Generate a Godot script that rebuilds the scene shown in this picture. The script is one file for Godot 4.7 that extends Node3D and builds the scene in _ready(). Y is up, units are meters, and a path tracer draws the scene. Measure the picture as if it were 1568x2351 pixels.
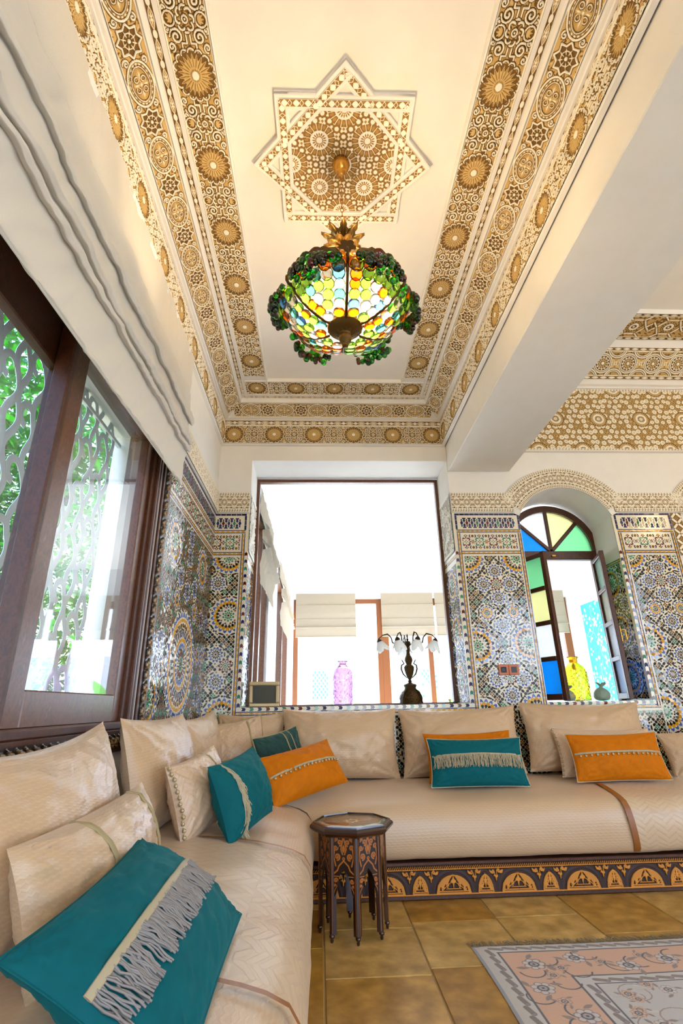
extends Node3D
# A Moroccan salon bay: tiled back wall with a wide opening to a bright room, carved plaster cornices, corner sofas.
# y is up, metres; the camera stands at (0, 1, 0) and looks towards -z.

const XL := -0.898      # left wall
const XR := 1.18        # left face of the beam
const BX := 1.767       # right face of the beam
const ZB := -4.14       # back wall
const CY := 3.681       # bay ceiling
const RIGHT := 5.6      # right wall
const FRONT := 3.0      # wall behind the camera
const RCY := 4.28       # ceiling right of the beam

var mats := {}
var rng := RandomNumberGenerator.new()
var taken := {}
var noise := FastNoiseLite.new()

# ------------------------------------------------------------------ mesh builder
class MB:
	var v := PackedVector3Array()
	var n := PackedVector3Array()
	var t := PackedVector2Array()
	var c := PackedColorArray()
	var ix := PackedInt32Array()
	var tint := Color.WHITE
	func vert(p: Vector3, nn: Vector3, uv := Vector2.ZERO) -> int:
		v.append(p); n.append(nn); t.append(uv); c.append(tint)
		return v.size() - 1
	# corners counter-clockwise seen from the front
	func face(pts: Array, uvs := []) -> void:
		var nn: Vector3 = (pts[1] - pts[0]).cross(pts[2] - pts[0]).normalized()
		var b := v.size()
		for i in pts.size():
			vert(pts[i], nn, uvs[i] if uvs else Vector2.ZERO)
		for i in range(1, pts.size() - 1):
			ix.append(b); ix.append(b + i + 1); ix.append(b + i)
	func quad(a: Vector3, b: Vector3, cc: Vector3, d: Vector3) -> void:
		var lu := (b - a).length()
		var lv := (d - a).length()
		face([a, b, cc, d], [Vector2(0, lv), Vector2(lu, lv), Vector2(lu, 0), Vector2(0, 0)])
	func box(lo: Vector3, hi: Vector3, bev := 0.0) -> void:
		cuboid(Transform3D(Basis(), (lo + hi) / 2), hi - lo, bev)
	func cuboid(x: Transform3D, size: Vector3, bev := 0.0) -> void:
		var s := size / 2
		if bev <= 0.0:
			for ax in 3:
				for sg in [-1.0, 1.0]:
					var nn := Vector3.ZERO; nn[ax] = sg
					var a := Vector3.ZERO; a[(ax + 1) % 3] = 1
					var b := nn.cross(a)
					var o := nn * s
					quad(x * (o - a * s - b * s), x * (o + a * s - b * s), x * (o + a * s + b * s), x * (o - a * s + b * s))
			return
		var q := s - Vector3.ONE * bev
		for ax in 3:
			for sg in [-1.0, 1.0]:
				var nn := Vector3.ZERO; nn[ax] = sg
				var a := Vector3.ZERO; a[(ax + 1) % 3] = 1
				var b := nn.cross(a)
				var o := nn * s
				quad(x * (o - a * q - b * q), x * (o + a * q - b * q), x * (o + a * q + b * q), x * (o - a * q + b * q))
		for ax in 3:                                     # chamfers along each axis
			var e := Vector3.ZERO; e[ax] = q[ax]
			for s1 in [-1.0, 1.0]:
				for s2 in [-1.0, 1.0]:
					var i1 := (ax + 1) % 3
					var i2 := (ax + 2) % 3
					var p1 := Vector3.ZERO; p1[i1] = s1 * s[i1]; p1[i2] = s2 * q[i2]
					var p2 := Vector3.ZERO; p2[i1] = s1 * q[i1]; p2[i2] = s2 * s[i2]
					if s1 * s2 > 0: quad(x * (p1 - e), x * (p2 - e), x * (p2 + e), x * (p1 + e))
					else: quad(x * (p2 - e), x * (p1 - e), x * (p1 + e), x * (p2 + e))
		for s1 in [-1.0, 1.0]:
			for s2 in [-1.0, 1.0]:
				for s3 in [-1.0, 1.0]:
					var a := Vector3(s1 * s.x, s2 * q.y, s3 * q.z)
					var b := Vector3(s1 * q.x, s2 * s.y, s3 * q.z)
					var d := Vector3(s1 * q.x, s2 * q.y, s3 * s.z)
					if s1 * s2 * s3 > 0: face([x * a, x * b, x * d])
					else: face([x * a, x * d, x * b])
	# grid of points f(i / nu, j / nv), smooth normals; the normal is du x dv
	func grid(nu: int, nv: int, f: Callable, uvs := Vector2.ONE, wrap_u := false, wrap_v := false) -> void:
		var b := v.size()
		var pts := PackedVector3Array()
		for j in nv + 1:
			for i in nu + 1:
				pts.append(f.call(float(i) / nu, float(j) / nv))
		var w := nu + 1
		for j in nv + 1:
			for i in nu + 1:
				var i0 := i - 1; var i1 := i + 1; var j0 := j - 1; var j1 := j + 1
				if i0 < 0: i0 = nu - 1 if wrap_u else 0
				if i1 > nu: i1 = 1 if wrap_u else nu
				if j0 < 0: j0 = nv - 1 if wrap_v else 0
				if j1 > nv: j1 = 1 if wrap_v else nv
				var du := pts[j * w + i1] - pts[j * w + i0]
				var dv := pts[j1 * w + i] - pts[j0 * w + i]
				var nn := du.cross(dv)
				if nn.length_squared() < 1e-20:
					var jm := clampi(j, 1, nv - 1); var im := clampi(i, 1, nu - 1)
					nn = (pts[jm * w + im + 1] - pts[jm * w + im - 1]).cross(pts[(jm + 1) * w + im] - pts[(jm - 1) * w + im])
				vert(pts[j * w + i], nn.normalized(), Vector2(float(i) / nu * uvs.x, (1.0 - float(j) / nv) * uvs.y))
		for j in nv:
			for i in nu:
				var a := b + j * w + i
				ix.append_array([a, a + w + 1, a + 1, a, a + w, a + w + 1])
	# profile of (radius, height) turned about the y axis of x
	func lathe(prof: Array, seg: int, x := Transform3D()) -> void:
		var np := prof.size() - 1
		grid(seg, np, func(u, w):
			var p: Vector2 = prof[int(round(w * np))]
			var an: float = -u * TAU
			return x * Vector3(p.x * cos(an), p.y, p.x * sin(an)), Vector2.ONE, true)
	# round bar along a path; radii may be one number or one for each point
	func tube(path: Array, r, seg := 8, squash := Vector2.ONE, cap := true, up := Vector3.UP) -> void:
		var np := path.size()
		var rings := []
		var side := Vector3.ZERO
		for i in np:
			var d: Vector3 = (path[mini(i + 1, np - 1)] - path[maxi(i - 1, 0)]).normalized()
			if i == 0:
				side = d.cross(up)
				if side.length() < 0.01: side = d.cross(Vector3.RIGHT)
			side = (side - d * side.dot(d)).normalized()
			var w := side.cross(d).normalized()
			var rr: float = r[i] if r is Array else r
			rings.append([path[i], side * rr * squash.x, w * rr * squash.y])
		grid(seg, np - 1, func(u, q):
			var k: Array = rings[int(round(q * (np - 1)))]
			return k[0] + k[1] * cos(u * TAU) + k[2] * sin(u * TAU), Vector2.ONE, true)
		if cap:
			for e in [0, np - 1]:
				var k: Array = rings[e]
				var pts := []
				for s in seg:
					var an := TAU * s / seg * (1.0 if e else -1.0)
					pts.append(k[0] + k[1] * cos(an) + k[2] * sin(an))
				face(pts)
	# polygon (counter-clockwise in x, y) from z0 to z1, through x
	func prism(poly: PackedVector2Array, z0: float, z1: float, x := Transform3D(), back := false) -> void:
		var p := poly
		if Geometry2D.is_polygon_clockwise(p):
			p = p.duplicate(); p.reverse()
		var tri := Geometry2D.triangulate_polygon(p)
		var b := v.size()
		var nn := x.basis.z.normalized()
		for q in p: vert(x * Vector3(q.x, q.y, z1), nn, q)
		for k in range(0, tri.size(), 3):
			var a1 := tri[k]; var a2 := tri[k + 1]; var a3 := tri[k + 2]
			if (p[a2] - p[a1]).cross(p[a3] - p[a1]) < 0: var sw := a2; a2 = a3; a3 = sw
			ix.append_array([b + a1, b + a3, b + a2])
		if back:
			b = v.size()
			for q in p: vert(x * Vector3(q.x, q.y, z0), -nn, q)
			for k in range(0, tri.size(), 3):
				var a1 := tri[k]; var a2 := tri[k + 1]; var a3 := tri[k + 2]
				if (p[a2] - p[a1]).cross(p[a3] - p[a1]) < 0: var sw := a2; a2 = a3; a3 = sw
				ix.append_array([b + a1, b + a2, b + a3])
		for k in p.size():
			var q1 := p[k]; var q2 := p[(k + 1) % p.size()]
			face([x * Vector3(q1.x, q1.y, z0), x * Vector3(q2.x, q2.y, z0), x * Vector3(q2.x, q2.y, z1), x * Vector3(q1.x, q1.y, z1)])
	func ball(at: Vector3, r: Vector3, seg := 10, rows := 6) -> void:
		grid(seg, rows, func(u, w):
			var a: float = -u * TAU
			var e: float = (w - 0.5) * PI
			return at + Vector3(cos(e) * cos(a), sin(e), cos(e) * sin(a)) * r, Vector2.ONE, true)
	func mesh(colored := false) -> ArrayMesh:
		var ar := []
		ar.resize(Mesh.ARRAY_MAX)
		ar[Mesh.ARRAY_VERTEX] = v
		ar[Mesh.ARRAY_NORMAL] = n
		ar[Mesh.ARRAY_TEX_UV] = t
		if colored: ar[Mesh.ARRAY_COLOR] = c
		ar[Mesh.ARRAY_INDEX] = ix
		var m := ArrayMesh.new()
		m.add_surface_from_arrays(Mesh.PRIMITIVE_TRIANGLES, ar)
		return m

# ------------------------------------------------------------------ relief drawing: levels 0 (deep ground) .. 1 (raised)
class Ras:
	var w: int
	var h: int
	var s: float
	var d := PackedFloat32Array()
	var wrap := true
	var outline := 0.0       # a raised line is cut free by a dark groove of this width
	func _init(ww: float, hh: float, scale: float, fill := 0.0) -> void:
		s = scale; w = int(round(ww * s)); h = int(round(hh * s))
		d.resize(w * h); d.fill(fill)
	func px(x: int, y: int, a: float, val: float) -> void:
		if y < 0 or y >= h or a <= 0.0: return
		if x < 0 or x >= w:
			if not wrap: return
			x = posmod(x, w)
		var k := y * w + x
		d[k] += (val - d[k]) * minf(a, 1.0)
	func seg(a: Vector2, b: Vector2, r: float, val := 1.0) -> void:
		var A := a * s; var B := b * s; var R := r * s
		var lo := A.min(B) - Vector2(R + 1, R + 1); var hi := A.max(B) + Vector2(R + 1, R + 1)
		var ab := B - A; var l2 := maxf(ab.length_squared(), 1e-9)
		for y in range(int(lo.y), int(hi.y) + 1):
			for x in range(int(floor(lo.x)), int(hi.x) + 1):
				var p := Vector2(x + 0.5, y + 0.5) - A
				var q := clampf(p.dot(ab) / l2, 0.0, 1.0)
				px(x, y, R - (p - ab * q).length() + 0.5, val)
	func line(pts: Array, r: float, val := 1.0, closed := false) -> void:
		if outline > 0.0 and val > 0.8:
			for i in pts.size() - (0 if closed else 1): seg(pts[i], pts[(i + 1) % pts.size()], r + outline, 0.04)
		for i in pts.size() - (0 if closed else 1):
			seg(pts[i], pts[(i + 1) % pts.size()], r, val)
	func dot(c: Vector2, r: float, val := 1.0) -> void:
		seg(c, c, r, val)
	func arc(c: Vector2, r: float, a0: float, a1: float, wd: float, val := 1.0, steps := 14, r1 := -1.0) -> void:
		var pts := []
		for i in steps + 1:
			var q := float(i) / steps
			var an := lerpf(a0, a1, q)
			pts.append(c + Vector2(cos(an), sin(an)) * (r if r1 < 0 else lerpf(r, r1, q)))
		line(pts, wd, val)
	func poly(pts: Array, val := 1.0) -> void:
		var lo := 1e9; var hi := -1e9
		for p in pts: lo = minf(lo, p.y * s); hi = maxf(hi, p.y * s)
		for y in range(int(floor(lo)), int(hi) + 1):
			var xs := []
			for i in pts.size():
				var a: Vector2 = pts[i] * s; var b: Vector2 = pts[(i + 1) % pts.size()] * s
				var yy := y + 0.5
				if (a.y <= yy) != (b.y <= yy): xs.append(a.x + (yy - a.y) / (b.y - a.y) * (b.x - a.x))
			xs.sort()
			for k in range(0, xs.size() - 1, 2):
				for x in range(int(floor(xs[k])), int(xs[k + 1]) + 1):
					px(x, y, minf(x + 1, xs[k + 1]) - maxf(x, xs[k]), val)
	func star(c: Vector2, points: int, r0: float, r1: float, val := 1.0, ph := 0.0) -> void:
		var pts := []
		for i in points * 2:
			var an := ph + PI * i / points
			pts.append(c + Vector2(cos(an), sin(an)) * (r0 if i % 2 == 0 else r1))
		poly(pts, val)
	# a lens-shaped leaf between two points
	func leaf(a: Vector2, b: Vector2, half: float, val := 1.0) -> void:
		var dd := b - a; var nn := Vector2(-dd.y, dd.x).normalized() * half
		var pts := []
		for i in 9: pts.append(a + dd * (i / 8.0) + nn * sin(PI * i / 8.0))
		for i in range(7, 0, -1): pts.append(a + dd * (i / 8.0) - nn * sin(PI * i / 8.0))
		poly(pts, val)
	func mirror_x() -> void:
		for y in h:
			for x in w / 2: d[y * w + w - 1 - x] = d[y * w + x]
	func mirror_y() -> void:
		for y in h / 2:
			for x in w: d[(h - 1 - y) * w + x] = d[y * w + x]
	func image(stops: Array) -> Image:      # stops: [[level, Color], ...] in sRGB
		var lut := PackedByteArray(); lut.resize(256 * 3)
		for i in 256:
			var q := i / 255.0
			var k := 0
			while k < stops.size() - 2 and q > stops[k + 1][0]: k += 1
			var col: Color = stops[k][1].lerp(stops[k + 1][1], clampf((q - stops[k][0]) / maxf(stops[k + 1][0] - stops[k][0], 1e-6), 0, 1))
			lut[i * 3] = int(col.r * 255); lut[i * 3 + 1] = int(col.g * 255); lut[i * 3 + 2] = int(col.b * 255)
		var out := PackedByteArray(); out.resize(w * h * 3)
		for k in w * h:
			var q := clampi(int(d[k] * 255), 0, 255) * 3
			out[k * 3] = lut[q]; out[k * 3 + 1] = lut[q + 1]; out[k * 3 + 2] = lut[q + 2]
		return Image.create_from_data(w, h, false, Image.FORMAT_RGB8, out)
	func at(u: float, vv: float) -> float:      # u, v in 0..1, v from the top
		var x := clampf(u * w - 0.5, 0, w - 1.001); var y := clampf(vv * h - 0.5, 0, h - 1.001)
		var x0 := int(x); var y0 := int(y)
		var k := y0 * w + x0
		return lerpf(lerpf(d[k], d[k + 1], x - x0), lerpf(d[k + w], d[k + w + 1], x - x0), y - y0)

# ------------------------------------------------------------------ nodes
func numbered(called: String) -> String:
	taken[called] = taken.get(called, -1) + 1
	return called if taken[called] == 0 else "%s_%03d" % [called, taken[called]]

func obj(called: String, mesh: Mesh, m: Material, parent: Node3D = null) -> MeshInstance3D:
	var o := MeshInstance3D.new()
	o.mesh = mesh
	o.material_override = m
	o.name = called if parent else numbered(called)
	(parent if parent else self).add_child(o, true)
	return o

func thing(called: String, label: String, category: String, at := Vector3.ZERO, group := "") -> Node3D:
	var o := Node3D.new()
	o.name = numbered(called)
	add_child(o, true)
	o.position = at
	tag(o, label, category, group)
	return o

func tag(o: Node3D, label: String, category: String, group := "") -> Node3D:
	o.set_meta("label", label)
	o.set_meta("category", category)
	if group: o.set_meta("group", group)
	return o

func struct(called: String, label: String, at := Vector3.ZERO, category := "") -> Node3D:
	var o := Node3D.new()
	o.name = called
	add_child(o, true)
	o.position = at
	o.set_meta("kind", "structure")
	o.set_meta("label", label)
	o.set_meta("category", category if category else called.split("_")[0])
	return o

func tex(im: Image) -> ImageTexture:
	im.generate_mipmaps()
	return ImageTexture.create_from_image(im)

func mat(called: String, c: Color, rough := 0.6, extra := {}) -> StandardMaterial3D:
	var m := StandardMaterial3D.new()
	m.resource_name = called
	m.albedo_color = c
	m.roughness = rough
	for k in extra: m.set(k, extra[k])
	mats[called] = m
	return m

func noise_tex(freq: float, a: Color, b: Color, size := 512, oct := 4, seed_ := 1, as_normal := false) -> NoiseTexture2D:
	var f := FastNoiseLite.new()
	f.seed = seed_; f.frequency = freq; f.fractal_octaves = oct
	f.noise_type = FastNoiseLite.TYPE_SIMPLEX_SMOOTH
	var t := NoiseTexture2D.new()
	t.width = size; t.height = size; t.seamless = true; t.noise = f
	if as_normal:
		t.as_normal_map = true; t.bump_strength = 4.0
	else:
		var g := Gradient.new()
		g.set_color(0, a); g.set_color(1, b)
		t.color_ramp = g
	return t

# ------------------------------------------------------------------ start
func _ready() -> void:
	rng.seed = 11
	noise.seed = 5
	noise.frequency = 1.0
	view_and_light()
	materials()
	shell()
	cornices()
	garden_room()
	left_window()
	zellige()
	ground()
	seating()
	side_table()
	niche_window()
	medallion()
	chandelier()

func view_and_light() -> void:
	var cam := Camera3D.new()
	cam.name = "camera"
	cam.keep_aspect = Camera3D.KEEP_HEIGHT
	cam.fov = 91.16
	cam.near = 0.02
	cam.far = 200.0
	cam.position = Vector3(0, 1, 0)
	cam.rotation_degrees = Vector3(21.124, -2.777, -1.079)
	cam.current = true
	add_child(cam)
	var sm := ProceduralSkyMaterial.new()
	sm.sky_top_color = Color(0.52, 0.69, 0.93)
	sm.sky_horizon_color = Color(0.86, 0.92, 0.97)
	sm.ground_bottom_color = Color(0.45, 0.43, 0.38)
	sm.ground_horizon_color = Color(0.8, 0.82, 0.8)
	sm.sun_angle_max = 12.0
	var sky := Sky.new()
	sky.sky_material = sm
	var env := Environment.new()
	env.background_mode = Environment.BG_SKY
	env.sky = sky
	env.background_energy_multiplier = 1.3
	env.tonemap_mode = Environment.TONE_MAPPER_LINEAR
	env.tonemap_exposure = 10.2
	env.ambient_light_source = Environment.AMBIENT_SOURCE_DISABLED
	env.sdfgi_enabled = true
	env.ssao_enabled = true
	env.ssil_enabled = true
	var we := WorldEnvironment.new()
	we.name = "environment"
	we.environment = env
	add_child(we)
	var sun := DirectionalLight3D.new()      # high sun from behind and right of the garden room
	sun.name = "sun"
	sun.light_color = Color(1.0, 0.98, 0.95)
	sun.light_energy = 1.5
	sun.light_angular_distance = 0.6
	sun.shadow_enabled = true
	add_child(sun)
	sun.look_at_from_position(Vector3(1.6, 9.0, -14.0), Vector3(0.0, 0.0, -6.0))

func materials() -> void:
	var wall_grain := noise_tex(0.02, Color(0.985, 0.98, 0.975), Color(1, 1, 1), 512, 5, 3)
	mat("plaster", Color(0.925, 0.91, 0.88), 0.85, {"albedo_texture": wall_grain, "uv1_triplanar": true, "uv1_world_triplanar": true, "uv1_scale": Vector3.ONE * 0.5})
	mat("white_paint", Color(0.92, 0.925, 0.925), 0.7)
	mat("stone_wall", Color(0.9, 0.88, 0.84), 0.9)
	mat("glaze_white", Color(0.88, 0.85, 0.76), 0.14)
	mat("glaze", Color.WHITE, 0.08, {"vertex_color_use_as_albedo": true, "metallic_specular": 0.55})
	var grain := wood_tex(Color(0.30, 0.165, 0.075), Color(0.42, 0.245, 0.115), 21)
	mat("wood_dark", Color(0.78, 0.70, 0.63), 0.42, {"albedo_texture": grain, "uv1_triplanar": true, "uv1_scale": Vector3(3, 3, 3)})
	mat("wood_mid", Color(1.0, 0.95, 0.9), 0.38, {"albedo_texture": grain, "uv1_triplanar": true, "uv1_scale": Vector3(3, 3, 3), "clearcoat_enabled": true, "clearcoat": 0.3, "clearcoat_roughness": 0.2})
	mat("wood_warm", Color(0.50, 0.29, 0.14), 0.45)
	mat("pane", Color(0.95, 0.98, 0.98, 0.04), 0.02, {"transparency": BaseMaterial3D.TRANSPARENCY_ALPHA})
	mat("grass", Color(0.30, 0.42, 0.16), 0.95)
	mat("paving", Color(0.78, 0.74, 0.66), 0.9)
	mat("grout", Color(0.66, 0.58, 0.44), 0.9)
	mat("brass", Color(0.80, 0.60, 0.28), 0.25, {"metallic": 1.0})
	mat("bronze", Color(0.33, 0.24, 0.12), 0.42, {"metallic": 0.9})
	mat("globe_glow", Color(1, 0.95, 0.85), 0.6, {"emission_enabled": true, "emission": Color(1.0, 0.86, 0.62), "emission_energy_multiplier": 1.2})
	mat("dark_plastic", Color(0.10, 0.10, 0.10), 0.4)

func wood_tex(a: Color, b: Color, sd: int) -> NoiseTexture2D:
	var f := FastNoiseLite.new()
	f.seed = sd; f.frequency = 0.012; f.fractal_octaves = 4
	f.noise_type = FastNoiseLite.TYPE_SIMPLEX_SMOOTH
	f.domain_warp_enabled = true; f.domain_warp_amplitude = 40.0; f.domain_warp_frequency = 0.01
	var t := NoiseTexture2D.new()
	t.width = 512; t.height = 256; t.seamless = true; t.noise = f
	var g := Gradient.new()
	g.offsets = PackedFloat32Array([0.0, 0.35, 0.45, 0.6, 0.7, 1.0])
	g.colors = PackedColorArray([a, b, a.lerp(b, 0.3), b, a, b.lightened(0.1)])
	t.color_ramp = g
	return t

func arch(cx: float, cy: float, r: float, a0: float, a1: float, steps := 28) -> PackedVector2Array:
	var p := PackedVector2Array()
	for i in steps + 1:
		var an := lerpf(a0, a1, float(i) / steps)
		p.append(Vector2(cx + r * cos(an), cy + r * sin(an)))
	return p

const NX0 := 1.79       # arched niche
const NX1 := 2.64
const NCX := 2.215
const NCY := 2.365
const NR := 0.465
const OX0 := -0.605     # wide opening
const OX1 := 1.185
const OY0 := 1.0
const OY1 := 3.107

func shell() -> void:
	var m := MB.new()
	# back wall, 0.40 thick, with the wide opening and the arched niches
	var wb := struct("wall_back", "cream plaster back wall above zellige tiling and carved plaster frieze")
	m.box(Vector3(-1.2, -0.1, -4.54), Vector3(RIGHT, OY0, ZB))
	m.box(Vector3(-1.2, OY0, -4.54), Vector3(OX0, OY1, ZB))
	m.box(Vector3(-1.2, OY1, -4.54), Vector3(OX1, 4.5, ZB))
	var pts := PackedVector2Array([Vector2(OX1, OY0)])
	for nx in [0.0, 1.56]:
		var a := acos((NCX - NX0) / NR)
		pts.append(Vector2(NX0 + nx, OY0))
		pts.append_array(arch(NCX + nx, NCY, NR, PI - a, a))
		pts.append(Vector2(NX1 + nx, OY0))
	pts.append_array([Vector2(RIGHT, OY0), Vector2(RIGHT, 4.5), Vector2(OX1, 4.5)])
	m.prism(pts, -4.54, ZB, Transform3D(), true)
	obj("wall_face", m.mesh(), mats.plaster, wb)
	# left wall with the window opening
	var wl := struct("wall_left", "cream plaster left wall with zellige tiling and a wide window")
	m = MB.new()
	m.box(Vector3(-1.2, -0.1, ZB), Vector3(XL, 4.5, WZ0))
	m.box(Vector3(-1.2, -0.1, WZ0), Vector3(XL, WY0, WZ1))
	m.box(Vector3(-1.2, WY1, WZ0), Vector3(XL, 4.5, WZ1))
	m.box(Vector3(-1.2, -0.1, WZ1), Vector3(XL, 4.5, FRONT + 0.2))
	obj("wall_face", m.mesh(), mats.plaster, wl)
	# wall behind the camera, with a window that shines in the glazed tiles
	var wf := struct("wall_front", "cream plaster wall behind the camera with a tall window")
	m = MB.new()
	m.box(Vector3(-1.2, -0.1, FRONT), Vector3(0.1, 4.5, FRONT + 0.2))
	m.box(Vector3(0.1, 2.3, FRONT), Vector3(2.7, 4.5, FRONT + 0.2))
	m.box(Vector3(2.7, -0.1, FRONT), Vector3(3.8, 4.5, FRONT + 0.2))
	m.box(Vector3(3.8, -0.1, FRONT), Vector3(5.2, 1.4, FRONT + 0.2))
	m.box(Vector3(3.8, 3.2, FRONT), Vector3(5.2, 4.5, FRONT + 0.2))
	m.box(Vector3(5.2, -0.1, FRONT), Vector3(RIGHT + 0.2, 4.5, FRONT + 0.2))
	obj("wall_face", m.mesh(), mats.plaster, wf)
	var fl := struct("floor", "worn ochre flagstone floor")
	m = MB.new()
	m.box(Vector3(XL, -0.1, ZB), Vector3(RIGHT, -0.006, FRONT))
	obj("floor_bed", m.mesh(), mats.grout, fl)
	var wr := struct("wall_right", "cream plaster right wall with an added wide window")
	m = MB.new()
	m.box(Vector3(RIGHT, -0.1, -4.54), Vector3(RIGHT + 0.2, 4.5, 0.3))
	m.box(Vector3(RIGHT, -0.1, 0.3), Vector3(RIGHT + 0.2, 0.3, 2.6))
	m.box(Vector3(RIGHT, 3.2, 0.3), Vector3(RIGHT + 0.2, 4.5, 2.6))
	m.box(Vector3(RIGHT, -0.1, 2.6), Vector3(RIGHT + 0.2, 4.5, FRONT))
	obj("wall_face", m.mesh(), mats.plaster, wr)
	# ceilings and beam
	var ce := struct("ceiling", "cream plaster ceiling of the window bay around the star medallion")
	m = MB.new()
	m.box(Vector3(XL, CY, ZB), Vector3(XR + 0.02, 4.5, FRONT))
	obj("ceiling_face", m.mesh(), mats.plaster, ce)
	var ce2 := struct("ceiling_side", "cream plaster ceiling right of the beam", Vector3.ZERO, "ceiling")
	m = MB.new()
	m.box(Vector3(BX, RCY, ZB), Vector3(RIGHT, 4.5, FRONT))
	obj("ceiling_face", m.mesh(), mats.plaster, ce2)
	var bm := struct("trim_1", "deep plain plaster ceiling beam running to the back wall", Vector3.ZERO, "beam")
	m = MB.new()
	m.box(Vector3(XR + 0.01, 3.0, ZB), Vector3(BX, 4.5, FRONT), 0.006)
	obj("beam_body", m.mesh(), mats.plaster, bm)

const WZ0 := -2.66      # left window opening
const WZ1 := -0.05
const WY0 := 0.93
const WY1 := 2.50

# ------------------------------------------------------------------ carved and tinted plaster
var units := {}          # name -> [Ras, material, relief in metres, aspect]
var unit_meshes := {}

func unit(called: String, r: Ras, stops: Array, depth: float, rough := 0.75) -> void:
	var m := mat("carved_" + called, Color.WHITE, rough, {"albedo_texture": tex(r.image(stops))})
	units[called] = [r, m, depth, float(r.w) / r.h]

func spiral(r: Ras, c: Vector2, rad: float, dir: float, ph: float, wd: float, turns := 1.6, val := 1.0) -> void:
	r.arc(c, rad, ph, ph + dir * TAU * turns, wd, val, int(16 * turns), rad * 0.16)

func leaves(r: Ras, asp: float, count: int, sd: int, val := 0.45) -> void:
	rng.seed = sd
	for i in count:
		var a := Vector2(rng.randf() * asp, rng.randf())
		r.leaf(a, a + Vector2.from_angle(rng.randf() * TAU) * rng.randf_range(0.07, 0.15), rng.randf_range(0.018, 0.032), val)

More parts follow.
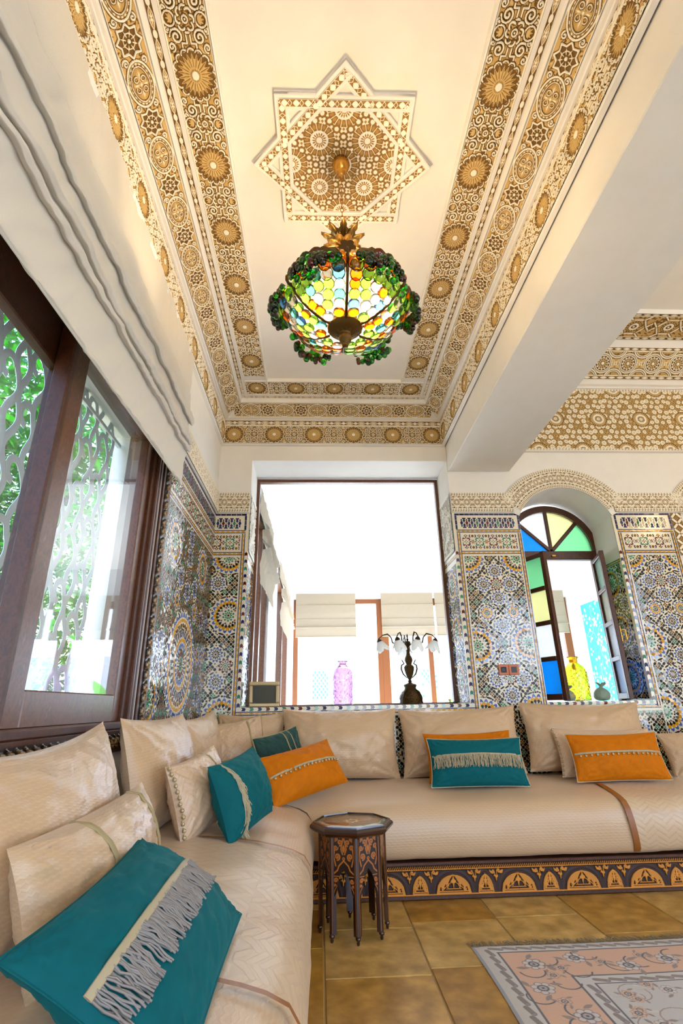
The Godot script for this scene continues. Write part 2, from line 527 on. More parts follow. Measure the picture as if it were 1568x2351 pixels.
func carve_units() -> void:
	var tone := [[0.0, Color(0.42, 0.30, 0.12)], [0.22, Color(0.54, 0.40, 0.17)], [0.36, Color(0.80, 0.66, 0.40)], [0.62, Color(0.87, 0.76, 0.54)], [0.82, Color(0.95, 0.91, 0.82)], [1.0, Color(0.96, 0.93, 0.86)]]
	# 1: ribbed rosette with interlace on both sides
	var asp := 1.95
	var r := Ras.new(asp, 1.0, 170, 0.36)
	leaves(r, asp, 110, 4, 0.12)
	leaves(r, asp, 90, 5, 0.55)
	r.outline = 0.017
	for q in [Vector2(1, 1), Vector2(-1, 1), Vector2(1, -1), Vector2(-1, -1)]:
		spiral(r, Vector2(0.29 * q.x, 0.5 + 0.26 * q.y), 0.15, q.x * q.y, PI / 2 * q.y, 0.020)
		spiral(r, Vector2(0.47 * q.x, 0.5 + 0.40 * q.y), 0.085, -q.x * q.y, 0, 0.017, 1.3)
		spiral(r, Vector2(0.17 * q.x, 0.5 + 0.43 * q.y), 0.06, q.x * q.y, 0, 0.015, 1.2)
		r.line([Vector2(0.19 * q.x, 0.5 + 0.045 * q.y), Vector2(0.40 * q.x, 0.5 + 0.045 * q.y), Vector2(0.40 * q.x, 0.5 + 0.16 * q.y), Vector2(0.55 * q.x, 0.5 + 0.16 * q.y)], 0.018)
	for q in [-1.0, 1.0]:
		r.dot(Vector2(0, 0.5 + 0.36 * q), 0.115, 0.12)
		for k in 5:
			var an: float = (k - 2) * 0.5 + q * PI / 2
			r.leaf(Vector2(0, 0.5 + 0.27 * q), Vector2(0, 0.5 + 0.27 * q) + Vector2.from_angle(an) * 0.16, 0.022, 0.5)
		r.arc(Vector2(0, 0.5 + 0.35 * q), 0.125, PI + 0.5 if q > 0 else 0.5, TAU + PI - 0.5 if q > 0 else TAU - 0.5, 0.02)
		r.arc(Vector2(0, 0.5 + 0.35 * q), 0.125, 0, TAU, 0.016)
	for k in 8:
		var an := TAU * k / 8
		r.arc(Vector2(0, 0.5) + Vector2(cos(an) * 0.155, sin(an) * 0.13), 0.068, an - 1.7, an + 1.7, 0.019)
	r.arc(Vector2(0, 0.5), 0.06, 0, TAU, 0.016)
	r.dot(Vector2(0, 0.5), 0.02)
	var c := Vector2(asp / 2, 0.5)
	r.dot(c, 0.44, 0.10)
	for k in 22:
		var an := TAU * k / 22
		r.leaf(c + Vector2.from_angle(an) * 0.10, c + Vector2.from_angle(an) * 0.42, 0.036, 0.42)
		r.seg(c + Vector2.from_angle(an) * 0.16, c + Vector2.from_angle(an) * 0.36, 0.006, 0.12)
		r.seg(c + Vector2.from_angle(an + PI / 22) * 0.08, c + Vector2.from_angle(an + PI / 22) * 0.30, 0.007, 0.58)
	for k in 16:
		var an := TAU * k / 16
		r.arc(c + Vector2.from_angle(an) * 0.415, 0.080, an - 1.45, an + 1.45, 0.015)
	r.dot(c, 0.085)
	r.seg(Vector2(0, 0.012), Vector2(asp, 0.012), 0.018)
	r.seg(Vector2(0, 0.988), Vector2(asp, 0.988), 0.018)
	unit("rosette", r, tone, 0.010)
	# 2: beaded ovals and eight-pointed stars joined by straps
	asp = 2.2
	r = Ras.new(asp, 1.0, 150, 0.38)
	leaves(r, asp, 100, 9, 0.12)
	leaves(r, asp, 80, 10, 0.56)
	r.outline = 0.02
	for q in [Vector2(1, 1), Vector2(-1, 1), Vector2(1, -1), Vector2(-1, -1)]:
		spiral(r, Vector2(0.5 * q.x, 0.5 + 0.31 * q.y), 0.12, q.x * q.y, PI / 2, 0.024, 1.4)
		r.line([Vector2(0.26 * q.x, 0.5 + 0.10 * q.y), Vector2(0.46 * q.x, 0.5), Vector2(0.72 * q.x, 0.5 - 0.28 * q.y)], 0.024)
	r.star(Vector2(0, 0.5), 8, 0.40, 0.30, 0.08, 0.0)
	var st := []
	for i in 16:
		st.append(Vector2(0, 0.5) + Vector2.from_angle(PI * i / 8) * (0.42 if i % 2 == 0 else 0.31))
	r.line(st, 0.028, 1.0, true)
	for k in 8:
		var an := TAU * k / 8 + PI / 8
		r.leaf(Vector2(0, 0.5) + Vector2.from_angle(an) * 0.08, Vector2(0, 0.5) + Vector2.from_angle(an) * 0.28, 0.02, 0.85)
		r.seg(Vector2(0, 0.5) + Vector2.from_angle(an) * 0.2, Vector2(0, 0.5) + Vector2.from_angle(an + TAU / 8) * 0.2, 0.014, 0.85)
	r.dot(Vector2(0, 0.5), 0.055)
	c = Vector2(asp / 2, 0.5)
	var oval := []
	var inner := []
	for i in 40:
		var an := TAU * i / 40
		var sx := signf(cos(an)) * pow(absf(cos(an)), 1.15)
		oval.append(c + Vector2(sx * 0.62, sin(an) * 0.44))
		inner.append(c + Vector2(sx * 0.47, sin(an) * 0.31))
	r.poly(oval, 0.34)
	for i in 20: r.dot(oval[i * 2].lerp(inner[i * 2], 0.5), 0.038, 0.9)
	for k in 4:
		var an := TAU * k / 4
		var tip := Vector2(cos(an) * 0.40, sin(an) * 0.27)
		r.leaf(c, c + tip, 0.085, 0.5)
		r.leaf(c + tip * 0.3, c + tip * 0.85, 0.025, 0.95)
		r.arc(c + Vector2(cos(an + PI / 4) * 0.2, sin(an + PI / 4) * 0.17), 0.075, 0, TAU, 0.016, 0.9)
	r.dot(c, 0.04)
	r.line(oval, 0.030, 1.0, true)
	r.line(inner, 0.016, 0.95, true)
	r.seg(Vector2(0, 0.012), Vector2(asp, 0.012), 0.02)
	r.seg(Vector2(0, 0.988), Vector2(asp, 0.988), 0.02)
	unit("oval", r, tone, 0.009)
	# 3: narrow strip of eyes and buttons, three repeats
	r = Ras.new(6.6, 1.0, 64, 0.10)
	leaves(r, 6.6, 60, 2, 0.45)
	for k in 3:
		var x := 2.2 * k
		r.arc(Vector2(x, 0.5), 0.16, 0, TAU, 0.15, 1.0)
		for s in [-1.0, 1.0]:
			r.leaf(Vector2(x + 0.3, 0.5), Vector2(x + 1.9, 0.5), 0.36 * s, 0.35)
		var up := []
		var lo := []
		for i in 13:
			var q := i / 12.0
			up.append(Vector2(x + 0.3 + 1.6 * q, 0.5 - 0.36 * sin(PI * q)))
			lo.append(Vector2(x + 0.3 + 1.6 * q, 0.5 + 0.36 * sin(PI * q)))
		r.line(up, 0.045); r.line(lo, 0.045)
		for an in 6: r.leaf(Vector2(x + 1.1, 0.5), Vector2(x + 1.1, 0.5) + Vector2(cos(an * PI / 3) * 0.5, sin(an * PI / 3) * 0.3), 0.07, 0.92)
	unit("eyes", r, tone, 0.005)
	# 4: frieze of twelve-petalled stars between rope borders, three repeats; slots are cut into the flat face
	var tone2 := [[0.0, Color(0.40, 0.28, 0.10)], [0.35, Color(0.66, 0.52, 0.27)], [0.6, Color(0.80, 0.69, 0.46)], [0.85, Color(0.94, 0.89, 0.80)], [1.0, Color(0.95, 0.91, 0.83)]]
	asp = 0.58 * 3
	r = Ras.new(asp, 1.0, 170, 1.0)
	for k in 3: frieze_star(r, Vector2(0.29 + 0.58 * k, 0.5))
	rope(r, asp, 0.085, 12)
	rope(r, asp, 0.915, 12)
	unit("frieze", r, tone2, 0.007)
	# 5: tall field of suns among white blossoms
	asp = 0.62
	r = Ras.new(asp, 1.0, 380, 0.05)
	for j in 26:
		for i in 16:
			var p := Vector2((i + 0.5 * (j % 2)) * asp / 16.0, j / 26.0)
			r.arc(p, 0.016, 0, TAU, 0.0045, 0.42, 6)
	for j in 12:
		for i in 8:
			var p := Vector2((i + 0.5 * (j % 2)) * asp / 8.0, (j + 0.5) / 12.0)
			p += Vector2(sin(j * 3.1 + i * 1.7), cos(i * 2.3 + j)) * 0.012
			if (i * 5 + j * 3) % 7: blossom(r, p, 0.0335 if (i + j) % 3 else 0.029)
			else: r.dot(p, 0.010, 0.55)
	for s in [[0.0, 0.0], [0.31, 0.5], [0.0, 1.0]]:
		var p := Vector2(s[0], s[1])
		r.dot(p, 0.125, 0.04)
		for k in 28: r.leaf(p + Vector2.from_angle(TAU * k / 28) * 0.06, p + Vector2.from_angle(TAU * k / 28) * 0.125, 0.009, 0.46)
		r.dot(p, 0.078)
		for k in 20: r.leaf(p + Vector2.from_angle(TAU * k / 20) * 0.028, p + Vector2.from_angle(TAU * k / 20) * 0.056, 0.005, 0.1)
		r.arc(p, 0.030, 0, TAU, 0.004, 0.25)
		r.seg(p - Vector2(0.02, 0), p + Vector2(0.02, 0), 0.002, 0.3)
		r.seg(p - Vector2(0, 0.02), p + Vector2(0, 0.02), 0.002, 0.3)
	for e in [0.0, 1.0]: r.seg(Vector2(0, e), Vector2(asp, e), 0.03)
	rope(r, asp, 0.015, 14, 0.16)
	rope(r, asp, 0.985, 14, 0.16)
	unit("suns", r, tone, 0.010)
	# 6: linked circles with flowers
	asp = 0.84
	r = Ras.new(asp, 1.0, 230, 0.34)
	leaves(r, asp, 80, 17, 0.1)
	r.outline = 0.014
	for yy in [0.12, 0.88]:
		r.seg(Vector2(0, yy), Vector2(asp, yy), 0.012)
	for p in [Vector2(0, 0.5), Vector2(asp / 2, 0.02), Vector2(asp / 2, 0.98)]:
		r.arc(p, 0.30, 0, TAU, 0.022, 1.0, 30)
		r.arc(p, 0.245, 0, TAU, 0.016, 1.0, 30)
	var p0 := Vector2(0, 0.5)
	r.dot(p0, 0.22, 0.06)
	for k in 12:
		var an := TAU * k / 12
		r.leaf(p0 + Vector2.from_angle(an) * 0.06, p0 + Vector2.from_angle(an) * 0.145, 0.022, 0.5)
		r.dot(p0 + Vector2.from_angle(an) * 0.185, 0.026)
		r.seg(p0 + Vector2.from_angle(an) * 0.14, p0 + Vector2.from_angle(an + TAU / 12) * 0.21, 0.009, 0.9)
	r.dot(p0, 0.052)
	var p1 := Vector2(asp / 2, 0.5)
	for k in 4: r.leaf(p1, p1 + Vector2.from_angle(PI / 4 + PI / 2 * k) * 0.21, 0.05, 0.55)
	for k in 6: r.dot(p1 + Vector2.from_angle(TAU * k / 6) * 0.05, 0.02)
	for yy in [0.05, 0.95]:
		r.seg(Vector2(0, yy), Vector2(asp, yy), 0.06, 0.1)
		for k in 3: r.leaf(Vector2(asp / 3 * k, yy), Vector2(asp / 3 * (k + 0.9), yy), 0.035, 0.98)
		for e in [-0.052, 0.052]: r.seg(Vector2(0, yy + e), Vector2(asp, yy + e), 0.009)
	unit("circles", r, tone, 0.009)
	# 7: straps crossing round small suns
	asp = 0.98
	r = Ras.new(asp, 1.0, 200, 0.36)
	leaves(r, asp, 90, 23, 0.1)
	r.outline = 0.016
	p0 = Vector2(asp / 2, 0.5)
	r.dot(p0, 0.2, 0.08)
	for k in 16: r.leaf(p0 + Vector2.from_angle(TAU * k / 16) * 0.1, p0 + Vector2.from_angle(TAU * k / 16) * 0.2, 0.02, 0.55)
	r.arc(p0, 0.10, 0, TAU, 0.03, 1.0, 20)
	r.dot(p0, 0.03)
	var hexa := []
	for k in 6: hexa.append(p0 + Vector2(cos(TAU * k / 6) * 0.34, sin(TAU * k / 6) * 0.30))
	r.line(hexa, 0.022, 1.0, true)
	for q in [Vector2(1, 1), Vector2(-1, 1), Vector2(1, -1), Vector2(-1, -1)]:
		r.line([p0 + Vector2(0.17 * q.x, 0.26 * q.y), p0 + Vector2(0.32 * q.x, 0.40 * q.y)], 0.022)
		r.line([p0 + Vector2(0.34 * q.x, 0), p0 + Vector2(0.49 * q.x, 0.16 * q.y)], 0.022)
	for yy in [0.05, 0.95]:
		r.seg(Vector2(0, yy), Vector2(asp, yy), 0.06, 0.1)
		for k in 4: r.leaf(Vector2(asp / 4 * k, yy), Vector2(asp / 4 * (k + 0.85), yy), 0.032, 0.98)
		for e in [-0.055, 0.055]: r.seg(Vector2(0, yy + e), Vector2(asp, yy + e), 0.010)
	unit("straps", r, tone, 0.009)
	# 8: lattice of white diamonds
	r = Ras.new(1.0, 1.0, 110, 0.12)
	for q in [Vector2(0, 0), Vector2(1, 0), Vector2(0, 1), Vector2(1, 1), Vector2(0.5, 0.5)]:
		for k in 4: r.leaf(q + Vector2.from_angle(TAU * k / 4) * 0.03, q + Vector2.from_angle(TAU * k / 4) * 0.2, 0.05, 0.4)
	for q in [Vector2(0.25, 0.25), Vector2(0.75, 0.75), Vector2(0.75, 0.25), Vector2(0.25, 0.75)]:
		var dx := 0.13 if is_equal_approx(q.x, q.y) else -0.13
		r.seg(q - Vector2(dx, -0.13), q + Vector2(dx, -0.13), 0.105)
	unit("lattice", r, tone2, 0.006)
	# 9: white arabesque of the jambs
	asp = 0.9
	r = Ras.new(asp, 1.0, 220, 0.15)
	rng.seed = 77
	for k in 26:
		spiral(r, Vector2(rng.randf() * asp, rng.randf_range(0.08, 0.92)), rng.randf_range(0.05, 0.11), 1.0 if k % 2 == 0 else -1.0, rng.randf() * TAU, 0.013, 1.4)
	for k in 46:
		var a := Vector2(rng.randf() * asp, rng.randf_range(0.05, 0.95))
		r.leaf(a, a + Vector2.from_angle(rng.randf() * TAU) * 0.09, 0.02, 1.0)
	r.line([Vector2(0, 0.02), Vector2(asp, 0.02)], 0.03)
	r.line([Vector2(0, 0.98), Vector2(asp, 0.98)], 0.03)
	unit("arabesque", r, [[0.0, Color(0.66, 0.63, 0.57)], [0.5, Color(0.86, 0.84, 0.80)], [1.0, Color(0.94, 0.93, 0.90)]], 0.008)

func frieze_star(r: Ras, c: Vector2) -> void:
	var hw := 0.29
	for k in 12:                                     # slots round the button
		var an := TAU * k / 12
		var d := Vector2.from_angle(an)
		r.leaf(c + d * 0.075, c + d * 0.20, 0.020, 0.12)
	r.arc(c, 0.075, 0, TAU, 0.006, 0.3)
	for q in [Vector2(1, 1), Vector2(-1, 1), Vector2(1, -1), Vector2(-1, -1)]:
		var cc: Vector2 = c + Vector2(hw, 0.0) * q.x
		r.poly([c + Vector2(0.15, 0.12) * q, c + Vector2(0.27, 0.10) * q, c + Vector2(0.285, 0.17) * q, c + Vector2(0.16, 0.20) * q], 0.2)
		r.poly([c + Vector2(0.12, 0.24) * q, c + Vector2(0.27, 0.25) * q, c + Vector2(0.25, 0.30) * q, c + Vector2(0.10, 0.31) * q], 0.1)
		r.seg(cc + Vector2(0, 0.075 * q.y), cc + Vector2(-0.10 * q.x, 0.06 * q.y), 0.012, 0.25)
		r.seg(c + Vector2(0.06, 0.26) * q, c + Vector2(0.04, 0.32) * q, 0.012, 0.1)
		r.seg(c + Vector2(0.19, 0.12) * q, c + Vector2(0.23, 0.20) * q, 0.010, 0.9)
		r.seg(c + Vector2(0.28, 0.20) * q, c + Vector2(0.20, 0.27) * q, 0.012, 0.92)

func rope(r: Ras, asp: float, y: float, n: int, k := 1.0) -> void:
	for i in n:
		var x0 := asp * i / n
		var l := asp / n
		r.leaf(Vector2(x0, y), Vector2(x0 + l * 0.85, y + 0.012 * k), 0.018 * k, 0.15)
		r.seg(Vector2(x0 + l * 0.3, y - 0.055 * k), Vector2(x0 + l * 0.6, y - 0.05 * k), 0.012 * k, 0.12)
		r.seg(Vector2(x0 + l * 0.1, y + 0.055 * k), Vector2(x0 + l * 0.4, y + 0.055 * k), 0.012 * k, 0.12)

func blossom(r: Ras, p: Vector2, rad: float) -> void:
	for k in 8: r.dot(p + Vector2.from_angle(TAU * k / 8) * rad * 0.72, rad * 0.34)
	r.dot(p, rad * 0.55)
	for k in 8: r.seg(p + Vector2.from_angle(TAU * (k + 0.5) / 8) * rad * 0.22, p + Vector2.from_angle(TAU * (k + 0.5) / 8) * rad * 0.42, rad * 0.05, 0.1)

# one carved panel of the given size in x (centred) and y (from 0), relief towards +z
func carved_mesh(called: String, lu: float, h: float, nu := 0, nv := 0, flip_v := false) -> ArrayMesh:
	var key := "%s %.4f %.4f %d" % [called, lu, h, nu]
	if not unit_meshes.has(key):
		var u: Array = units[called]
		var r: Ras = u[0]
		if nu == 0: nu = int(clampf(r.w / 2.6, 24, 120))
		if nv == 0: nv = int(clampf(r.h / 2.6, 16, 120))
		var m := MB.new()
		m.grid(nu, nv, func(a, b): return Vector3((a - 0.5) * lu, b * h, r.at(a, 1.0 - b) * u[2]))
		unit_meshes[key] = m.mesh()
	return unit_meshes[key]

func carved(parent: Node3D, called: String, lu: float, h: float, at: Vector3, u: Vector3, v: Vector3, nu := 0, nv := 0) -> void:
	var o := obj("carved_panel", carved_mesh(called, lu, h, nu, nv), units[called][1], parent)
	o.transform = Transform3D(Basis(u, v, u.cross(v)), at)

# a strip of constant profile [(a, y), ...] from s0 to s1 along u; w points away from the wall
func strip(m: MB, prof: Array, o: Vector3, u: Vector3, w: Vector3, s0: float, s1: float) -> void:
	for i in prof.size() - 1:
		var a: Vector3 = o + w * prof[i].x + Vector3.UP * prof[i].y
		var b: Vector3 = o + w * prof[i + 1].x + Vector3.UP * prof[i + 1].y
		m.quad(a + u * s0, a + u * s1, b + u * s1, b + u * s0)

func cornices() -> void:
	carve_units()
	# (offset from the wall, height) of the bay cornice, read from its mitred corner
	var prof := [Vector2(0, 3.255), Vector2(0.024, 3.258), Vector2(0.030, 3.266), Vector2(0.022, 3.272), Vector2(0.022, 3.459), Vector2(0.032, 3.461), Vector2(0.032, 3.467), Vector2(0.020, 3.469), Vector2(0.020, 3.512), Vector2(0.034, 3.514), Vector2(0.038, 3.521), Vector2(0.052, 3.523), Vector2(0.060, 3.531), Vector2(0.060, 3.536), Vector2(0.172, 3.614), Vector2(0.182, 3.609), Vector2(0.190, 3.622), Vector2(0.196, 3.640), Vector2(0.198, 3.652), Vector2(0.228, 3.652), Vector2(0.229, 3.645), Vector2(0.252, 3.645), Vector2(0.253, 3.656), Vector2(0.442, 3.656), Vector2(0.444, 3.646), Vector2(0.452, 3.648), Vector2(0.455, 3.6805)]
	var runs := [
		["trim_2", "carved cream and gold plaster cornice over the wide opening", Vector3(XL, 0, ZB), Vector3.RIGHT, Vector3.BACK, 0.0, 2.078],
		["trim_3", "carved cream and gold plaster cornice over the window blind", Vector3(XL, 0, ZB), Vector3.FORWARD, Vector3.RIGHT, -7.1, 0.0],
		["trim_4", "carved cream and gold plaster cornice along the ceiling beam", Vector3(XR, 0, ZB), Vector3.BACK, Vector3.LEFT, 0.0, 7.1]]
	var sl := Vector2(0.115, 0.079).normalized()
	for k in 3:
		var rn: Array = runs[k]
		var t := struct(rn[0], rn[1], Vector3.ZERO, "cornice")
		var o: Vector3 = rn[2]; var u: Vector3 = rn[3]; var w: Vector3 = rn[4]
		var m := MB.new()
		strip(m, prof, o, u, w, rn[5], rn[6])
		obj("moulding", m.mesh(), mats.plaster, t)
		var sg := -1.0 if k == 1 else 1.0
		var long := k > 0
		var up := Vector3.UP
		for i in (13 if long else 6):
			carved(t, "rosette", 0.3696, 0.186, o + u * sg * (0.115 + 0.3696 * i) + w * 0.023 + up * 3.272, u, up)
		for i in (16 if long else 7):
			carved(t, "eyes", 0.34, 0.044, o + u * sg * (0.17 + 0.34 * i) + w * 0.020 + up * 3.4685, u, up)
		var slope: Vector3 = w * sl.x + up * sl.y
		for i in (17 if long else 6):
			carved(t, "oval", 0.3063, 0.134, o + u * sg * (0.12 + 0.153 + 0.3063 * i) + w * 0.0615 + up * 3.5345, u, slope)
		for i in (16 if long else 6):
			carved(t, "eyes", 0.32, 0.030, o + u * sg * (0.2 + 0.16 + 0.32 * i) + w * 0.1985 + up * 3.6515, u, w)
		for i in (14 if long else 5):
			carved(t, "rosette", 0.40 if long else 0.3445, 0.188, o + u * sg * (0.72 + 0.40 * i if long else 0.35 + 0.3445 * i) + w * 0.2535 + up * 3.6555, u, w)
	# cornice over the arched niche, right of the beam
	var t := struct("trim_5", "tall carved plaster cornice with suns over the arched niche", Vector3.ZERO, "cornice")
	var pr := [Vector2(0, 3.200), Vector2(0.026, 3.205), Vector2(0.026, 3.215), Vector2(0.012, 3.218), Vector2(0.012, 3.905), Vector2(0.03, 3.91), Vector2(0.03, 3.93), Vector2(0.055, 3.94), Vector2(0.075, 3.985), Vector2(0.290, 4.20), Vector2(0.30, 4.19), Vector2(0.325, 4.24), Vector2(0.335, 4.262), Vector2(0.685, 4.262), Vector2(0.69, 4.245), Vector2(0.71, 4.2795)]
	var mm := MB.new()
	var oo := Vector3(BX, 0, ZB)
	strip(mm, pr, oo, Vector3.RIGHT, Vector3.BACK, 0.0, RIGHT - BX)
	obj("moulding", mm.mesh(), mats.plaster, t)
	for i in 8: carved(t, "suns", 0.427, 0.685, oo + Vector3(0.10 + 0.427 * i, 3.219, 0.013), Vector3.RIGHT, Vector3.UP)
	for i in 14: carved(t, "circles", 0.2535, 0.302, oo + Vector3(0.13 + 0.2535 * i, 3.9865, 0.0765), Vector3.RIGHT, Vector3(0, 1, 1).normalized())
	for i in 11: carved(t, "straps", 0.335, 0.342, oo + Vector3(0.17 + 0.335 * i, 4.2615, 0.338), Vector3.RIGHT, Vector3.BACK)
	friezes()

const FY0 := 2.590      # frieze over the tiles
const FH := 0.195

func frieze_run(t: Node3D, o: Vector3, u: Vector3, length: float, w: Vector3) -> void:
	var m := MB.new()
	m.cuboid(Transform3D(Basis(u, Vector3.UP, u.cross(Vector3.UP)), o + u * length / 2 + Vector3.UP * (FY0 + FH / 2) + w * 0.007), Vector3(length, FH, 0.014), 0.003)
	obj("frieze_slab", m.mesh(), mats.plaster, t)
	var n := maxi(1, int(round(length / 0.32)))
	var l := (length - 0.008) / n
	for i in n:
		carved(t, "frieze", l, FH - 0.012, o + u * (0.004 + l * (i + 0.5)) + Vector3.UP * (FY0 + 0.006) + w * 0.0145, u, Vector3.UP)

func friezes() -> void:
	var t := struct("trim_6", "carved plaster frieze of twelve-petalled stars over the left tiled pier", Vector3.ZERO, "frieze")
	frieze_run(t, Vector3(XL + 0.02, 0, ZB), Vector3.RIGHT, OX0 - XL - 0.02, Vector3.BACK)
	t = struct("trim_7", "carved plaster frieze of stars on the left wall beside the blind", Vector3.ZERO, "frieze")
	frieze_run(t, Vector3(XL, 0, WZ0 + 0.0), Vector3.FORWARD, WZ0 - ZB, Vector3.RIGHT)
	t = struct("trim_8", "carved plaster frieze that arches over the niche window", Vector3.ZERO, "frieze")
	var a := acos((NCX - NX0) / NR)
	var xr := NCX + (NR + FH) * cos(asin((FY0 + FH - NCY) / (NR + FH)))
	frieze_run(t, Vector3(OX1, 0, ZB), Vector3.RIGHT, 2 * NCX - xr - OX1 + 0.05, Vector3.BACK)
	frieze_run(t, Vector3(xr - 0.05, 0, ZB), Vector3.RIGHT, 0.56 + 0.10, Vector3.BACK)
	# the bent part: one panel, turned about the middle of the arch
	for side in 2:
		var cx: float = NCX + 1.56 * side
		var a0 := asin((FY0 + FH * 0.35 - NCY) / (NR + FH * 0.5))
		var n := 5
		var da := (PI - 2 * a0) / n
		var u: Array = units.frieze
		var r: Ras = u[0]
		var m := MB.new()
		m.grid(66, 60, func(p, q):
			var an: float = PI / 2 - (p - 0.5) * da
			var rad: float = NR + 0.003 + q * (FH - 0.004)
			return Vector3(cos(an) * rad, sin(an) * rad, 0.0145 + r.at(p, 1.0 - q) * u[2]))
		var bent := m.mesh()
		m = MB.new()
		m.grid(60, 1, func(p, q):
			var an: float = lerpf(PI - a0 + 0.12, a0 - 0.12, p)
			return Vector3(cos(an), sin(an), 0) * NR + Vector3(0, 0, 0.0205 * (1.0 - q)))
		m.grid(60, 1, func(p, q):
			var an: float = lerpf(PI - a0 + 0.12, a0 - 0.12, p)
			return Vector3(cos(an), sin(an), 0) * (NR + FH) + Vector3(0, 0, 0.0205 * q))
		m.grid(60, 1, func(p, q):
			var an: float = lerpf(PI - a0 + 0.12, a0 - 0.12, p)
			return Vector3(cos(an), sin(an), 0) * (NR + FH * q) + Vector3(0, 0, 0.014))
		var edge := obj("frieze_edge", m.mesh(), mats.plaster, t)
		edge.position = Vector3(cx, NCY, ZB)
		for i in n:
			var o := obj("carved_panel", bent, u[1], t)
			o.position = Vector3(cx, NCY, ZB)
			o.rotation.z = (i - (n - 1) / 2.0) * da
	# white arabesque on the jambs of the wide opening
	t = struct("trim_9", "white carved arabesque plaster on the jambs of the wide opening", Vector3.ZERO, "carving")
	carved(t, "arabesque", 0.36, 0.55, Vector3(OX0 + 0.002, 2.24, ZB - 0.19), Vector3.FORWARD, Vector3.UP)
	carved(t, "arabesque", 0.36, 0.55, Vector3(OX1 - 0.002, 2.24, ZB - 0.19), Vector3.BACK, Vector3.UP)
	# lattice strip beyond the last tiled pier
	t = struct("trim_10", "carved plaster lattice of white diamonds beside the tiled pier", Vector3.ZERO, "carving")
	for j in 4: carved(t, "lattice", 0.10, 0.10, Vector3(3.185 + 0.055, 2.585 - 0.10 * (j + 1), ZB + 0.004), Vector3.RIGHT, Vector3.UP, 24, 24)

# ------------------------------------------------------------------ bright room behind the opening, garden, windows
const SX0 := -0.62
const SX1 := 5.85
const SZ := -11.0
const SCY := 3.9

func frame_bars(t: Node3D, m: Material, lo: Vector3, hi: Vector3, wd: float, deep: float, axis: int, called := "frame_bar") -> void:
	# four bars of a rectangular frame lying across axis (0: wall faces x, 2: wall faces z)
	var side := 2 if axis == 0 else 0
	for e in 4:
		var a := lo; var b := hi
		if e == 0: b.y = lo.y + wd
		elif e == 1: a.y = hi.y - wd
		elif e == 2: b[side] = lo[side] + wd; a.y += wd; b.y -= wd
		else: a[side] = hi[side] - wd; a.y += wd; b.y -= wd
		var mid := (lo[axis] + hi[axis]) / 2
		a[axis] = mid - deep / 2; b[axis] = mid + deep / 2
		var mb := MB.new()
		mb.box(a, b, 0.004)
		obj(called, mb.mesh(), m, t)

func blind_mesh(prof: Array, width: float, wrinkle: float, sd: int, nu := 60, sub := 5, sag := 0.0) -> ArrayMesh:
	# profile of (out, y); x runs along the width from 0, z is out
	var p := []
	for i in prof.size() - 1:
		for k in sub: p.append(prof[i].lerp(prof[i + 1], float(k) / sub))
	p.append(prof[-1])
	var np := p.size() - 1
	var m := MB.new()
	m.grid(nu, np, func(u, q):
		var a: Vector2 = p[np - int(round(q * np))]
		var x: float = u * width
		var w := noise.get_noise_2d(x * 6.0 + sd * 31.0 - a.y * 4.0, a.y * 2.2) * wrinkle
		var w2 := noise.get_noise_2d(x * 1.9 + sd * 7.0, a.y * 9.0) * wrinkle * (0.35 + 16.0 * maxf(a.x, 0.0))
		return Vector3(x, a.y + w2 * 0.8 - sag * (width - x) * clampf((prof[0].y - a.y) / 0.9, 0, 1), a.x + w + w2 * 0.6), Vector2(width, 1.0))
	return m.mesh()

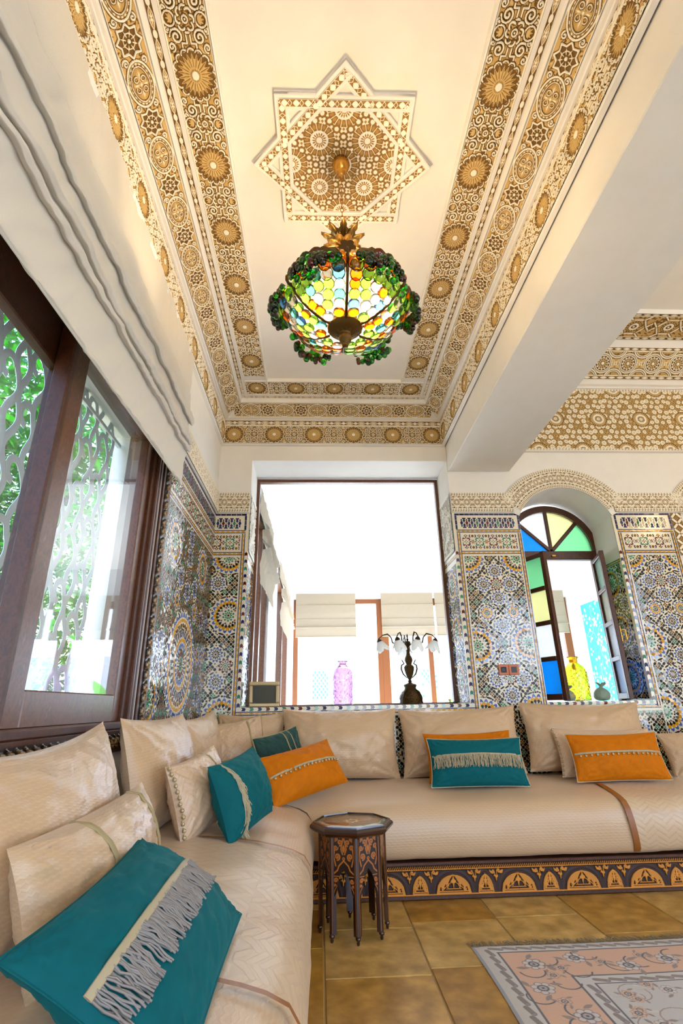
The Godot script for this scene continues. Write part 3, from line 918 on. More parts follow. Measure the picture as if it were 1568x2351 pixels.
func garden_room() -> void:
	mat("cloth_white", Color(0.64, 0.585, 0.50), 0.9, {"backlight_enabled": true, "backlight": Color(0.12, 0.12, 0.12)})
	var weave := noise_tex(0.35, Color(0.93, 0.93, 0.93), Color(1, 1, 1), 256, 2, 8)
	mat("cloth_linen", Color(0.88, 0.86, 0.82), 0.9, {"albedo_texture": weave, "uv1_scale": Vector3(6, 6, 1), "backlight_enabled": true, "backlight": Color(0.36, 0.38, 0.42)})
	# floor, ceiling and walls of the bright room
	var t := struct("floor_far", "pale floor of the bright room behind the opening", Vector3.ZERO, "floor")
	var m := MB.new()
	m.box(Vector3(SX0 - 0.2, -0.1, SZ - 0.2), Vector3(SX1 + 0.2, 0.0, -4.54))
	obj("floor_slab", m.mesh(), mats.white_paint, t)
	t = struct("ceiling_far", "white ceiling of the bright room behind the opening", Vector3.ZERO, "ceiling")
	m = MB.new()
	m.box(Vector3(SX0 - 0.2, SCY, SZ - 0.2), Vector3(SX1 + 0.2, SCY + 0.3, -4.54))
	obj("ceiling_slab", m.mesh(), mats.white_paint, t)
	t = struct("wall_far", "white wall with wide windows at the end of the bright room")
	m = MB.new()
	m.box(Vector3(SX0 - 0.2, 3.2, SZ - 0.2), Vector3(SX1 + 0.2, SCY, SZ))
	m.box(Vector3(SX0 - 0.2, 0, SZ - 0.2), Vector3(SX1 + 0.2, 0.25, SZ))
	for x in [[SX0 - 0.2, -0.55], [5.55, SX1 + 0.2]]: m.box(Vector3(x[0], 0.25, SZ - 0.2), Vector3(x[1], 3.2, SZ))
	obj("wall_face", m.mesh(), mats.white_paint, t)
	t = struct("wall_far_left", "white left wall of the bright room with tall windows", Vector3.ZERO, "wall")
	m = MB.new()
	for z in [[-4.54, -4.85], [-6.2, -7.5], [-10.4, SZ]]: m.box(Vector3(SX0 - 0.2, 0, z[1]), Vector3(SX0, SCY, z[0]))
	for z in [[-4.85, -6.2], [-7.5, -10.4]]:
		m.box(Vector3(SX0 - 0.2, 0, z[1]), Vector3(SX0, 0.25, z[0]))
		m.box(Vector3(SX0 - 0.2, 3.0, z[1]), Vector3(SX0, SCY, z[0]))
	obj("wall_face", m.mesh(), mats.white_paint, t)
	t = struct("wall_far_right", "right wall of the bright room papered in turquoise with cream blossoms", Vector3.ZERO, "wall")
	m = MB.new()
	m.box(Vector3(SX1, 0, SZ), Vector3(SX1 + 0.2, SCY, -4.54))
	obj("wall_face", m.mesh(), mats.white_paint, t)
	var r := Ras.new(1.0, 1.0, 256, 0.0)
	rng.seed = 5
	for k in 16:
		var a := Vector2(rng.randf(), rng.randf())
		r.arc(a, 0.16, rng.randf() * TAU, rng.randf() * TAU + 1.2, 0.005, 0.4, 12)
	for k in 90: blossom_print(r, Vector2(rng.randf(), rng.randf()), rng.randf_range(0.014, 0.03))
	mat("wallpaper", Color.WHITE, 0.8, {"albedo_texture": tex(r.image([[0.0, Color(0.28, 0.70, 0.72)], [0.4, Color(0.62, 0.66, 0.52)], [0.7, Color(0.92, 0.86, 0.72)], [1.0, Color(0.95, 0.91, 0.82)]]))})
	m = MB.new()
	m.grid(1, 1, func(u, v): return Vector3(SX1 - 0.004, 0.1 + 2.9 * v, lerpf(-9.3, SZ, 1.0 - u)), Vector2(1.4, 2.4))
	obj("wallpaper", m.mesh(), mats.wallpaper, t)
	# wooden frame at the far side of the opening
	t = struct("window_2", "thin brown wooden frame of the wide opening in the back wall")
	frame_bars(t, mats.wood_mid, Vector3(OX0 - 0.005, OY0 - 0.02, -4.54), Vector3(OX1 + 0.005, OY1, -4.60), 0.034, 0.06, 2)
	# windows at the end and on the left
	t = struct("window_3", "wide wooden windows at the end of the bright room")
	for x in [[-0.55, 1.36], [1.36, 3.45], [3.45, 5.55]]:
		frame_bars(t, mats.wood_warm, Vector3(x[0], 0.25, SZ - 0.1), Vector3(x[1], 3.2, SZ - 0.1), 0.10 if x[0] < 0 else 0.15, 0.1, 2)
		m = MB.new()
		m.box(Vector3((x[0] + x[1]) / 2 - 0.05, 0.3, SZ - 0.14), Vector3((x[0] + x[1]) / 2 + 0.05, 3.15, SZ - 0.06), 0.004)
		if x[0] > 0: obj("mullion", m.mesh(), mats.wood_warm, t)
	t = struct("window_4", "tall dark framed windows on the left of the bright room")
	for z in [[-6.2, -4.85], [-10.4, -7.5]]:
		frame_bars(t, mats.wood_mid, Vector3(SX0 - 0.08, 0.25, z[0]), Vector3(SX0 - 0.08, 3.0, z[1]), 0.09, 0.12, 0)
		m = MB.new()
		m.box(Vector3(SX0 - 0.12, 0.3, (z[0] + z[1]) / 2 - 0.05), Vector3(SX0 - 0.02, 2.95, (z[0] + z[1]) / 2 + 0.05), 0.004)
		obj("mullion", m.mesh(), mats.wood_mid, t)
	# roman blinds of the bright room
	var prof := [Vector2(0, 3.31), Vector2(0, 3.06), Vector2(0.012, 3.055), Vector2(0.0, 3.05), Vector2(0.004, 2.76), Vector2(0.016, 2.755), Vector2(0.0, 2.75), Vector2(0.012, 2.62), Vector2(0.05, 2.57), Vector2(0.02, 2.56), Vector2(0.005, 2.58), Vector2(0.0, 2.40), Vector2(0.012, 2.385), Vector2(0.0, 2.37)]
	var spots := [[-0.5, 1.3, "white roman blind at the end window behind the purple bottle"], [1.36, 1.15, "white roman blind at the end window behind the bronze lamp"], [2.55, 1.2, "white roman blind at the end window next to the lamp blind"], [3.85, 1.62, "white roman blind at the end window by the turquoise wallpaper"]]
	for i in spots.size():
		var o := obj("roman_blind", blind_mesh(prof, spots[i][1], 0.006, i + 1, 30, 3), mats.cloth_white)
		o.position = Vector3(spots[i][0], 0.0 if i < 3 else 0.03, SZ + 0.05)
		tag(o, spots[i][2], "blind", "blinds of the bright room")
	var side := [Vector2(0, 3.12), Vector2(0, 2.85), Vector2(0.05, 2.72), Vector2(0.10, 2.66), Vector2(0.03, 2.65), Vector2(0.03, 2.56), Vector2(0.11, 2.46), Vector2(0.04, 2.44), Vector2(0.02, 2.3), Vector2(0.03, 2.12)]
	for i in 2:
		var o := obj("roman_blind", blind_mesh(side, 1.5 if i == 0 else 2.9, 0.012, i + 11, 40, 4), mats.cloth_white)
		o.transform = Transform3D(Basis(Vector3.FORWARD, Vector3.UP, Vector3.RIGHT), Vector3(SX0 + 0.03, 0, -4.75 if i == 0 else -7.45))
		tag(o, ["gathered white blind on the side window just past the opening", "gathered white blind on the far side window of the bright room"][i], "blind", "blinds of the bright room")
	garden()

func blossom_print(r: Ras, p: Vector2, rad: float) -> void:
	for k in 5: r.dot(p + Vector2.from_angle(TAU * k / 5) * rad * 0.6, rad * 0.5, 0.9)
	r.dot(p, rad * 0.25, 0.5)

func leaf_mesh(l: float, w: float) -> ArrayMesh:
	var m := MB.new()
	m.grid(2, 3, func(u, v):
		var ww: float = w * sin(PI * clampf(v * 0.9 + 0.06, 0, 1))
		return Vector3((u - 0.5) * ww, 0.18 * l * v * v - absf(u - 0.5) * ww * -0.35, -v * l))
	return m.mesh()

func garden() -> void:
	var t := struct("floor_garden", "pale paving and lawn of the garden outside", Vector3.ZERO, "ground")
	var m := MB.new()
	m.box(Vector3(-14, -0.3, -30), Vector3(16, -0.12, 12))
	obj("ground_slab", m.mesh(), mats.paving, t)
	t = struct("wall_garden", "white garden wall with arched blue tile panels", Vector3.ZERO, "wall")
	m = MB.new()
	m.box(Vector3(-14, -0.2, -20.3), Vector3(16, 2.9, -20.0))
	obj("wall_face", m.mesh(), mats.stone_wall, t)
	mat("pool_blue", Color(0.30, 0.48, 0.62), 0.4)
	for x in [0.05, 4.2]:
		m = MB.new()
		var poly := PackedVector2Array([Vector2(-0.34, 1.2)])
		poly.append_array(arch(0, 2.0, 0.34, PI, 0, 14))
		poly.append(Vector2(0.34, 1.2))
		m.prism(poly, 0, 0.05, Transform3D(Basis(), Vector3(x, 0, -20.0)))
		obj("arched_panel", m.mesh(), mats.stone_wall, t)
		var tiles := MB.new()
		for j in 10:
			for i in 8:
				if (i + j) % 2 == 0 and Vector2(i - 3.5, maxf(j - 6.5, 0) * 1.1).length() < 4.0:
					tiles.box(Vector3(x - 0.30 + 0.075 * i, 1.25 + 0.10 * j, -19.96), Vector3(x - 0.231 + 0.075 * i, 1.345 + 0.10 * j, -19.94))
		var o := obj("tiles", tiles.mesh(), mats.pool_blue, t)
		o.set_meta("kind", "stuff")
	# plants in the garden behind the bright room
	mat("leaf_big", Color(0.22, 0.45, 0.20), 0.5, {"backlight_enabled": true, "backlight": Color(0.35, 0.6, 0.25)})
	mat("trunk", Color(0.36, 0.27, 0.18), 0.9)
	var kinds := [["banana_plant", "banana plant with broad upright leaves behind the purple bottle", Vector3(0.62, -0.12, -14.6), 1.5, 0.34, 7], ["palm_plant", "low feathery palm in the garden left of the purple bottle", Vector3(-0.75, -0.12, -12.6), 1.0, 0.10, 16], ["banana_plant", "tall banana plant with leaves above the bronze lamp", Vector3(3.6, -0.12, -14.6), 2.3, 0.42, 8], ["palm_plant", "low palm in the garden behind the bronze lamp", Vector3(1.55, -0.12, -12.5), 0.9, 0.10, 16], ["banana_plant", "banana plant behind the yellow bottle", Vector3(9.2, -0.12, -17.0), 2.0, 0.38, 7]]
	rng.seed = 41
	for k in kinds:
		var p := thing(k[0], k[1], "plant", k[2], "plants in the garden")
		var st := MB.new()
		st.tube([Vector3.ZERO, Vector3(0.02, 0.5, 0), Vector3(0, 0.9 * k[3] * 0.6, 0)], [0.10, 0.08, 0.05], 8)
		obj("stem", st.mesh(), mats.trunk, p)
		for i in k[5]:
			var an: float = TAU * i / k[5] + rng.randf() * 0.5
			var lift := rng.randf_range(0.4, 1.2)
			var lm := MB.new()
			var l: float = k[3] * rng.randf_range(0.8, 1.1)
			var wd: float = k[4]
			lm.grid(4, 8, func(u, v):
				var ww: float = wd * sin(PI * clampf(v * 0.93 + 0.05, 0, 1))
				return Vector3((u - 0.5) * ww, l * (v * sin(lift) - v * v * 0.35) + absf(u - 0.5) * ww * 0.3, -l * v * cos(lift) * 1.1))
			var o := obj("leaf", lm.mesh(), mats.leaf_big, p)
			o.transform = Transform3D(Basis(Vector3.UP, an), Vector3(0, 0.5 * k[3] * 0.6, 0))
	# hedge of shrubs and a tree branch outside the left window
	mat("leaf_small", Color(0.21, 0.45, 0.11), 0.45, {"backlight_enabled": true, "backlight": Color(0.38, 0.75, 0.18), "vertex_color_use_as_albedo": true})
	var lmesh := leaf_mesh(0.11, 0.05)
	var hedge := thing("hedge", "dense sunlit green hedge outside the left window behind the iron grille", "hedge")
	m = MB.new()
	for z in [-5.4, -4.2, -3.3, -2.2]:
		m.tube([Vector3(-3.0, -0.12, z), Vector3(-2.9, 1.2, z + 0.1), Vector3(-3.1, 2.4, z - 0.1), Vector3(-2.8, 3.6, z)], [0.06, 0.05, 0.04, 0.02], 7)
	obj("trunks", m.mesh(), mats.trunk, hedge)
	var mm := MultiMesh.new()
	mm.transform_format = MultiMesh.TRANSFORM_3D
	mm.use_colors = true
	mm.mesh = lmesh
	var n := 42000
	mm.instance_count = n
	for i in n:
		var p := Vector3(rng.randf_range(-4.4, -2.1), rng.randf_range(-0.1, 5.2), rng.randf_range(-8.0, 0.2))
		p.x += noise.get_noise_2d(p.z * 1.1, p.y * 1.3) * 0.7
		if noise.get_noise_3d(p.x * 1.6, p.y * 1.6 + 9.0, p.z * 1.6) < -0.12 - 0.05 * p.y: p.x -= 0.9
		var b := Basis.from_euler(Vector3(rng.randf_range(-1.2, 0.6), rng.randf() * TAU, rng.randf_range(-0.6, 0.6))).scaled(Vector3.ONE * rng.randf_range(0.7, 1.35))
		mm.set_instance_transform(i, Transform3D(b, p))
		mm.set_instance_color(i, [Color(1, 1, 1), Color(0.85, 1.0, 0.8), Color(1.1, 1.0, 0.7)][rng.randi() % 3])
	var mi := MultiMeshInstance3D.new()
	mi.name = "leaves"
	mi.multimesh = mm
	mi.material_override = mats.leaf_small
	mi.set_meta("kind", "stuff")
	hedge.add_child(mi)

func left_window() -> void:
	var t := struct("window_1", "wide dark wooden sliding window in the left wall with clear panes")
	var zr := WZ0
	var m := MB.new()
	# outer frame: right jamb, head, sill
	for b in [[Vector3(-1.06, WY0, zr), Vector3(-0.905, WY1, zr + 0.13)], [Vector3(-1.06, 2.43, zr), Vector3(-0.905, WY1, WZ1)], [Vector3(-1.06, WY0 - 0.01, zr), Vector3(-0.885, WY0 + 0.022, WZ1)]]:
		m = MB.new(); m.box(b[0], b[1], 0.006)
		obj("frame_bar", m.mesh(), mats.wood_dark, t)
	for k in 2:                                         # grooves of the jamb
		m = MB.new(); m.box(Vector3(-0.925, WY0 + 0.02, zr + 0.02 + 0.05 * k), Vector3(-0.893 + 0.006 * k, 2.45, zr + 0.045 + 0.05 * k), 0.006)
		obj("jamb_bead", m.mesh(), mats.wood_dark, t)
	var sashes := [[-2.53, -1.60, -0.945, mats.wood_mid, "sash", 2.37], [-1.70, -0.75, -1.005, mats.wood_dark, "sash", 2.21]]
	for s in sashes:
		var sash := Node3D.new()
		sash.name = s[4]
		t.add_child(sash, true)
		var z0: float = s[0]; var z1: float = s[1]; var x: float = s[2]
		for b in [[z0, z0 + 0.075, WY0 + 0.02, 2.44], [z1 - 0.115, z1, WY0 + 0.02, 2.44], [z0 + 0.075, z1 - 0.115, WY0 + 0.02, WY0 + 0.135], [z0 + 0.075, z1 - 0.115, s[5], 2.44]]:
			m = MB.new(); m.box(Vector3(x - 0.022, b[2], b[0]), Vector3(x + 0.022, b[3], b[1]), 0.005)
			obj("sash_bar", m.mesh(), s[3], sash)
		m = MB.new(); m.box(Vector3(x - 0.035, WY0 + 0.03, z1 - 0.012), Vector3(x + 0.03, 2.39, z1 + 0.022), 0.006)
		obj("weather_bead", m.mesh(), mats.wood_dark, sash)
		m = MB.new(); m.quad(Vector3(x, 1.05, z1 - 0.11), Vector3(x, 1.05, z0 + 0.07), Vector3(x, s[5] + 0.01, z0 + 0.07), Vector3(x, s[5] + 0.01, z1 - 0.11))
		obj("pane", m.mesh(), mats.pane, sash)
		m = MB.new(); m.quad(Vector3(x - 0.014, 1.05, z1 - 0.11), Vector3(x - 0.014, 1.05, z0 + 0.07), Vector3(x - 0.014, s[5] + 0.01, z0 + 0.07), Vector3(x - 0.014, s[5] + 0.01, z1 - 0.11))
		obj("pane", m.mesh(), mats.pane, sash)
	# carved moulding round the window: gilded scrolls on dark wood
	var r := Ras.new(3.0, 1.0, 90, 0.15)
	for k in 4:
		spiral(r, Vector2(0.36 + 0.75 * k, 0.5), 0.30, 1.0 if k % 2 == 0 else -1.0, PI / 2, 0.07, 1.2)
		r.seg(Vector2(0.05 + 0.75 * k, 0.15), Vector2(0.72 + 0.75 * k, 0.9), 0.05, 0.8)
	unit("gilt", r, [[0.0, Color(0.09, 0.055, 0.035)], [0.5, Color(0.24, 0.16, 0.09)], [0.85, Color(0.52, 0.40, 0.25)], [1.0, Color(0.64, 0.52, 0.34)]], 0.014, 0.35)
	var tr := struct("trim_11", "dark carved and gilded scroll moulding round the left window", Vector3.ZERO, "moulding")
	m = MB.new()
	m.box(Vector3(XL, 0.86, -2.80), Vector3(XL + 0.012, WY1 + 0.05, -2.66), 0.003)
	m.box(Vector3(XL, 0.83, -2.80), Vector3(XL + 0.012, 0.92, WZ1), 0.003)
	obj("moulding_back", m.mesh(), mats.wood_dark, tr)
	for k in 7: carved(tr, "gilt", 0.22, 0.055, Vector3(XL + 0.013, 0.97 + 0.22 * k, -2.75), Vector3.UP, Vector3.BACK, 40, 14)
	for k in 14: carved(tr, "gilt", 0.20, 0.060, Vector3(XL + 0.013, 0.845, -2.70 + 0.20 * k), Vector3.FORWARD, Vector3.UP, 40, 14)
	# wrought-iron grille outside
	mat("grille_paint", Color(0.80, 0.85, 0.87), 0.5)
	var g := thing("window_grille", "pale painted wrought-iron grille of wavy bars outside the left window", "grille")
	for c in 15:
		var zc := -0.2 - 0.165 * c
		for sgn in [-1.0, 1.0]:
			var path := []
			for i in 81:
				var y := 0.75 + 1.75 * i / 80.0
				var ph := y / 0.24 * TAU + (PI if c % 2 else 0.0)
				path.append(Vector3(-1.16, y, zc + sgn * (0.024 + 0.022 * cos(ph)) + 0.010 * sin(ph * 0.5)))
			m = MB.new()
			m.tube(path, 0.019, 6, Vector2(0.17, 1.0))
			obj("wavy_bar", m.mesh(), mats.grille_paint, g)
		for k in 7:                                    # scrolls that tie the bars together
			var yc := 0.90 + 0.24 * k + (0.12 if c % 2 else 0.0)
			var arcp := []
			for i in 13: arcp.append(Vector3(-1.16, yc + 0.045 * sin(-1.6 + 4.4 * i / 12.0), zc + 0.075 + 0.042 * cos(-1.6 + 4.4 * i / 12.0)))
			m = MB.new()
			m.tube(arcp, 0.018, 6, Vector2(0.17, 1.0))
			obj("scroll", m.mesh(), mats.grille_paint, g)
	for y in [0.85, 2.42]:
		m = MB.new(); m.box(Vector3(-1.17, y, -2.64), Vector3(-1.15, y + 0.02, 0.0))
		obj("rail", m.mesh(), mats.grille_paint, g)
	# roman blind half raised in front of the window
	var prof := [Vector2(0, 3.10), Vector2(0.0, 2.845), Vector2(-0.010, 2.838), Vector2(0.006, 2.828), Vector2(0.010, 2.72), Vector2(0.035, 2.655), Vector2(0.046, 2.625), Vector2(0.036, 2.605), Vector2(0.014, 2.622), Vector2(0.018, 2.56), Vector2(0.040, 2.505), Vector2(0.050, 2.482), Vector2(0.036, 2.466), Vector2(0.016, 2.478), Vector2(0.022, 2.455), Vector2(0.040, 2.440), Vector2(0.030, 2.422), Vector2(0.008, 2.432), Vector2(0.004, 2.33), Vector2(0.006, 2.235), Vector2(0.012, 2.228), Vector2(0.013, 2.212), Vector2(0.004, 2.208)]
	var bl := thing("roman_blind", "large cream linen roman blind half raised over the left window", "blind")
	var o := obj("cloth", blind_mesh(prof, 2.66, 0.015, 2, 170, 4, 0.05), mats.cloth_linen, bl)
	o.transform = Transform3D(Basis(Vector3.FORWARD, Vector3.UP, Vector3.RIGHT), Vector3(-0.80, 0, -0.03))
	m = MB.new(); m.box(Vector3(-0.89, 3.07, -2.70), Vector3(-0.802, 3.11, -0.03), 0.004)
	obj("head_rail", m.mesh(), mats.white_paint, bl)
	m = MB.new(); m.cuboid(Transform3D(Basis(Vector3.RIGHT, 0.05), Vector3(-0.796, 2.150, -1.36)), Vector3(0.008, 0.02, 2.66), 0.003)
	obj("hem_bar", m.mesh(), mats.cloth_linen, bl)
	# window of the wall behind the camera
	t = struct("window_5", "tall wooden window in the wall behind the camera")
	frame_bars(t, mats.wood_dark, Vector3(3.8, 1.4, FRONT + 0.1), Vector3(5.2, 3.2, FRONT + 0.1), 0.08, 0.1, 2)
	var dr := struct("door_added_1", "wide glazed wooden door added in the wall behind the camera for more daylight")  # unseen opening, added so daylight reaches the seats and the floor
	for dx in [0.1, 1.4]: frame_bars(dr, mats.wood_dark, Vector3(dx, 0.0, FRONT + 0.1), Vector3(dx + 1.3, 2.3, FRONT + 0.1), 0.09, 0.06, 2)
	var t8 := struct("window_8", "wide wooden window added in the right wall of the salon for more daylight")  # out of view, added to raise the daylight inside the salon
	frame_bars(t8, mats.wood_dark, Vector3(RIGHT + 0.1, 0.3, 0.3), Vector3(RIGHT + 0.1, 3.2, 2.6), 0.08, 0.1, 0)
	m = MB.new(); m.box(Vector3(4.46, 1.45, FRONT + 0.06), Vector3(4.54, 3.15, FRONT + 0.14), 0.004)
	obj("mullion", m.mesh(), mats.wood_dark, t)

# ------------------------------------------------------------------ zellige: every glazed piece is cut and set on its own
const PAL := {
	"navy": Color(0.115, 0.125, 0.33), "black": Color(0.10, 0.095, 0.085), "yellow": Color(0.86, 0.60, 0.06), "green": Color(0.20, 0.50, 0.37),
	"maroon": Color(0.37, 0.105, 0.085), "blue": Color(0.27, 0.38, 0.66), "brown": Color(0.50, 0.32, 0.06), "white": Color(0.90, 0.87, 0.79), "teal": Color(0.22, 0.55, 0.50)}

class Tiles:
	var pieces := []           # [polygon, colour name]
	var clip: PackedVector2Array
	var lo := Vector2.ZERO
	var hi := Vector2.ZERO
	var taken := []            # circles that the filler leaves free
	func window(a: Vector2, b: Vector2) -> void:
		lo = a; hi = b
		clip = PackedVector2Array([a, Vector2(b.x, a.y), b, Vector2(a.x, b.y)])
	func put(poly: PackedVector2Array, col: String) -> void:
		var inside := 0
		for p in poly:
			if p.x >= lo.x and p.x <= hi.x and p.y >= lo.y and p.y <= hi.y: inside += 1
		if inside == poly.size(): pieces.append([poly, col])
		elif inside > 0:
			for q in Geometry2D.intersect_polygons(poly, clip):
				if q.size() > 2 and not Geometry2D.triangulate_polygon(q).is_empty(): pieces.append([q, col])
	func at(c: Vector2, an: float, pts: Array, col: String, k := 1.0) -> void:
		# points are (outwards, sideways) from c in the direction an
		var d := Vector2.from_angle(an); var s := Vector2(-d.y, d.x)
		var poly := PackedVector2Array()
		for p in pts: poly.append(c + d * p.x * k + s * p.y * k)
		put(poly, col)
	# ring of n kites, petals or arrowheads between two radii
	func ring(c: Vector2, n: int, r0: float, r1: float, shape: String, col: String, ph := 0.0, fill := 0.8) -> void:
		var h0 := r0 * sin(PI / n) * fill; var h1 := r1 * sin(PI / n) * fill; var rm := (r0 + r1) / 2; var hm := rm * sin(PI / n) * fill
		for i in n:
			var an := ph + TAU * i / n
			match shape:
				"kite": at(c, an, [Vector2(r0, 0), Vector2(lerpf(r0, r1, 0.62), -hm), Vector2(r1, 0), Vector2(lerpf(r0, r1, 0.62), hm)], col)
				"petal": at(c, an, [Vector2(r0, 0), Vector2(lerpf(r0, r1, 0.3), -hm * 0.85), Vector2(lerpf(r0, r1, 0.75), -hm), Vector2(r1, -hm * 0.25), Vector2(r1, hm * 0.25), Vector2(lerpf(r0, r1, 0.75), hm), Vector2(lerpf(r0, r1, 0.3), hm * 0.85)], col)
				"dart": at(c, an, [Vector2(r0, -h0 * 0.1), Vector2(rm, -hm), Vector2(r1, -h1 * 0.15), Vector2(r1, h1 * 0.15), Vector2(rm, hm), Vector2(r0, h0 * 0.1)], col)
				"arrow": at(c, an, [Vector2(lerpf(r0, r1, 0.35), 0), Vector2(r0, -hm * 0.95), Vector2(r1, -hm * 0.5), Vector2(lerpf(r0, r1, 1.25), 0), Vector2(r1, hm * 0.5), Vector2(r0, hm * 0.95)], col)
				"hex": at(c, an, [Vector2(r0, 0), Vector2(lerpf(r0, r1, 0.28), -hm * 0.8), Vector2(lerpf(r0, r1, 0.72), -hm * 0.8), Vector2(r1, 0), Vector2(lerpf(r0, r1, 0.72), hm * 0.8), Vector2(lerpf(r0, r1, 0.28), hm * 0.8)], col)
				"star": 
					var pts := []
					for k in 10: pts.append(Vector2(rm, 0) + Vector2.from_angle(TAU * k / 10) * (minf((r1 - r0) / 2, hm * 1.15) * (1.0 if k % 2 == 0 else 0.42)))
					at(c, an, pts, col)
	func disc(c: Vector2, r: float, col: String, n := 8) -> void:
		var poly := PackedVector2Array()
		for i in n: poly.append(c + Vector2.from_angle(TAU * (i + 0.5) / n) * r)
		put(poly, col)
	# the four kinds of rosette, k is the size
	func dark_star(c: Vector2, k: float) -> void:
		disc(c, 0.14 * k, "maroon")
		ring(c, 12, 0.17 * k, 0.66 * k, "kite", "black", 0.0, 0.80)
		ring(c, 12, 0.64 * k, 0.97 * k, "arrow", "blue", PI / 12, 0.97)
		collar(c, 12, 1.10 * k, 1.36 * k)
		taken.append([c, 1.34 * k])
	func red_star(c: Vector2, k: float) -> void:
		disc(c, 0.16 * k, "green")
		ring(c, 10, 0.20 * k, 0.40 * k, "kite", "black", 0.0, 0.8)
		ring(c, 10, 0.42 * k, 0.62 * k, "petal", "black", PI / 10, 0.62)
		ring(c, 10, 0.62 * k, 0.96 * k, "arrow", "maroon", 0.0, 0.95)
		taken.append([c, 1.02 * k])
	func gold_star(c: Vector2, k: float) -> void:
		disc(c, 0.15 * k, "teal")
		ring(c, 12, 0.18 * k, 0.50 * k, "kite", "black", 0.0, 0.82)
		ring(c, 12, 0.50 * k, 0.80 * k, "petal", "yellow", PI / 12, 0.92)
		ring(c, 12, 0.80 * k, 1.02 * k, "arrow", "blue", 0.0, 0.9)
		collar(c, 12, 1.14 * k, 1.42 * k)
		taken.append([c, 1.40 * k])
	func great(c: Vector2, k: float) -> void:
		disc(c, 0.075 * k, "maroon")
		ring(c, 10, 0.09 * k, 0.27 * k, "hex", "green", 0.0, 0.92)
		ring(c, 10, 0.25 * k, 0.39 * k, "petal", "green", PI / 10, 0.66)
		ring(c, 10, 0.43 * k, 0.60 * k, "star", "maroon", 0.0, 0.8)
		ring(c, 20, 0.54 * k, 0.80 * k, "kite", "black", PI / 20, 0.95)
		ring(c, 20, 0.71 * k, 0.93 * k, "petal", "yellow", 0.0, 0.9)
		ring(c, 20, 0.90 * k, 1.07 * k, "arrow", "blue", PI / 20, 0.9)
		collar(c, 20, 1.14 * k, 1.27 * k)
		taken.append([c, 1.25 * k])
	# dark lozenges and octagons set round a rosette, left out where they would meet another rosette
	func collar(c: Vector2, n: int, r0: float, r1: float) -> void:
		var rm := (r0 + r1) / 2; var hm := rm * sin(PI / n)
		for i in n:
			var an := TAU * i / n
			var p := c + Vector2.from_angle(an) * rm
			if not apart(p, c, hm): continue
			if i % 2 == 0: at(c, an, [Vector2(rm, -hm * 1.15), Vector2(r1 - (r1 - r0) * 0.1, -hm * 0.55), Vector2(r1 - (r1 - r0) * 0.1, hm * 0.55), Vector2(rm, hm * 1.15), Vector2(r0 + (r1 - r0) * 0.1, hm * 0.55), Vector2(r0 + (r1 - r0) * 0.1, -hm * 0.55)], "black")
			else: disc(p, minf(hm * 0.78, (r1 - r0) * 0.46), "black" if i % 3 else "brown")
	var centres := []          # rosettes still to come, as [middle, radius]
	func apart(p: Vector2, own: Vector2, r: float) -> bool:
		for t in taken:
			if p.distance_to(t[0]) < t[1] + r * 0.5: return false
		for t in centres:
			if t[0] != own and p.distance_to(t[0]) < t[1] + r * 0.7: return false
		return true
	func sun(c: Vector2, k: float) -> void:
		disc(c, 0.05 * k, "maroon")
		ring(c, 12, 0.06 * k, 0.15 * k, "hex", "green", 0.0, 0.9)
		ring(c, 24, 0.17 * k, 0.30 * k, "dart", "maroon", 0.0, 0.55)
		ring(c, 24, 0.32 * k, 0.45 * k, "kite", "blue", PI / 24, 0.7)
		ring(c, 28, 0.46 * k, 0.54 * k, "petal", "yellow", 0.0, 0.97)
		ring(c, 32, 0.56 * k, 0.74 * k, "dart", "navy", 0.0, 0.55)
		ring(c, 32, 0.76 * k, 0.86 * k, "petal", "brown", PI / 32, 0.7)
		ring(c, 36, 0.88 * k, 0.96 * k, "petal", "yellow", 0.0, 0.97)
		ring(c, 36, 0.98 * k, 1.08 * k, "arrow", "blue", PI / 36, 0.8)
		taken.append([c, 1.12 * k])
	func clear_of(p: Vector2, r: float) -> bool:
		for t in taken:
			if p.distance_to(t[0]) < t[1] + r: return false
		return true
	# small pieces that close the gaps left over
	func chinks(count: int, gen: RandomNumberGenerator) -> void:
		var cell := 0.03
		var hash := {}
		for pc in pieces:
			var poly: PackedVector2Array = pc[0]
			var c := Vector2.ZERO
			var ar := 0.0
			for k in poly.size():
				c += poly[k]
				ar += poly[k].cross(poly[(k + 1) % poly.size()])
			c /= poly.size()
			if c.x < lo.x - 0.02 or c.x > hi.x + 0.02 or c.y < lo.y - 0.02 or c.y > hi.y + 0.02: continue
			var reach := 0.0
			for p in poly: reach = maxf(reach, p.distance_to(c))
			var key := Vector2i((c / cell).floor())
			if not hash.has(key): hash[key] = []
			hash[key].append([c, minf(reach, sqrt(absf(ar) / 2 / PI) * 1.28)])
		var cols := ["black", "black", "brown", "blue", "maroon", "black", "green"]
		for i in count:
			var p := Vector2(gen.randf_range(lo.x + 0.004, hi.x - 0.004), gen.randf_range(lo.y + 0.004, hi.y - 0.004))
			var gap := 0.0115
			var key := Vector2i((p / cell).floor())
			for dy in range(-1, 2):
				for dx in range(-1, 2):
					for e in hash.get(key + Vector2i(dx, dy), []): gap = minf(gap, p.distance_to(e[0]) - e[1])
			if gap < 0.0055: continue
			var r := gap * 0.84
			disc(p, r, cols[i % cols.size()], 6 if i % 3 else 8)
			if not hash.has(key): hash[key] = []
			hash[key].append([p, r])
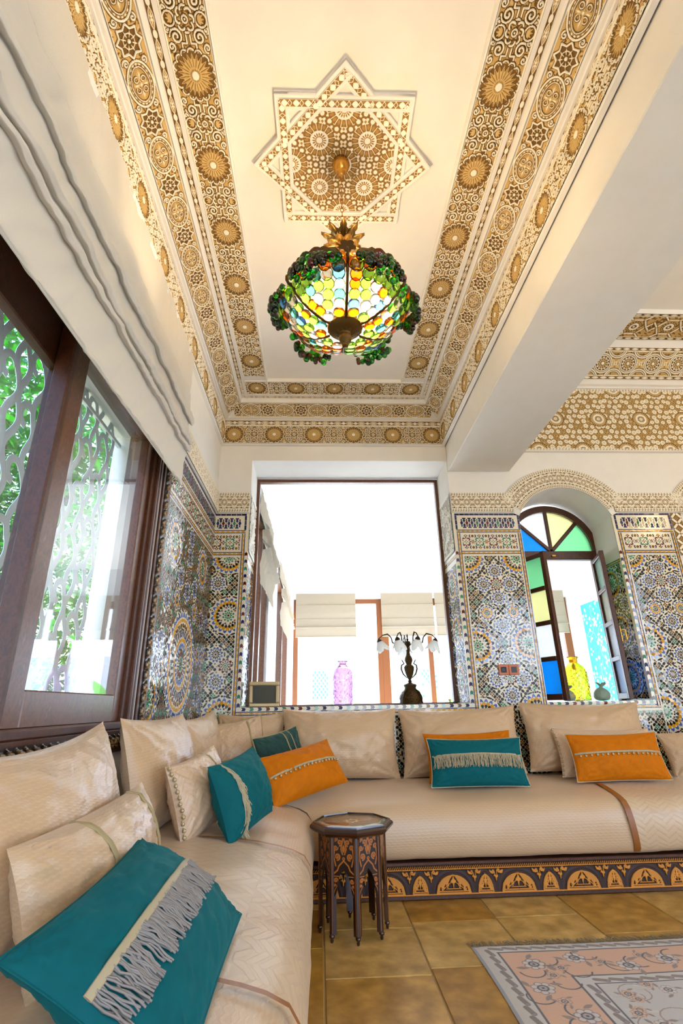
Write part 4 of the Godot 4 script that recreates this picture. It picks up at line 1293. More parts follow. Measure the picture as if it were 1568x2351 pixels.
	# the net of dark octagons and lozenges between the rosettes, with brown stars in its meshes
	func filler(p: float, ph := Vector2.ZERO) -> void:
		var nx := int((hi.x - lo.x) / p) + 2; var ny := int((hi.y - lo.y) / p) + 2
		var nn := int((nx + ny) * 0.75) + 1
		for j in range(-nn, nn):
			for i in range(-nn, nn):
				var c := (lo + hi) / 2 + ph + Vector2(i, j).rotated(PI / 4) * p
				if c.x < lo.x - p or c.x > hi.x + p or c.y < lo.y - p or c.y > hi.y + p: continue
				if clear_of(c, p * 0.10): disc(c, p * 0.225, "black")
				for e in 2:
					var an := PI / 4 + PI / 2 * e
					var mid := c + Vector2.from_angle(an) * p * 0.5
					if clear_of(mid, p * 0.12): at(c, an, [Vector2(0.24, 0), Vector2(0.34, -0.175), Vector2(0.66, -0.175), Vector2(0.76, 0), Vector2(0.66, 0.175), Vector2(0.34, 0.175)], "black", p)
				var q := c + Vector2(0.5, 0.5).rotated(PI / 4) * p
				if clear_of(q, p * 0.22):
					var odd := (i + j) % 3
					for e in 4: at(q, PI / 2 * e, [Vector2(0.04, 0), Vector2(0.21, -0.15), Vector2(0.42, 0), Vector2(0.21, 0.15)], ["brown", "brown", "green"][odd], p)
				elif clear_of(q, p * 0.06): disc(q, p * 0.12, "maroon", 6)

var glaze_count := 0
# builds the pieces on a wall: s and t are the wall's own axes, n points into the room
func lay(parent: Node3D, tl: Tiles, o: Vector3, s: Vector3, n: Vector3, singles := 300, called := "tile") -> void:
	var x := Transform3D(Basis(s, Vector3.UP, n), o)
	var order := []
	for i in tl.pieces.size():
		var poly: PackedVector2Array = tl.pieces[i][0]
		var ar := 0.0
		for k in poly.size(): ar += poly[k].cross(poly[(k + 1) % poly.size()])
		order.append([absf(ar), i])
	order.sort_custom(func(a, b): return a[0] > b[0])
	var rest := MB.new()
	for k in order.size():
		var pc: Array = tl.pieces[order[k][1]]
		var col: Color = PAL[pc[1]]
		col = col.lerp(Color.BLACK if rng.randf() < 0.5 else Color.WHITE, rng.randf() * 0.10)
		var poly: PackedVector2Array = pc[0]
		var c := Vector2.ZERO
		for p in poly: c += p
		c /= poly.size()
		# each piece is set by hand, a little out of true
		var own := x * Transform3D(Basis.from_euler(Vector3(rng.randfn(0, 0.016), rng.randfn(0, 0.016), 0)), Vector3(c.x, c.y, 0.0))
		var flat := PackedVector2Array()
		for p in poly: flat.append(p - c)
		if k < singles:
			var m := MB.new()
			m.tint = col.srgb_to_linear()
			m.prism(flat, -0.0005, 0.0022, own)
			obj(called, m.mesh(true), mats.glaze, parent)
		else:
			rest.tint = col.srgb_to_linear()
			rest.prism(flat, -0.0005, 0.0022, own)
	if rest.v.size():
		var q := obj("small_tiles", rest.mesh(true), mats.glaze, parent)
		q.set_meta("kind", "stuff")
	glaze_count += tl.pieces.size()

# chain border: yellow links between two navy rows
func chain(tl: Tiles, a: Vector2, b: Vector2, wd := 0.028) -> void:
	var l := a.distance_to(b); var n := maxi(1, int(round(l / 0.042))); var p := l / n
	var an := (b - a).angle()
	for i in n:
		var c := a + (b - a) * (i + 0.5) / n
		for e in [-1.0, 1.0]:
			tl.at(c, an, [Vector2(-p * 0.48, e * wd * 0.5), Vector2(p * 0.48, e * wd * 0.5), Vector2(p * 0.48, e * wd * 0.20), Vector2(p * 0.3, e * wd * 0.29), Vector2(-p * 0.3, e * wd * 0.29), Vector2(-p * 0.48, e * wd * 0.20)], "navy")
		tl.at(c, an, [Vector2(-p * 0.46, 0), Vector2(-p * 0.36, -wd * 0.11), Vector2(-p * 0.2, -wd * 0.13), Vector2(-p * 0.16, -wd * 0.23), Vector2(p * 0.16, -wd * 0.23), Vector2(p * 0.2, -wd * 0.13), Vector2(p * 0.36, -wd * 0.11), Vector2(p * 0.46, 0), Vector2(p * 0.36, wd * 0.11), Vector2(p * 0.2, wd * 0.13), Vector2(p * 0.16, wd * 0.23), Vector2(-p * 0.16, wd * 0.23), Vector2(-p * 0.2, wd * 0.13), Vector2(-p * 0.36, wd * 0.11)], "yellow")

# chevrons along an edge, coloured ones between white ones
func chevrons(tl: Tiles, a: Vector2, b: Vector2, wd := 0.024) -> void:
	var l := a.distance_to(b); var n := maxi(1, int(round(l / 0.062))); var p := l / n
	var an := (b - a).angle()
	var cols := ["navy", "green", "navy", "maroon"]
	for i in n:
		var c := a + (b - a) * (i + 0.5) / n
		tl.at(c, an, [Vector2(-p * 0.30, -wd * 0.5), Vector2(p * 0.12, -wd * 0.5), Vector2(p * 0.26, 0), Vector2(p * 0.12, wd * 0.5), Vector2(-p * 0.30, wd * 0.5), Vector2(-p * 0.16, 0)], cols[i % 4])

# the bands above a main panel, between s0 and s1: navy row, knots, chain, flowers, chain
func tile_bands(tl: Tiles, s0: float, s1: float, end0: bool, end1: bool) -> void:
	tl.window(Vector2(s0, 2.2), Vector2(s1, 2.59))
	var n := int(round((s1 - s0) / 0.046))
	for i in n:
		var a := s0 + (s1 - s0) * i / n; var b := s0 + (s1 - s0) * (i + 0.94) / n
		tl.put(PackedVector2Array([Vector2(a, 2.566), Vector2(b, 2.566), Vector2(b, 2.583), Vector2(a, 2.583)]), "navy")
	for e in [[end0, s0], [end1, s1 - 0.017]]:
		if e[0]:
			for j in 3: tl.put(PackedVector2Array([Vector2(e[1], 2.435 + 0.044 * j), Vector2(e[1] + 0.017, 2.435 + 0.044 * j), Vector2(e[1] + 0.017, 2.476 + 0.044 * j), Vector2(e[1], 2.476 + 0.044 * j)]), "navy")
	# knots
	var k0 := s0 + (0.035 if end0 else 0.0); var k1 := s1 - (0.035 if end1 else 0.0)
	var m := maxi(1, int(round((k1 - k0) / 0.048)))
	var p := (k1 - k0) / m
	var spin := ["navy", "maroon", "navy", "green"]
	for i in m:
		var c := Vector2(k0 + p * (i + 0.5), 2.495)
		tl.at(c, PI / 2, [Vector2(-0.040, 0), Vector2(-0.032, 0.006), Vector2(-0.018, 0.004), Vector2(-0.009, 0.009), Vector2(0, 0.013), Vector2(0.009, 0.009), Vector2(0.018, 0.004), Vector2(0.032, 0.006), Vector2(0.040, 0), Vector2(0.032, -0.006), Vector2(0.018, -0.004), Vector2(0.009, -0.009), Vector2(0, -0.013), Vector2(-0.009, -0.009), Vector2(-0.018, -0.004), Vector2(-0.032, -0.006)], spin[i % 4])
		for e in [-1.0, 1.0]:
			var b := Vector2(k0 + p * i, 2.495 + 0.048 * e)
			if i > 0: tl.put(PackedVector2Array([b + Vector2(-0.017, 0), b + Vector2(0.017, 0), b + Vector2(0.012, -0.012 * e), b + Vector2(0.006, -0.014 * e), b + Vector2(0.0115, -0.024 * e), b + Vector2(0.009, -0.034 * e), b + Vector2(0, -0.043 * e), b + Vector2(-0.009, -0.034 * e), b + Vector2(-0.0115, -0.024 * e), b + Vector2(-0.006, -0.014 * e), b + Vector2(-0.012, -0.012 * e)]), "navy")
		if i > 0: tl.disc(Vector2(k0 + p * i, 2.495), 0.0042, "navy", 4)
	chain(tl, Vector2(s0 + 0.004, 2.418), Vector2(s1 - 0.004, 2.418))
	chain(tl, Vector2(s0 + (0.03 if end0 else 0.0), 2.222), Vector2(s1 - (0.03 if end1 else 0.0), 2.222))
	# flowers in circles
	var f0 := s0 + (0.05 if end0 else 0.0); var f1 := s1 - (0.05 if end1 else 0.0)
	tl.window(Vector2(f0, 2.255), Vector2(f1, 2.385))
	var q := maxi(2, int(round((f1 - f0) / 0.125)))
	var w := (f1 - f0) / q
	for i in q + 1:
		var c := Vector2(f0 + w * (i + 0.25), 2.32)
		var col: String = ["maroon", "green"][i % 2]
		for e in 4: tl.at(c, PI / 4 + PI / 2 * e, [Vector2(0.018, 0.013), Vector2(0.034, 0.017), Vector2(0.044, 0.009), Vector2(0.046, -0.006), Vector2(0.036, -0.016), Vector2(0.020, -0.014), Vector2(0.034, -0.003), Vector2(0.031, 0.006)], col)
		for e in 4: tl.at(c, PI / 2 * e, [Vector2(0.004, 0), Vector2(0.011, -0.005), Vector2(0.018, 0), Vector2(0.011, 0.005)], ["green", "maroon"][i % 2])
		for e in 4: tl.at(c, PI / 2 * e, [Vector2(0.030, -0.003), Vector2(0.040, -0.006), Vector2(0.046, 0), Vector2(0.040, 0.006), Vector2(0.030, 0.003)], col)
		for e in 12: tl.at(c, TAU * (e + 0.5) / 12, [Vector2(0.051, -0.003), Vector2(0.057, -0.003), Vector2(0.057, 0.003), Vector2(0.051, 0.003)], "navy")
		var g := c + Vector2(w / 2, 0)
		for yy in [0.0, 0.055, -0.055]:
			var cc: Vector2 = g + Vector2(0 if yy == 0.0 else -w / 2, yy)
			if yy != 0.0: cc = c + Vector2(0, yy)
			for e in 8: tl.at(cc, TAU * e / 8, [Vector2(0.003, 0), Vector2(0.009, -0.0036), Vector2(0.0155, 0), Vector2(0.009, 0.0036)], "yellow" if e % 2 else "navy")
		for yy in [0.052, -0.052]:
			tl.disc(g + Vector2(0, yy), 0.0125, "brown")
			for e in [-1.0, 1.0]: tl.at(g + Vector2(0, yy), 0.0 if e > 0 else PI, [Vector2(0.018, -0.012), Vector2(0.026, -0.013), Vector2(0.034, 0), Vector2(0.026, 0.013), Vector2(0.018, 0.012), Vector2(0.023, 0)], "navy")

# main panel of a pier; the layout is that of the pier with the socket
func pier_panel(tl: Tiles, a: Vector2, b: Vector2, shift := 0.0, drop := 0.0) -> void:
	tl.window(a, b)
	tl.taken = []
	var w := 0.47
	var top := b.y + drop
	var P := func(x: float, y: float) -> Vector2: return Vector2(a.x + shift + x * w, top - y)
	var gr := []; var ds := []; var rs := []; var gs := []
	for g in [[0.06, 0.01], [0.97, 0.02], [0.065, 0.755], [0.975, 0.735], [0.06, 1.30], [0.96, 1.27]]: gr.append(P.call(g[0], g[1]))
	for g in [[0.53, 0.133], [0.30, 0.250], [0.77, 0.247], [0.54, 0.365], [0.55, 0.595], [0.56, 0.87], [0.33, 1.018], [0.79, 1.012], [0.56, 1.135]]: ds.append(P.call(g[0], g[1]))
	for g in [[0.535, 0.248], [0.56, 1.005]]: rs.append(P.call(g[0], g[1]))
	for g in [[0.30, 0.490], [0.775, 0.486]]: gs.append(P.call(g[0], g[1]))
	rosettes(tl, gr, ds, rs, gs)
	tl.filler(0.054, Vector2(0.01, 0.012))
	tl.chinks(5000, rng)

func rosettes(tl: Tiles, gr: Array, ds: Array, rs: Array, gs: Array) -> void:
	tl.centres = []
	for c in gr: tl.centres.append([c, 0.128 * 1.08])
	for c in ds + rs: tl.centres.append([c, 0.0575])
	for c in gs: tl.centres.append([c, 0.056])
	for c in gr: tl.great(c, 0.128)
	for c in rs: tl.red_star(c, 0.0575)
	for c in ds: tl.dark_star(c, 0.0575)
	for c in gs: tl.gold_star(c, 0.054)

func zellige() -> void:
	var t := get_node("wall_back") as Node3D
	# left pier
	var tl := Tiles.new()
	rng.seed = 21
	tile_bands(tl, XL, OX0 - 0.022, false, true)
	tl.window(Vector2(XL, 0.3), Vector2(OX0, 2.44))
	chain(tl, Vector2(OX0 - 0.042, 2.40), Vector2(OX0 - 0.042, 0.95))
	chevrons(tl, Vector2(OX0 - 0.012, 0.985), Vector2(OX0 - 0.012, 2.25))
	tl.window(Vector2(XL, 0.45), Vector2(OX0 - 0.068, 2.19))
	tl.taken = []
	rosettes(tl, [Vector2(-0.755, 2.19), Vector2(-0.735, 1.70), Vector2(-0.745, 0.93)], [Vector2(-0.835, 1.965), Vector2(-0.815, 1.395), Vector2(-0.80, 1.19)], [Vector2(-0.735, 1.31)], [])
	tl.filler(0.054, Vector2(0.01, 0.0))
	tl.chinks(2500, rng)
	# opening border and the wall under it
	tl.window(Vector2(OX0 - 0.06, 0.3), Vector2(OX1 + 0.06, 1.02))
	chevrons(tl, Vector2(OX0, 0.987), Vector2(OX1, 0.987))
	chain(tl, Vector2(OX0 - 0.056, 0.957), Vector2(OX1 + 0.056, 0.957))
	tl.window(Vector2(OX0 - 0.06, 0.45), Vector2(OX1 + 0.06, 0.925))
	tl.taken = []
	for i in 6: tl.dark_star(Vector2(-0.5 + 0.34 * i, 0.80), 0.0575)
	for i in 5: tl.gold_star(Vector2(-0.33 + 0.34 * i, 0.66), 0.054)
	tl.filler(0.054)
	lay(t, tl, Vector3(0, 0, ZB + 0.003), Vector3.RIGHT, Vector3.BACK, 300)
	# pier with the socket, and the pier right of the niche: each its own panel of tiles
	var piers := [["trim_12", "zellige panel of dark stars and rosettes on the pier with the socket", OX1, NX0], ["trim_13", "glossy zellige panel of rosettes on the pier right of the niche window", NX1, 3.185]]
	for k in 2:
		var s0: float = piers[k][2]; var s1: float = piers[k][3]
		var st := struct(piers[k][0], piers[k][1], Vector3.ZERO, "tiling")
		tl = Tiles.new()
		rng.seed = 31 + k
		tile_bands(tl, s0 + 0.022, s1 - 0.002, true, true)
		tl.window(Vector2(s0, 0.3), Vector2(s1, 2.44))
		chain(tl, Vector2(s0 + 0.042, 0.95 if k == 0 else 0.955), Vector2(s0 + 0.042, 2.40))
		chain(tl, Vector2(s1 - 0.020, 0.95), Vector2(s1 - 0.020, 2.40))
		chevrons(tl, Vector2(s0 + 0.012, 0.985), Vector2(s0 + 0.012, 2.25))
		pier_panel(tl, Vector2(s0 + 0.070, 0.45), Vector2(s1 - 0.045, 2.19), 0.0 if k == 0 else -0.01, 0.0 if k == 0 else 0.02)
		lay(st, tl, Vector3(0, 0, ZB + 0.003), Vector3.RIGHT, Vector3.BACK, 300)
	# under the niche
	var un := struct("trim_14", "zellige border of chevrons and yellow chain under the niche window", Vector3.ZERO, "tiling")
	tl = Tiles.new()
	tl.window(Vector2(NX0 - 0.01, 0.3), Vector2(NX1 + 0.07, 1.02))
	chevrons(tl, Vector2(NX0, 0.987), Vector2(NX1 + 0.02, 0.987))
	chain(tl, Vector2(NX0, 0.957), Vector2(NX1 + 0.056, 0.957))
	tl.window(Vector2(NX0 + 0.0, 0.45), Vector2(NX1 + 0.06, 0.925))
	for i in 3: tl.dark_star(Vector2(NX0 + 0.12 + 0.3 * i, 0.80), 0.0575)
	tl.filler(0.054)
	lay(un, tl, Vector3(0, 0, ZB + 0.003), Vector3.RIGHT, Vector3.BACK, 120)
	# left wall between the window and the corner
	var wl := get_node("wall_left") as Node3D
	tl = Tiles.new()
	rng.seed = 51
	var s0 := 2.80; var s1 := -ZB
	tile_bands(tl, s0, s1, false, false)
	tl.window(Vector2(s0, 0.45), Vector2(s1, 2.195))
	tl.taken = []
	tl.sun(Vector2(3.42, 1.27), 0.30)
	var L := {"great": [], "dark_star": [], "red_star": [], "gold_star": []}
	for g in [[3.80, 2.0], [3.03, 1.98], [4.10, 1.30], [2.84, 1.05], [3.88, 0.72], [3.0, 0.70]]: L.great.append(Vector2(g[0], g[1]))
	for g in [[3.42, 1.98], [3.42, 1.74], [3.23, 1.80], [3.61, 1.80], [3.42, 2.12], [2.98, 1.62], [3.88, 1.62], [2.95, 1.36], [3.92, 1.08], [3.42, 0.80], [3.22, 0.86], [3.62, 0.86], [4.07, 1.02], [4.07, 1.6]]: L.dark_star.append(Vector2(g[0], g[1]))
	for g in [[3.42, 1.86], [3.78, 1.62], [3.06, 1.50]]: L.red_star.append(Vector2(g[0], g[1]))
	for g in [[3.19, 1.64], [3.65, 1.64], [3.0, 1.22], [3.86, 1.36], [3.82, 0.92]]: L.gold_star.append(Vector2(g[0], g[1]))
	rosettes(tl, L.great, L.dark_star, L.red_star, L.gold_star)
	tl.filler(0.054)
	tl.chinks(12000, rng)
	lay(wl, tl, Vector3(XL + 0.003, 0, 0), Vector3.FORWARD, Vector3.RIGHT, 300)
	# tiled jambs of the wide opening and of the niche
	var jb := struct("trim_15", "zellige tiling on the jambs of the wide opening and of the niche", Vector3.ZERO, "tiling")
	for k in 4:
		tl = Tiles.new()
		rng.seed = 61 + k
		tl.window(Vector2(0, 0.0), Vector2(0.39, 1.24 if k < 2 else 1.17))
		chain(tl, Vector2(0.0, 1.19 if k < 2 else 1.15), Vector2(0.39, 1.19 if k < 2 else 1.15))
		tl.window(Vector2(0.01, 0.01), Vector2(0.37, 1.13))
		for i in 3: tl.great(Vector2(0.19, 0.18 + 0.40 * i), 0.128)
		for i in 2: tl.dark_star(Vector2(0.05, 0.38 + 0.40 * i), 0.0575); tl.dark_star(Vector2(0.33, 0.38 + 0.40 * i), 0.0575)
		tl.filler(0.054)
		tl.chinks(2000, rng)
		match k:
			0: lay(jb, tl, Vector3(OX0 + 0.002, OY0, ZB), Vector3.FORWARD, Vector3.RIGHT, 0)
			1: lay(jb, tl, Vector3(OX1 - 0.002, OY0, -4.54), Vector3.BACK, Vector3.LEFT, 0)
			2: lay(jb, tl, Vector3(NX1 - 0.002, OY0, -4.54), Vector3.BACK, Vector3.LEFT, 0)
			3: lay(jb, tl, Vector3(NX0 + 0.002, OY0, ZB), Vector3.FORWARD, Vector3.RIGHT, 0)
	# white glazed ground that the pieces are set in
	var m := MB.new()
	m.box(Vector3(XL, 0.2, ZB - 0.01), Vector3(OX0, 2.59, ZB + 0.003))
	m.box(Vector3(OX0, 0.2, ZB - 0.01), Vector3(OX1, OY0, ZB + 0.003))
	obj("tile_ground", m.mesh(), mats.glaze_white, t)
	m = MB.new()
	m.box(Vector3(OX1, 0.2, ZB - 0.01), Vector3(NX0, 2.59, ZB + 0.003))
	obj("tile_ground", m.mesh(), mats.glaze_white, get_node("trim_12"))
	m = MB.new()
	m.box(Vector3(NX1, 0.2, ZB - 0.01), Vector3(3.185, 2.59, ZB + 0.003))
	obj("tile_ground", m.mesh(), mats.glaze_white, get_node("trim_13"))
	m = MB.new()
	m.box(Vector3(NX0, 0.2, ZB - 0.01), Vector3(NX1, OY0, ZB + 0.003))
	m.box(Vector3(3.185, 0.2, ZB - 0.01), Vector3(RIGHT, OY0, ZB + 0.003))
	obj("tile_ground", m.mesh(), mats.glaze_white, un)
	m = MB.new()
	m.box(Vector3(XL - 0.01, 0.2, ZB), Vector3(XL + 0.003, 2.59, -2.80))
	obj("tile_ground", m.mesh(), mats.glaze_white, wl)
	m = MB.new()
	m.box(Vector3(OX0 - 0.01, OY0, -4.54), Vector3(OX0 + 0.002, 2.24, ZB))
	m.box(Vector3(OX1 - 0.002, OY0, -4.54), Vector3(OX1 + 0.01, 2.24, ZB))
	m.box(Vector3(NX1 - 0.002, OY0, -4.54), Vector3(NX1 + 0.01, 2.16, ZB))
	m.box(Vector3(NX0 - 0.01, OY0, -4.54), Vector3(NX0 + 0.002, 2.16, ZB))
	obj("tile_ground", m.mesh(), mats.glaze_white, jb)
	print("zellige pieces ", glaze_count)

# ------------------------------------------------------------------ sofas and cushions
func weave_unit(kind: String) -> Array:
	# grey weave for bump and tone: small lozenges or large zigzag bars
	var r := Ras.new(1.0, 1.0, 128, 0.35)
	if kind == "small":
		for j in 8:
			for i in 8:
				var c := Vector2((i + 0.5) / 8.0, (j + 0.5) / 8.0)
				var d := Vector2(0.045, 0.018) if (i + j) % 2 == 0 else Vector2(0.045, -0.018)
				r.seg(c - d, c + d, 0.026, 0.9 if (i + j) % 2 == 0 else 0.7)
	else:
		for j in 6:
			for i in 4:
				var c := Vector2((i + 0.5) / 4.0, (j + 0.5 * (i % 2) + 0.25) / 6.0)
				var d := Vector2(0.10, 0.075) if i % 2 == 0 else Vector2(0.10, -0.075)
				r.seg(c - d, c + d, 0.045, 0.95)
	var g := [[0.0, Color(0.0, 0.0, 0.0)], [1.0, Color(1, 1, 1)]]
	return [tex(r.image([[0.0, Color(0.94, 0.935, 0.93)], [0.5, Color(0.97, 0.97, 0.965)], [1.0, Color(1, 1, 1)]])), tex(r.image(g))]

func cloth(called: String, c: Color, weave: Array, scale: float, rough := 0.5, bump := 0.12) -> StandardMaterial3D:
	return mat(called, c, rough, {"albedo_texture": weave[0], "heightmap_enabled": true, "heightmap_texture": weave[1], "heightmap_scale": bump, "uv1_scale": Vector3(scale, scale, 1), "rim_enabled": true, "rim": 0.35, "rim_tint": 0.5})

func cushion(called: String, label: String, c: Vector3, w: float, h: float, t: float, rot: Vector3, m: Material, sd: int, group := "", dip := 0.09) -> Array:
	var n := thing(called, label, "cushion", c, group)
	n.rotation_degrees = Vector3(-rot.y, rot.x, rot.z)
	var f := func(u: float, v: float, side: float) -> Vector3:
		var e := (1.0 - u * u) * (1.0 - v * v)
		var x: float = w / 2 * u * (1.0 - 0.055 * (1.0 - v * v))
		var y: float = h / 2 * v * (1.0 - (dip if v > 0 else dip * 0.4) * (1.0 - u * u))
		var z: float = t * 0.54 * pow(maxf(e, 0.0), 0.58)
		var q := maxf(absf(u), absf(v))
		z += noise.get_noise_3d(u * 3.0 + sd * 3.7, v * 2.2, side * 5.0) * t * 0.06 * pow(e, 0.3)
		z += noise.get_noise_2d((u * 2.0 + v * 0.6) * 6.0 + sd, v * 3.0 + side * 9.0) * t * 0.05 * pow(e, 0.25) * (0.3 + q)
		# gathers that run into the corners
		var ca := atan2(absf(v) - 0.95, absf(u) - 0.95)
		z += sin(ca * 11.0 + sd) * t * 0.034 * clampf(1.6 - Vector2(1 - absf(u), 1 - absf(v)).length() * 2.2, 0, 1) * pow(e, 0.22)
		return Vector3(x, y, z * side)
	var mb := MB.new()
	for side in [1.0, -1.0]:
		mb.grid(44, 34, func(a, b):
			var u: float = sin((a - 0.5) * PI) * 0.5 + (a - 0.5)
			var v: float = sin((b - 0.5) * PI) * 0.5 + (b - 0.5)
			return f.call(u if side > 0 else -u, v, side), Vector2(w, h))
	obj("cover", mb.mesh(), m, n)
	return [n, f, w, h, t]

func ribbon(cu: Array, called: String, line: Array, wd: float, m: Material, side := 1.0) -> void:
	# a flat braid laid along points (u, v) of a cushion's face
	var mb := MB.new()
	var f: Callable = cu[1]
	var pts := []
	for i in line.size() - 1:
		for k in 14: pts.append(line[i].lerp(line[i + 1], k / 14.0))
	pts.append(line[-1])
	var path := []
	for p in pts: path.append(f.call(p.x, p.y, side) + Vector3(0, 0, 0.002 * side))
	mb.tube(path, wd / 2, 8, Vector2(1.0, 0.35), true, Vector3(0, 0, 1))
	obj(called, mb.mesh(), m, cu[0])

func beads(cu: Array, line: Array, n: int, r: float, m: Material) -> void:
	var f: Callable = cu[1]
	var b := MB.new()
	b.ball(Vector3.ZERO, Vector3.ONE * r, 9, 6)
	b.ball(Vector3(0, r * 1.0, 0), Vector3(0.4, 0.5, 0.4) * r, 6, 4)
	var me := b.mesh()
	for i in n:
		var q := (i + 0.5) / n * (line.size() - 1)
		var p: Vector2 = line[int(q)].lerp(line[int(q) + 1], q - int(q))
		var o := obj("bead", me, m, cu[0])
		o.position = f.call(p.x, p.y, 1.0) + Vector3(0, 0, r * 0.8)

func edging(cu: Array, m: Material, r := 0.004) -> void:
	ribbon(cu, "piping", [Vector2(-1, -1), Vector2(1, -1), Vector2(1, 1), Vector2(-1, 1), Vector2(-1, -1)], r * 2, m)

func fringe(cu: Array, a: Vector2, b: Vector2, reach: Vector2, n: int, m: Material, drop := 0.0) -> void:
	# threads that hang from the line a-b of the face, towards reach in (u, v)
	var f: Callable = cu[1]
	var mb := MB.new()
	for i in n:
		var q := (i + rng.randf() * 0.9) / n
		var p := a.lerp(b, q)
		var l := rng.randf_range(0.85, 1.08)
		var sway := rng.randfn(0, 0.012)
		var lift := rng.randf_range(0.002, 0.007)
		var path := []
		for k in 6:
			var s := k / 5.0
			var uv := p + reach * s * l + Vector2(reach.y, -reach.x).normalized() * sway * s * 2.0
			var wob := 0.002 * sin(s * 9.0 + i)
			if absf(uv.x) <= 1.0 and absf(uv.y) <= 1.0: path.append(f.call(uv.x, uv.y, 1.0) + Vector3(wob, 0, lift * (0.4 + s)))
			else:
				var last: Vector3 = path[-1] if path else f.call(clampf(uv.x, -1, 1), clampf(uv.y, -1, 1), 1.0)
				path.append(last + Vector3(wob + sway * 0.1, -drop / 5.0, lift * 0.3))
		mb.tube(path, 0.0021, 4, Vector2.ONE, false)
	var o := obj("fringe", mb.mesh(), m, cu[0])
	o.set_meta("kind", "stuff")

func seat_cover(prof: Array, s0: float, s1: float, sd: int, ends := true) -> ArrayMesh:
	# profile (out from the wall side, y) swept along x from s0 to s1; z is out
	var mb := MB.new()
	var np := prof.size() - 1
	mb.grid(maxi(8, int((s1 - s0) / 0.03)), np, func(a, b):
		var p: Vector2 = prof[int(round(b * np))]
		var x := lerpf(s0, s1, a)
		var e := 1.0
		if ends: e = clampf(minf(x - s0, s1 - x) / 0.05, 0.0, 1.0)
		var k := sqrt(maxf(1.0 - (1.0 - e) * (1.0 - e), 0.0))
		var wv := noise.get_noise_2d(x * 1.3 + sd, b * 3.0) * 0.010 + noise.get_noise_2d(x * 5.0 + sd, b * 5.0) * 0.0035
		return Vector3(x, lerpf(0.33, p.y, 0.35 + 0.65 * k) + wv * smoothstep(0.0, 0.2, b), p.x - 0.02 * (1.0 - k) + wv), Vector2(s1 - s0, 1.5))
	return mb.mesh()

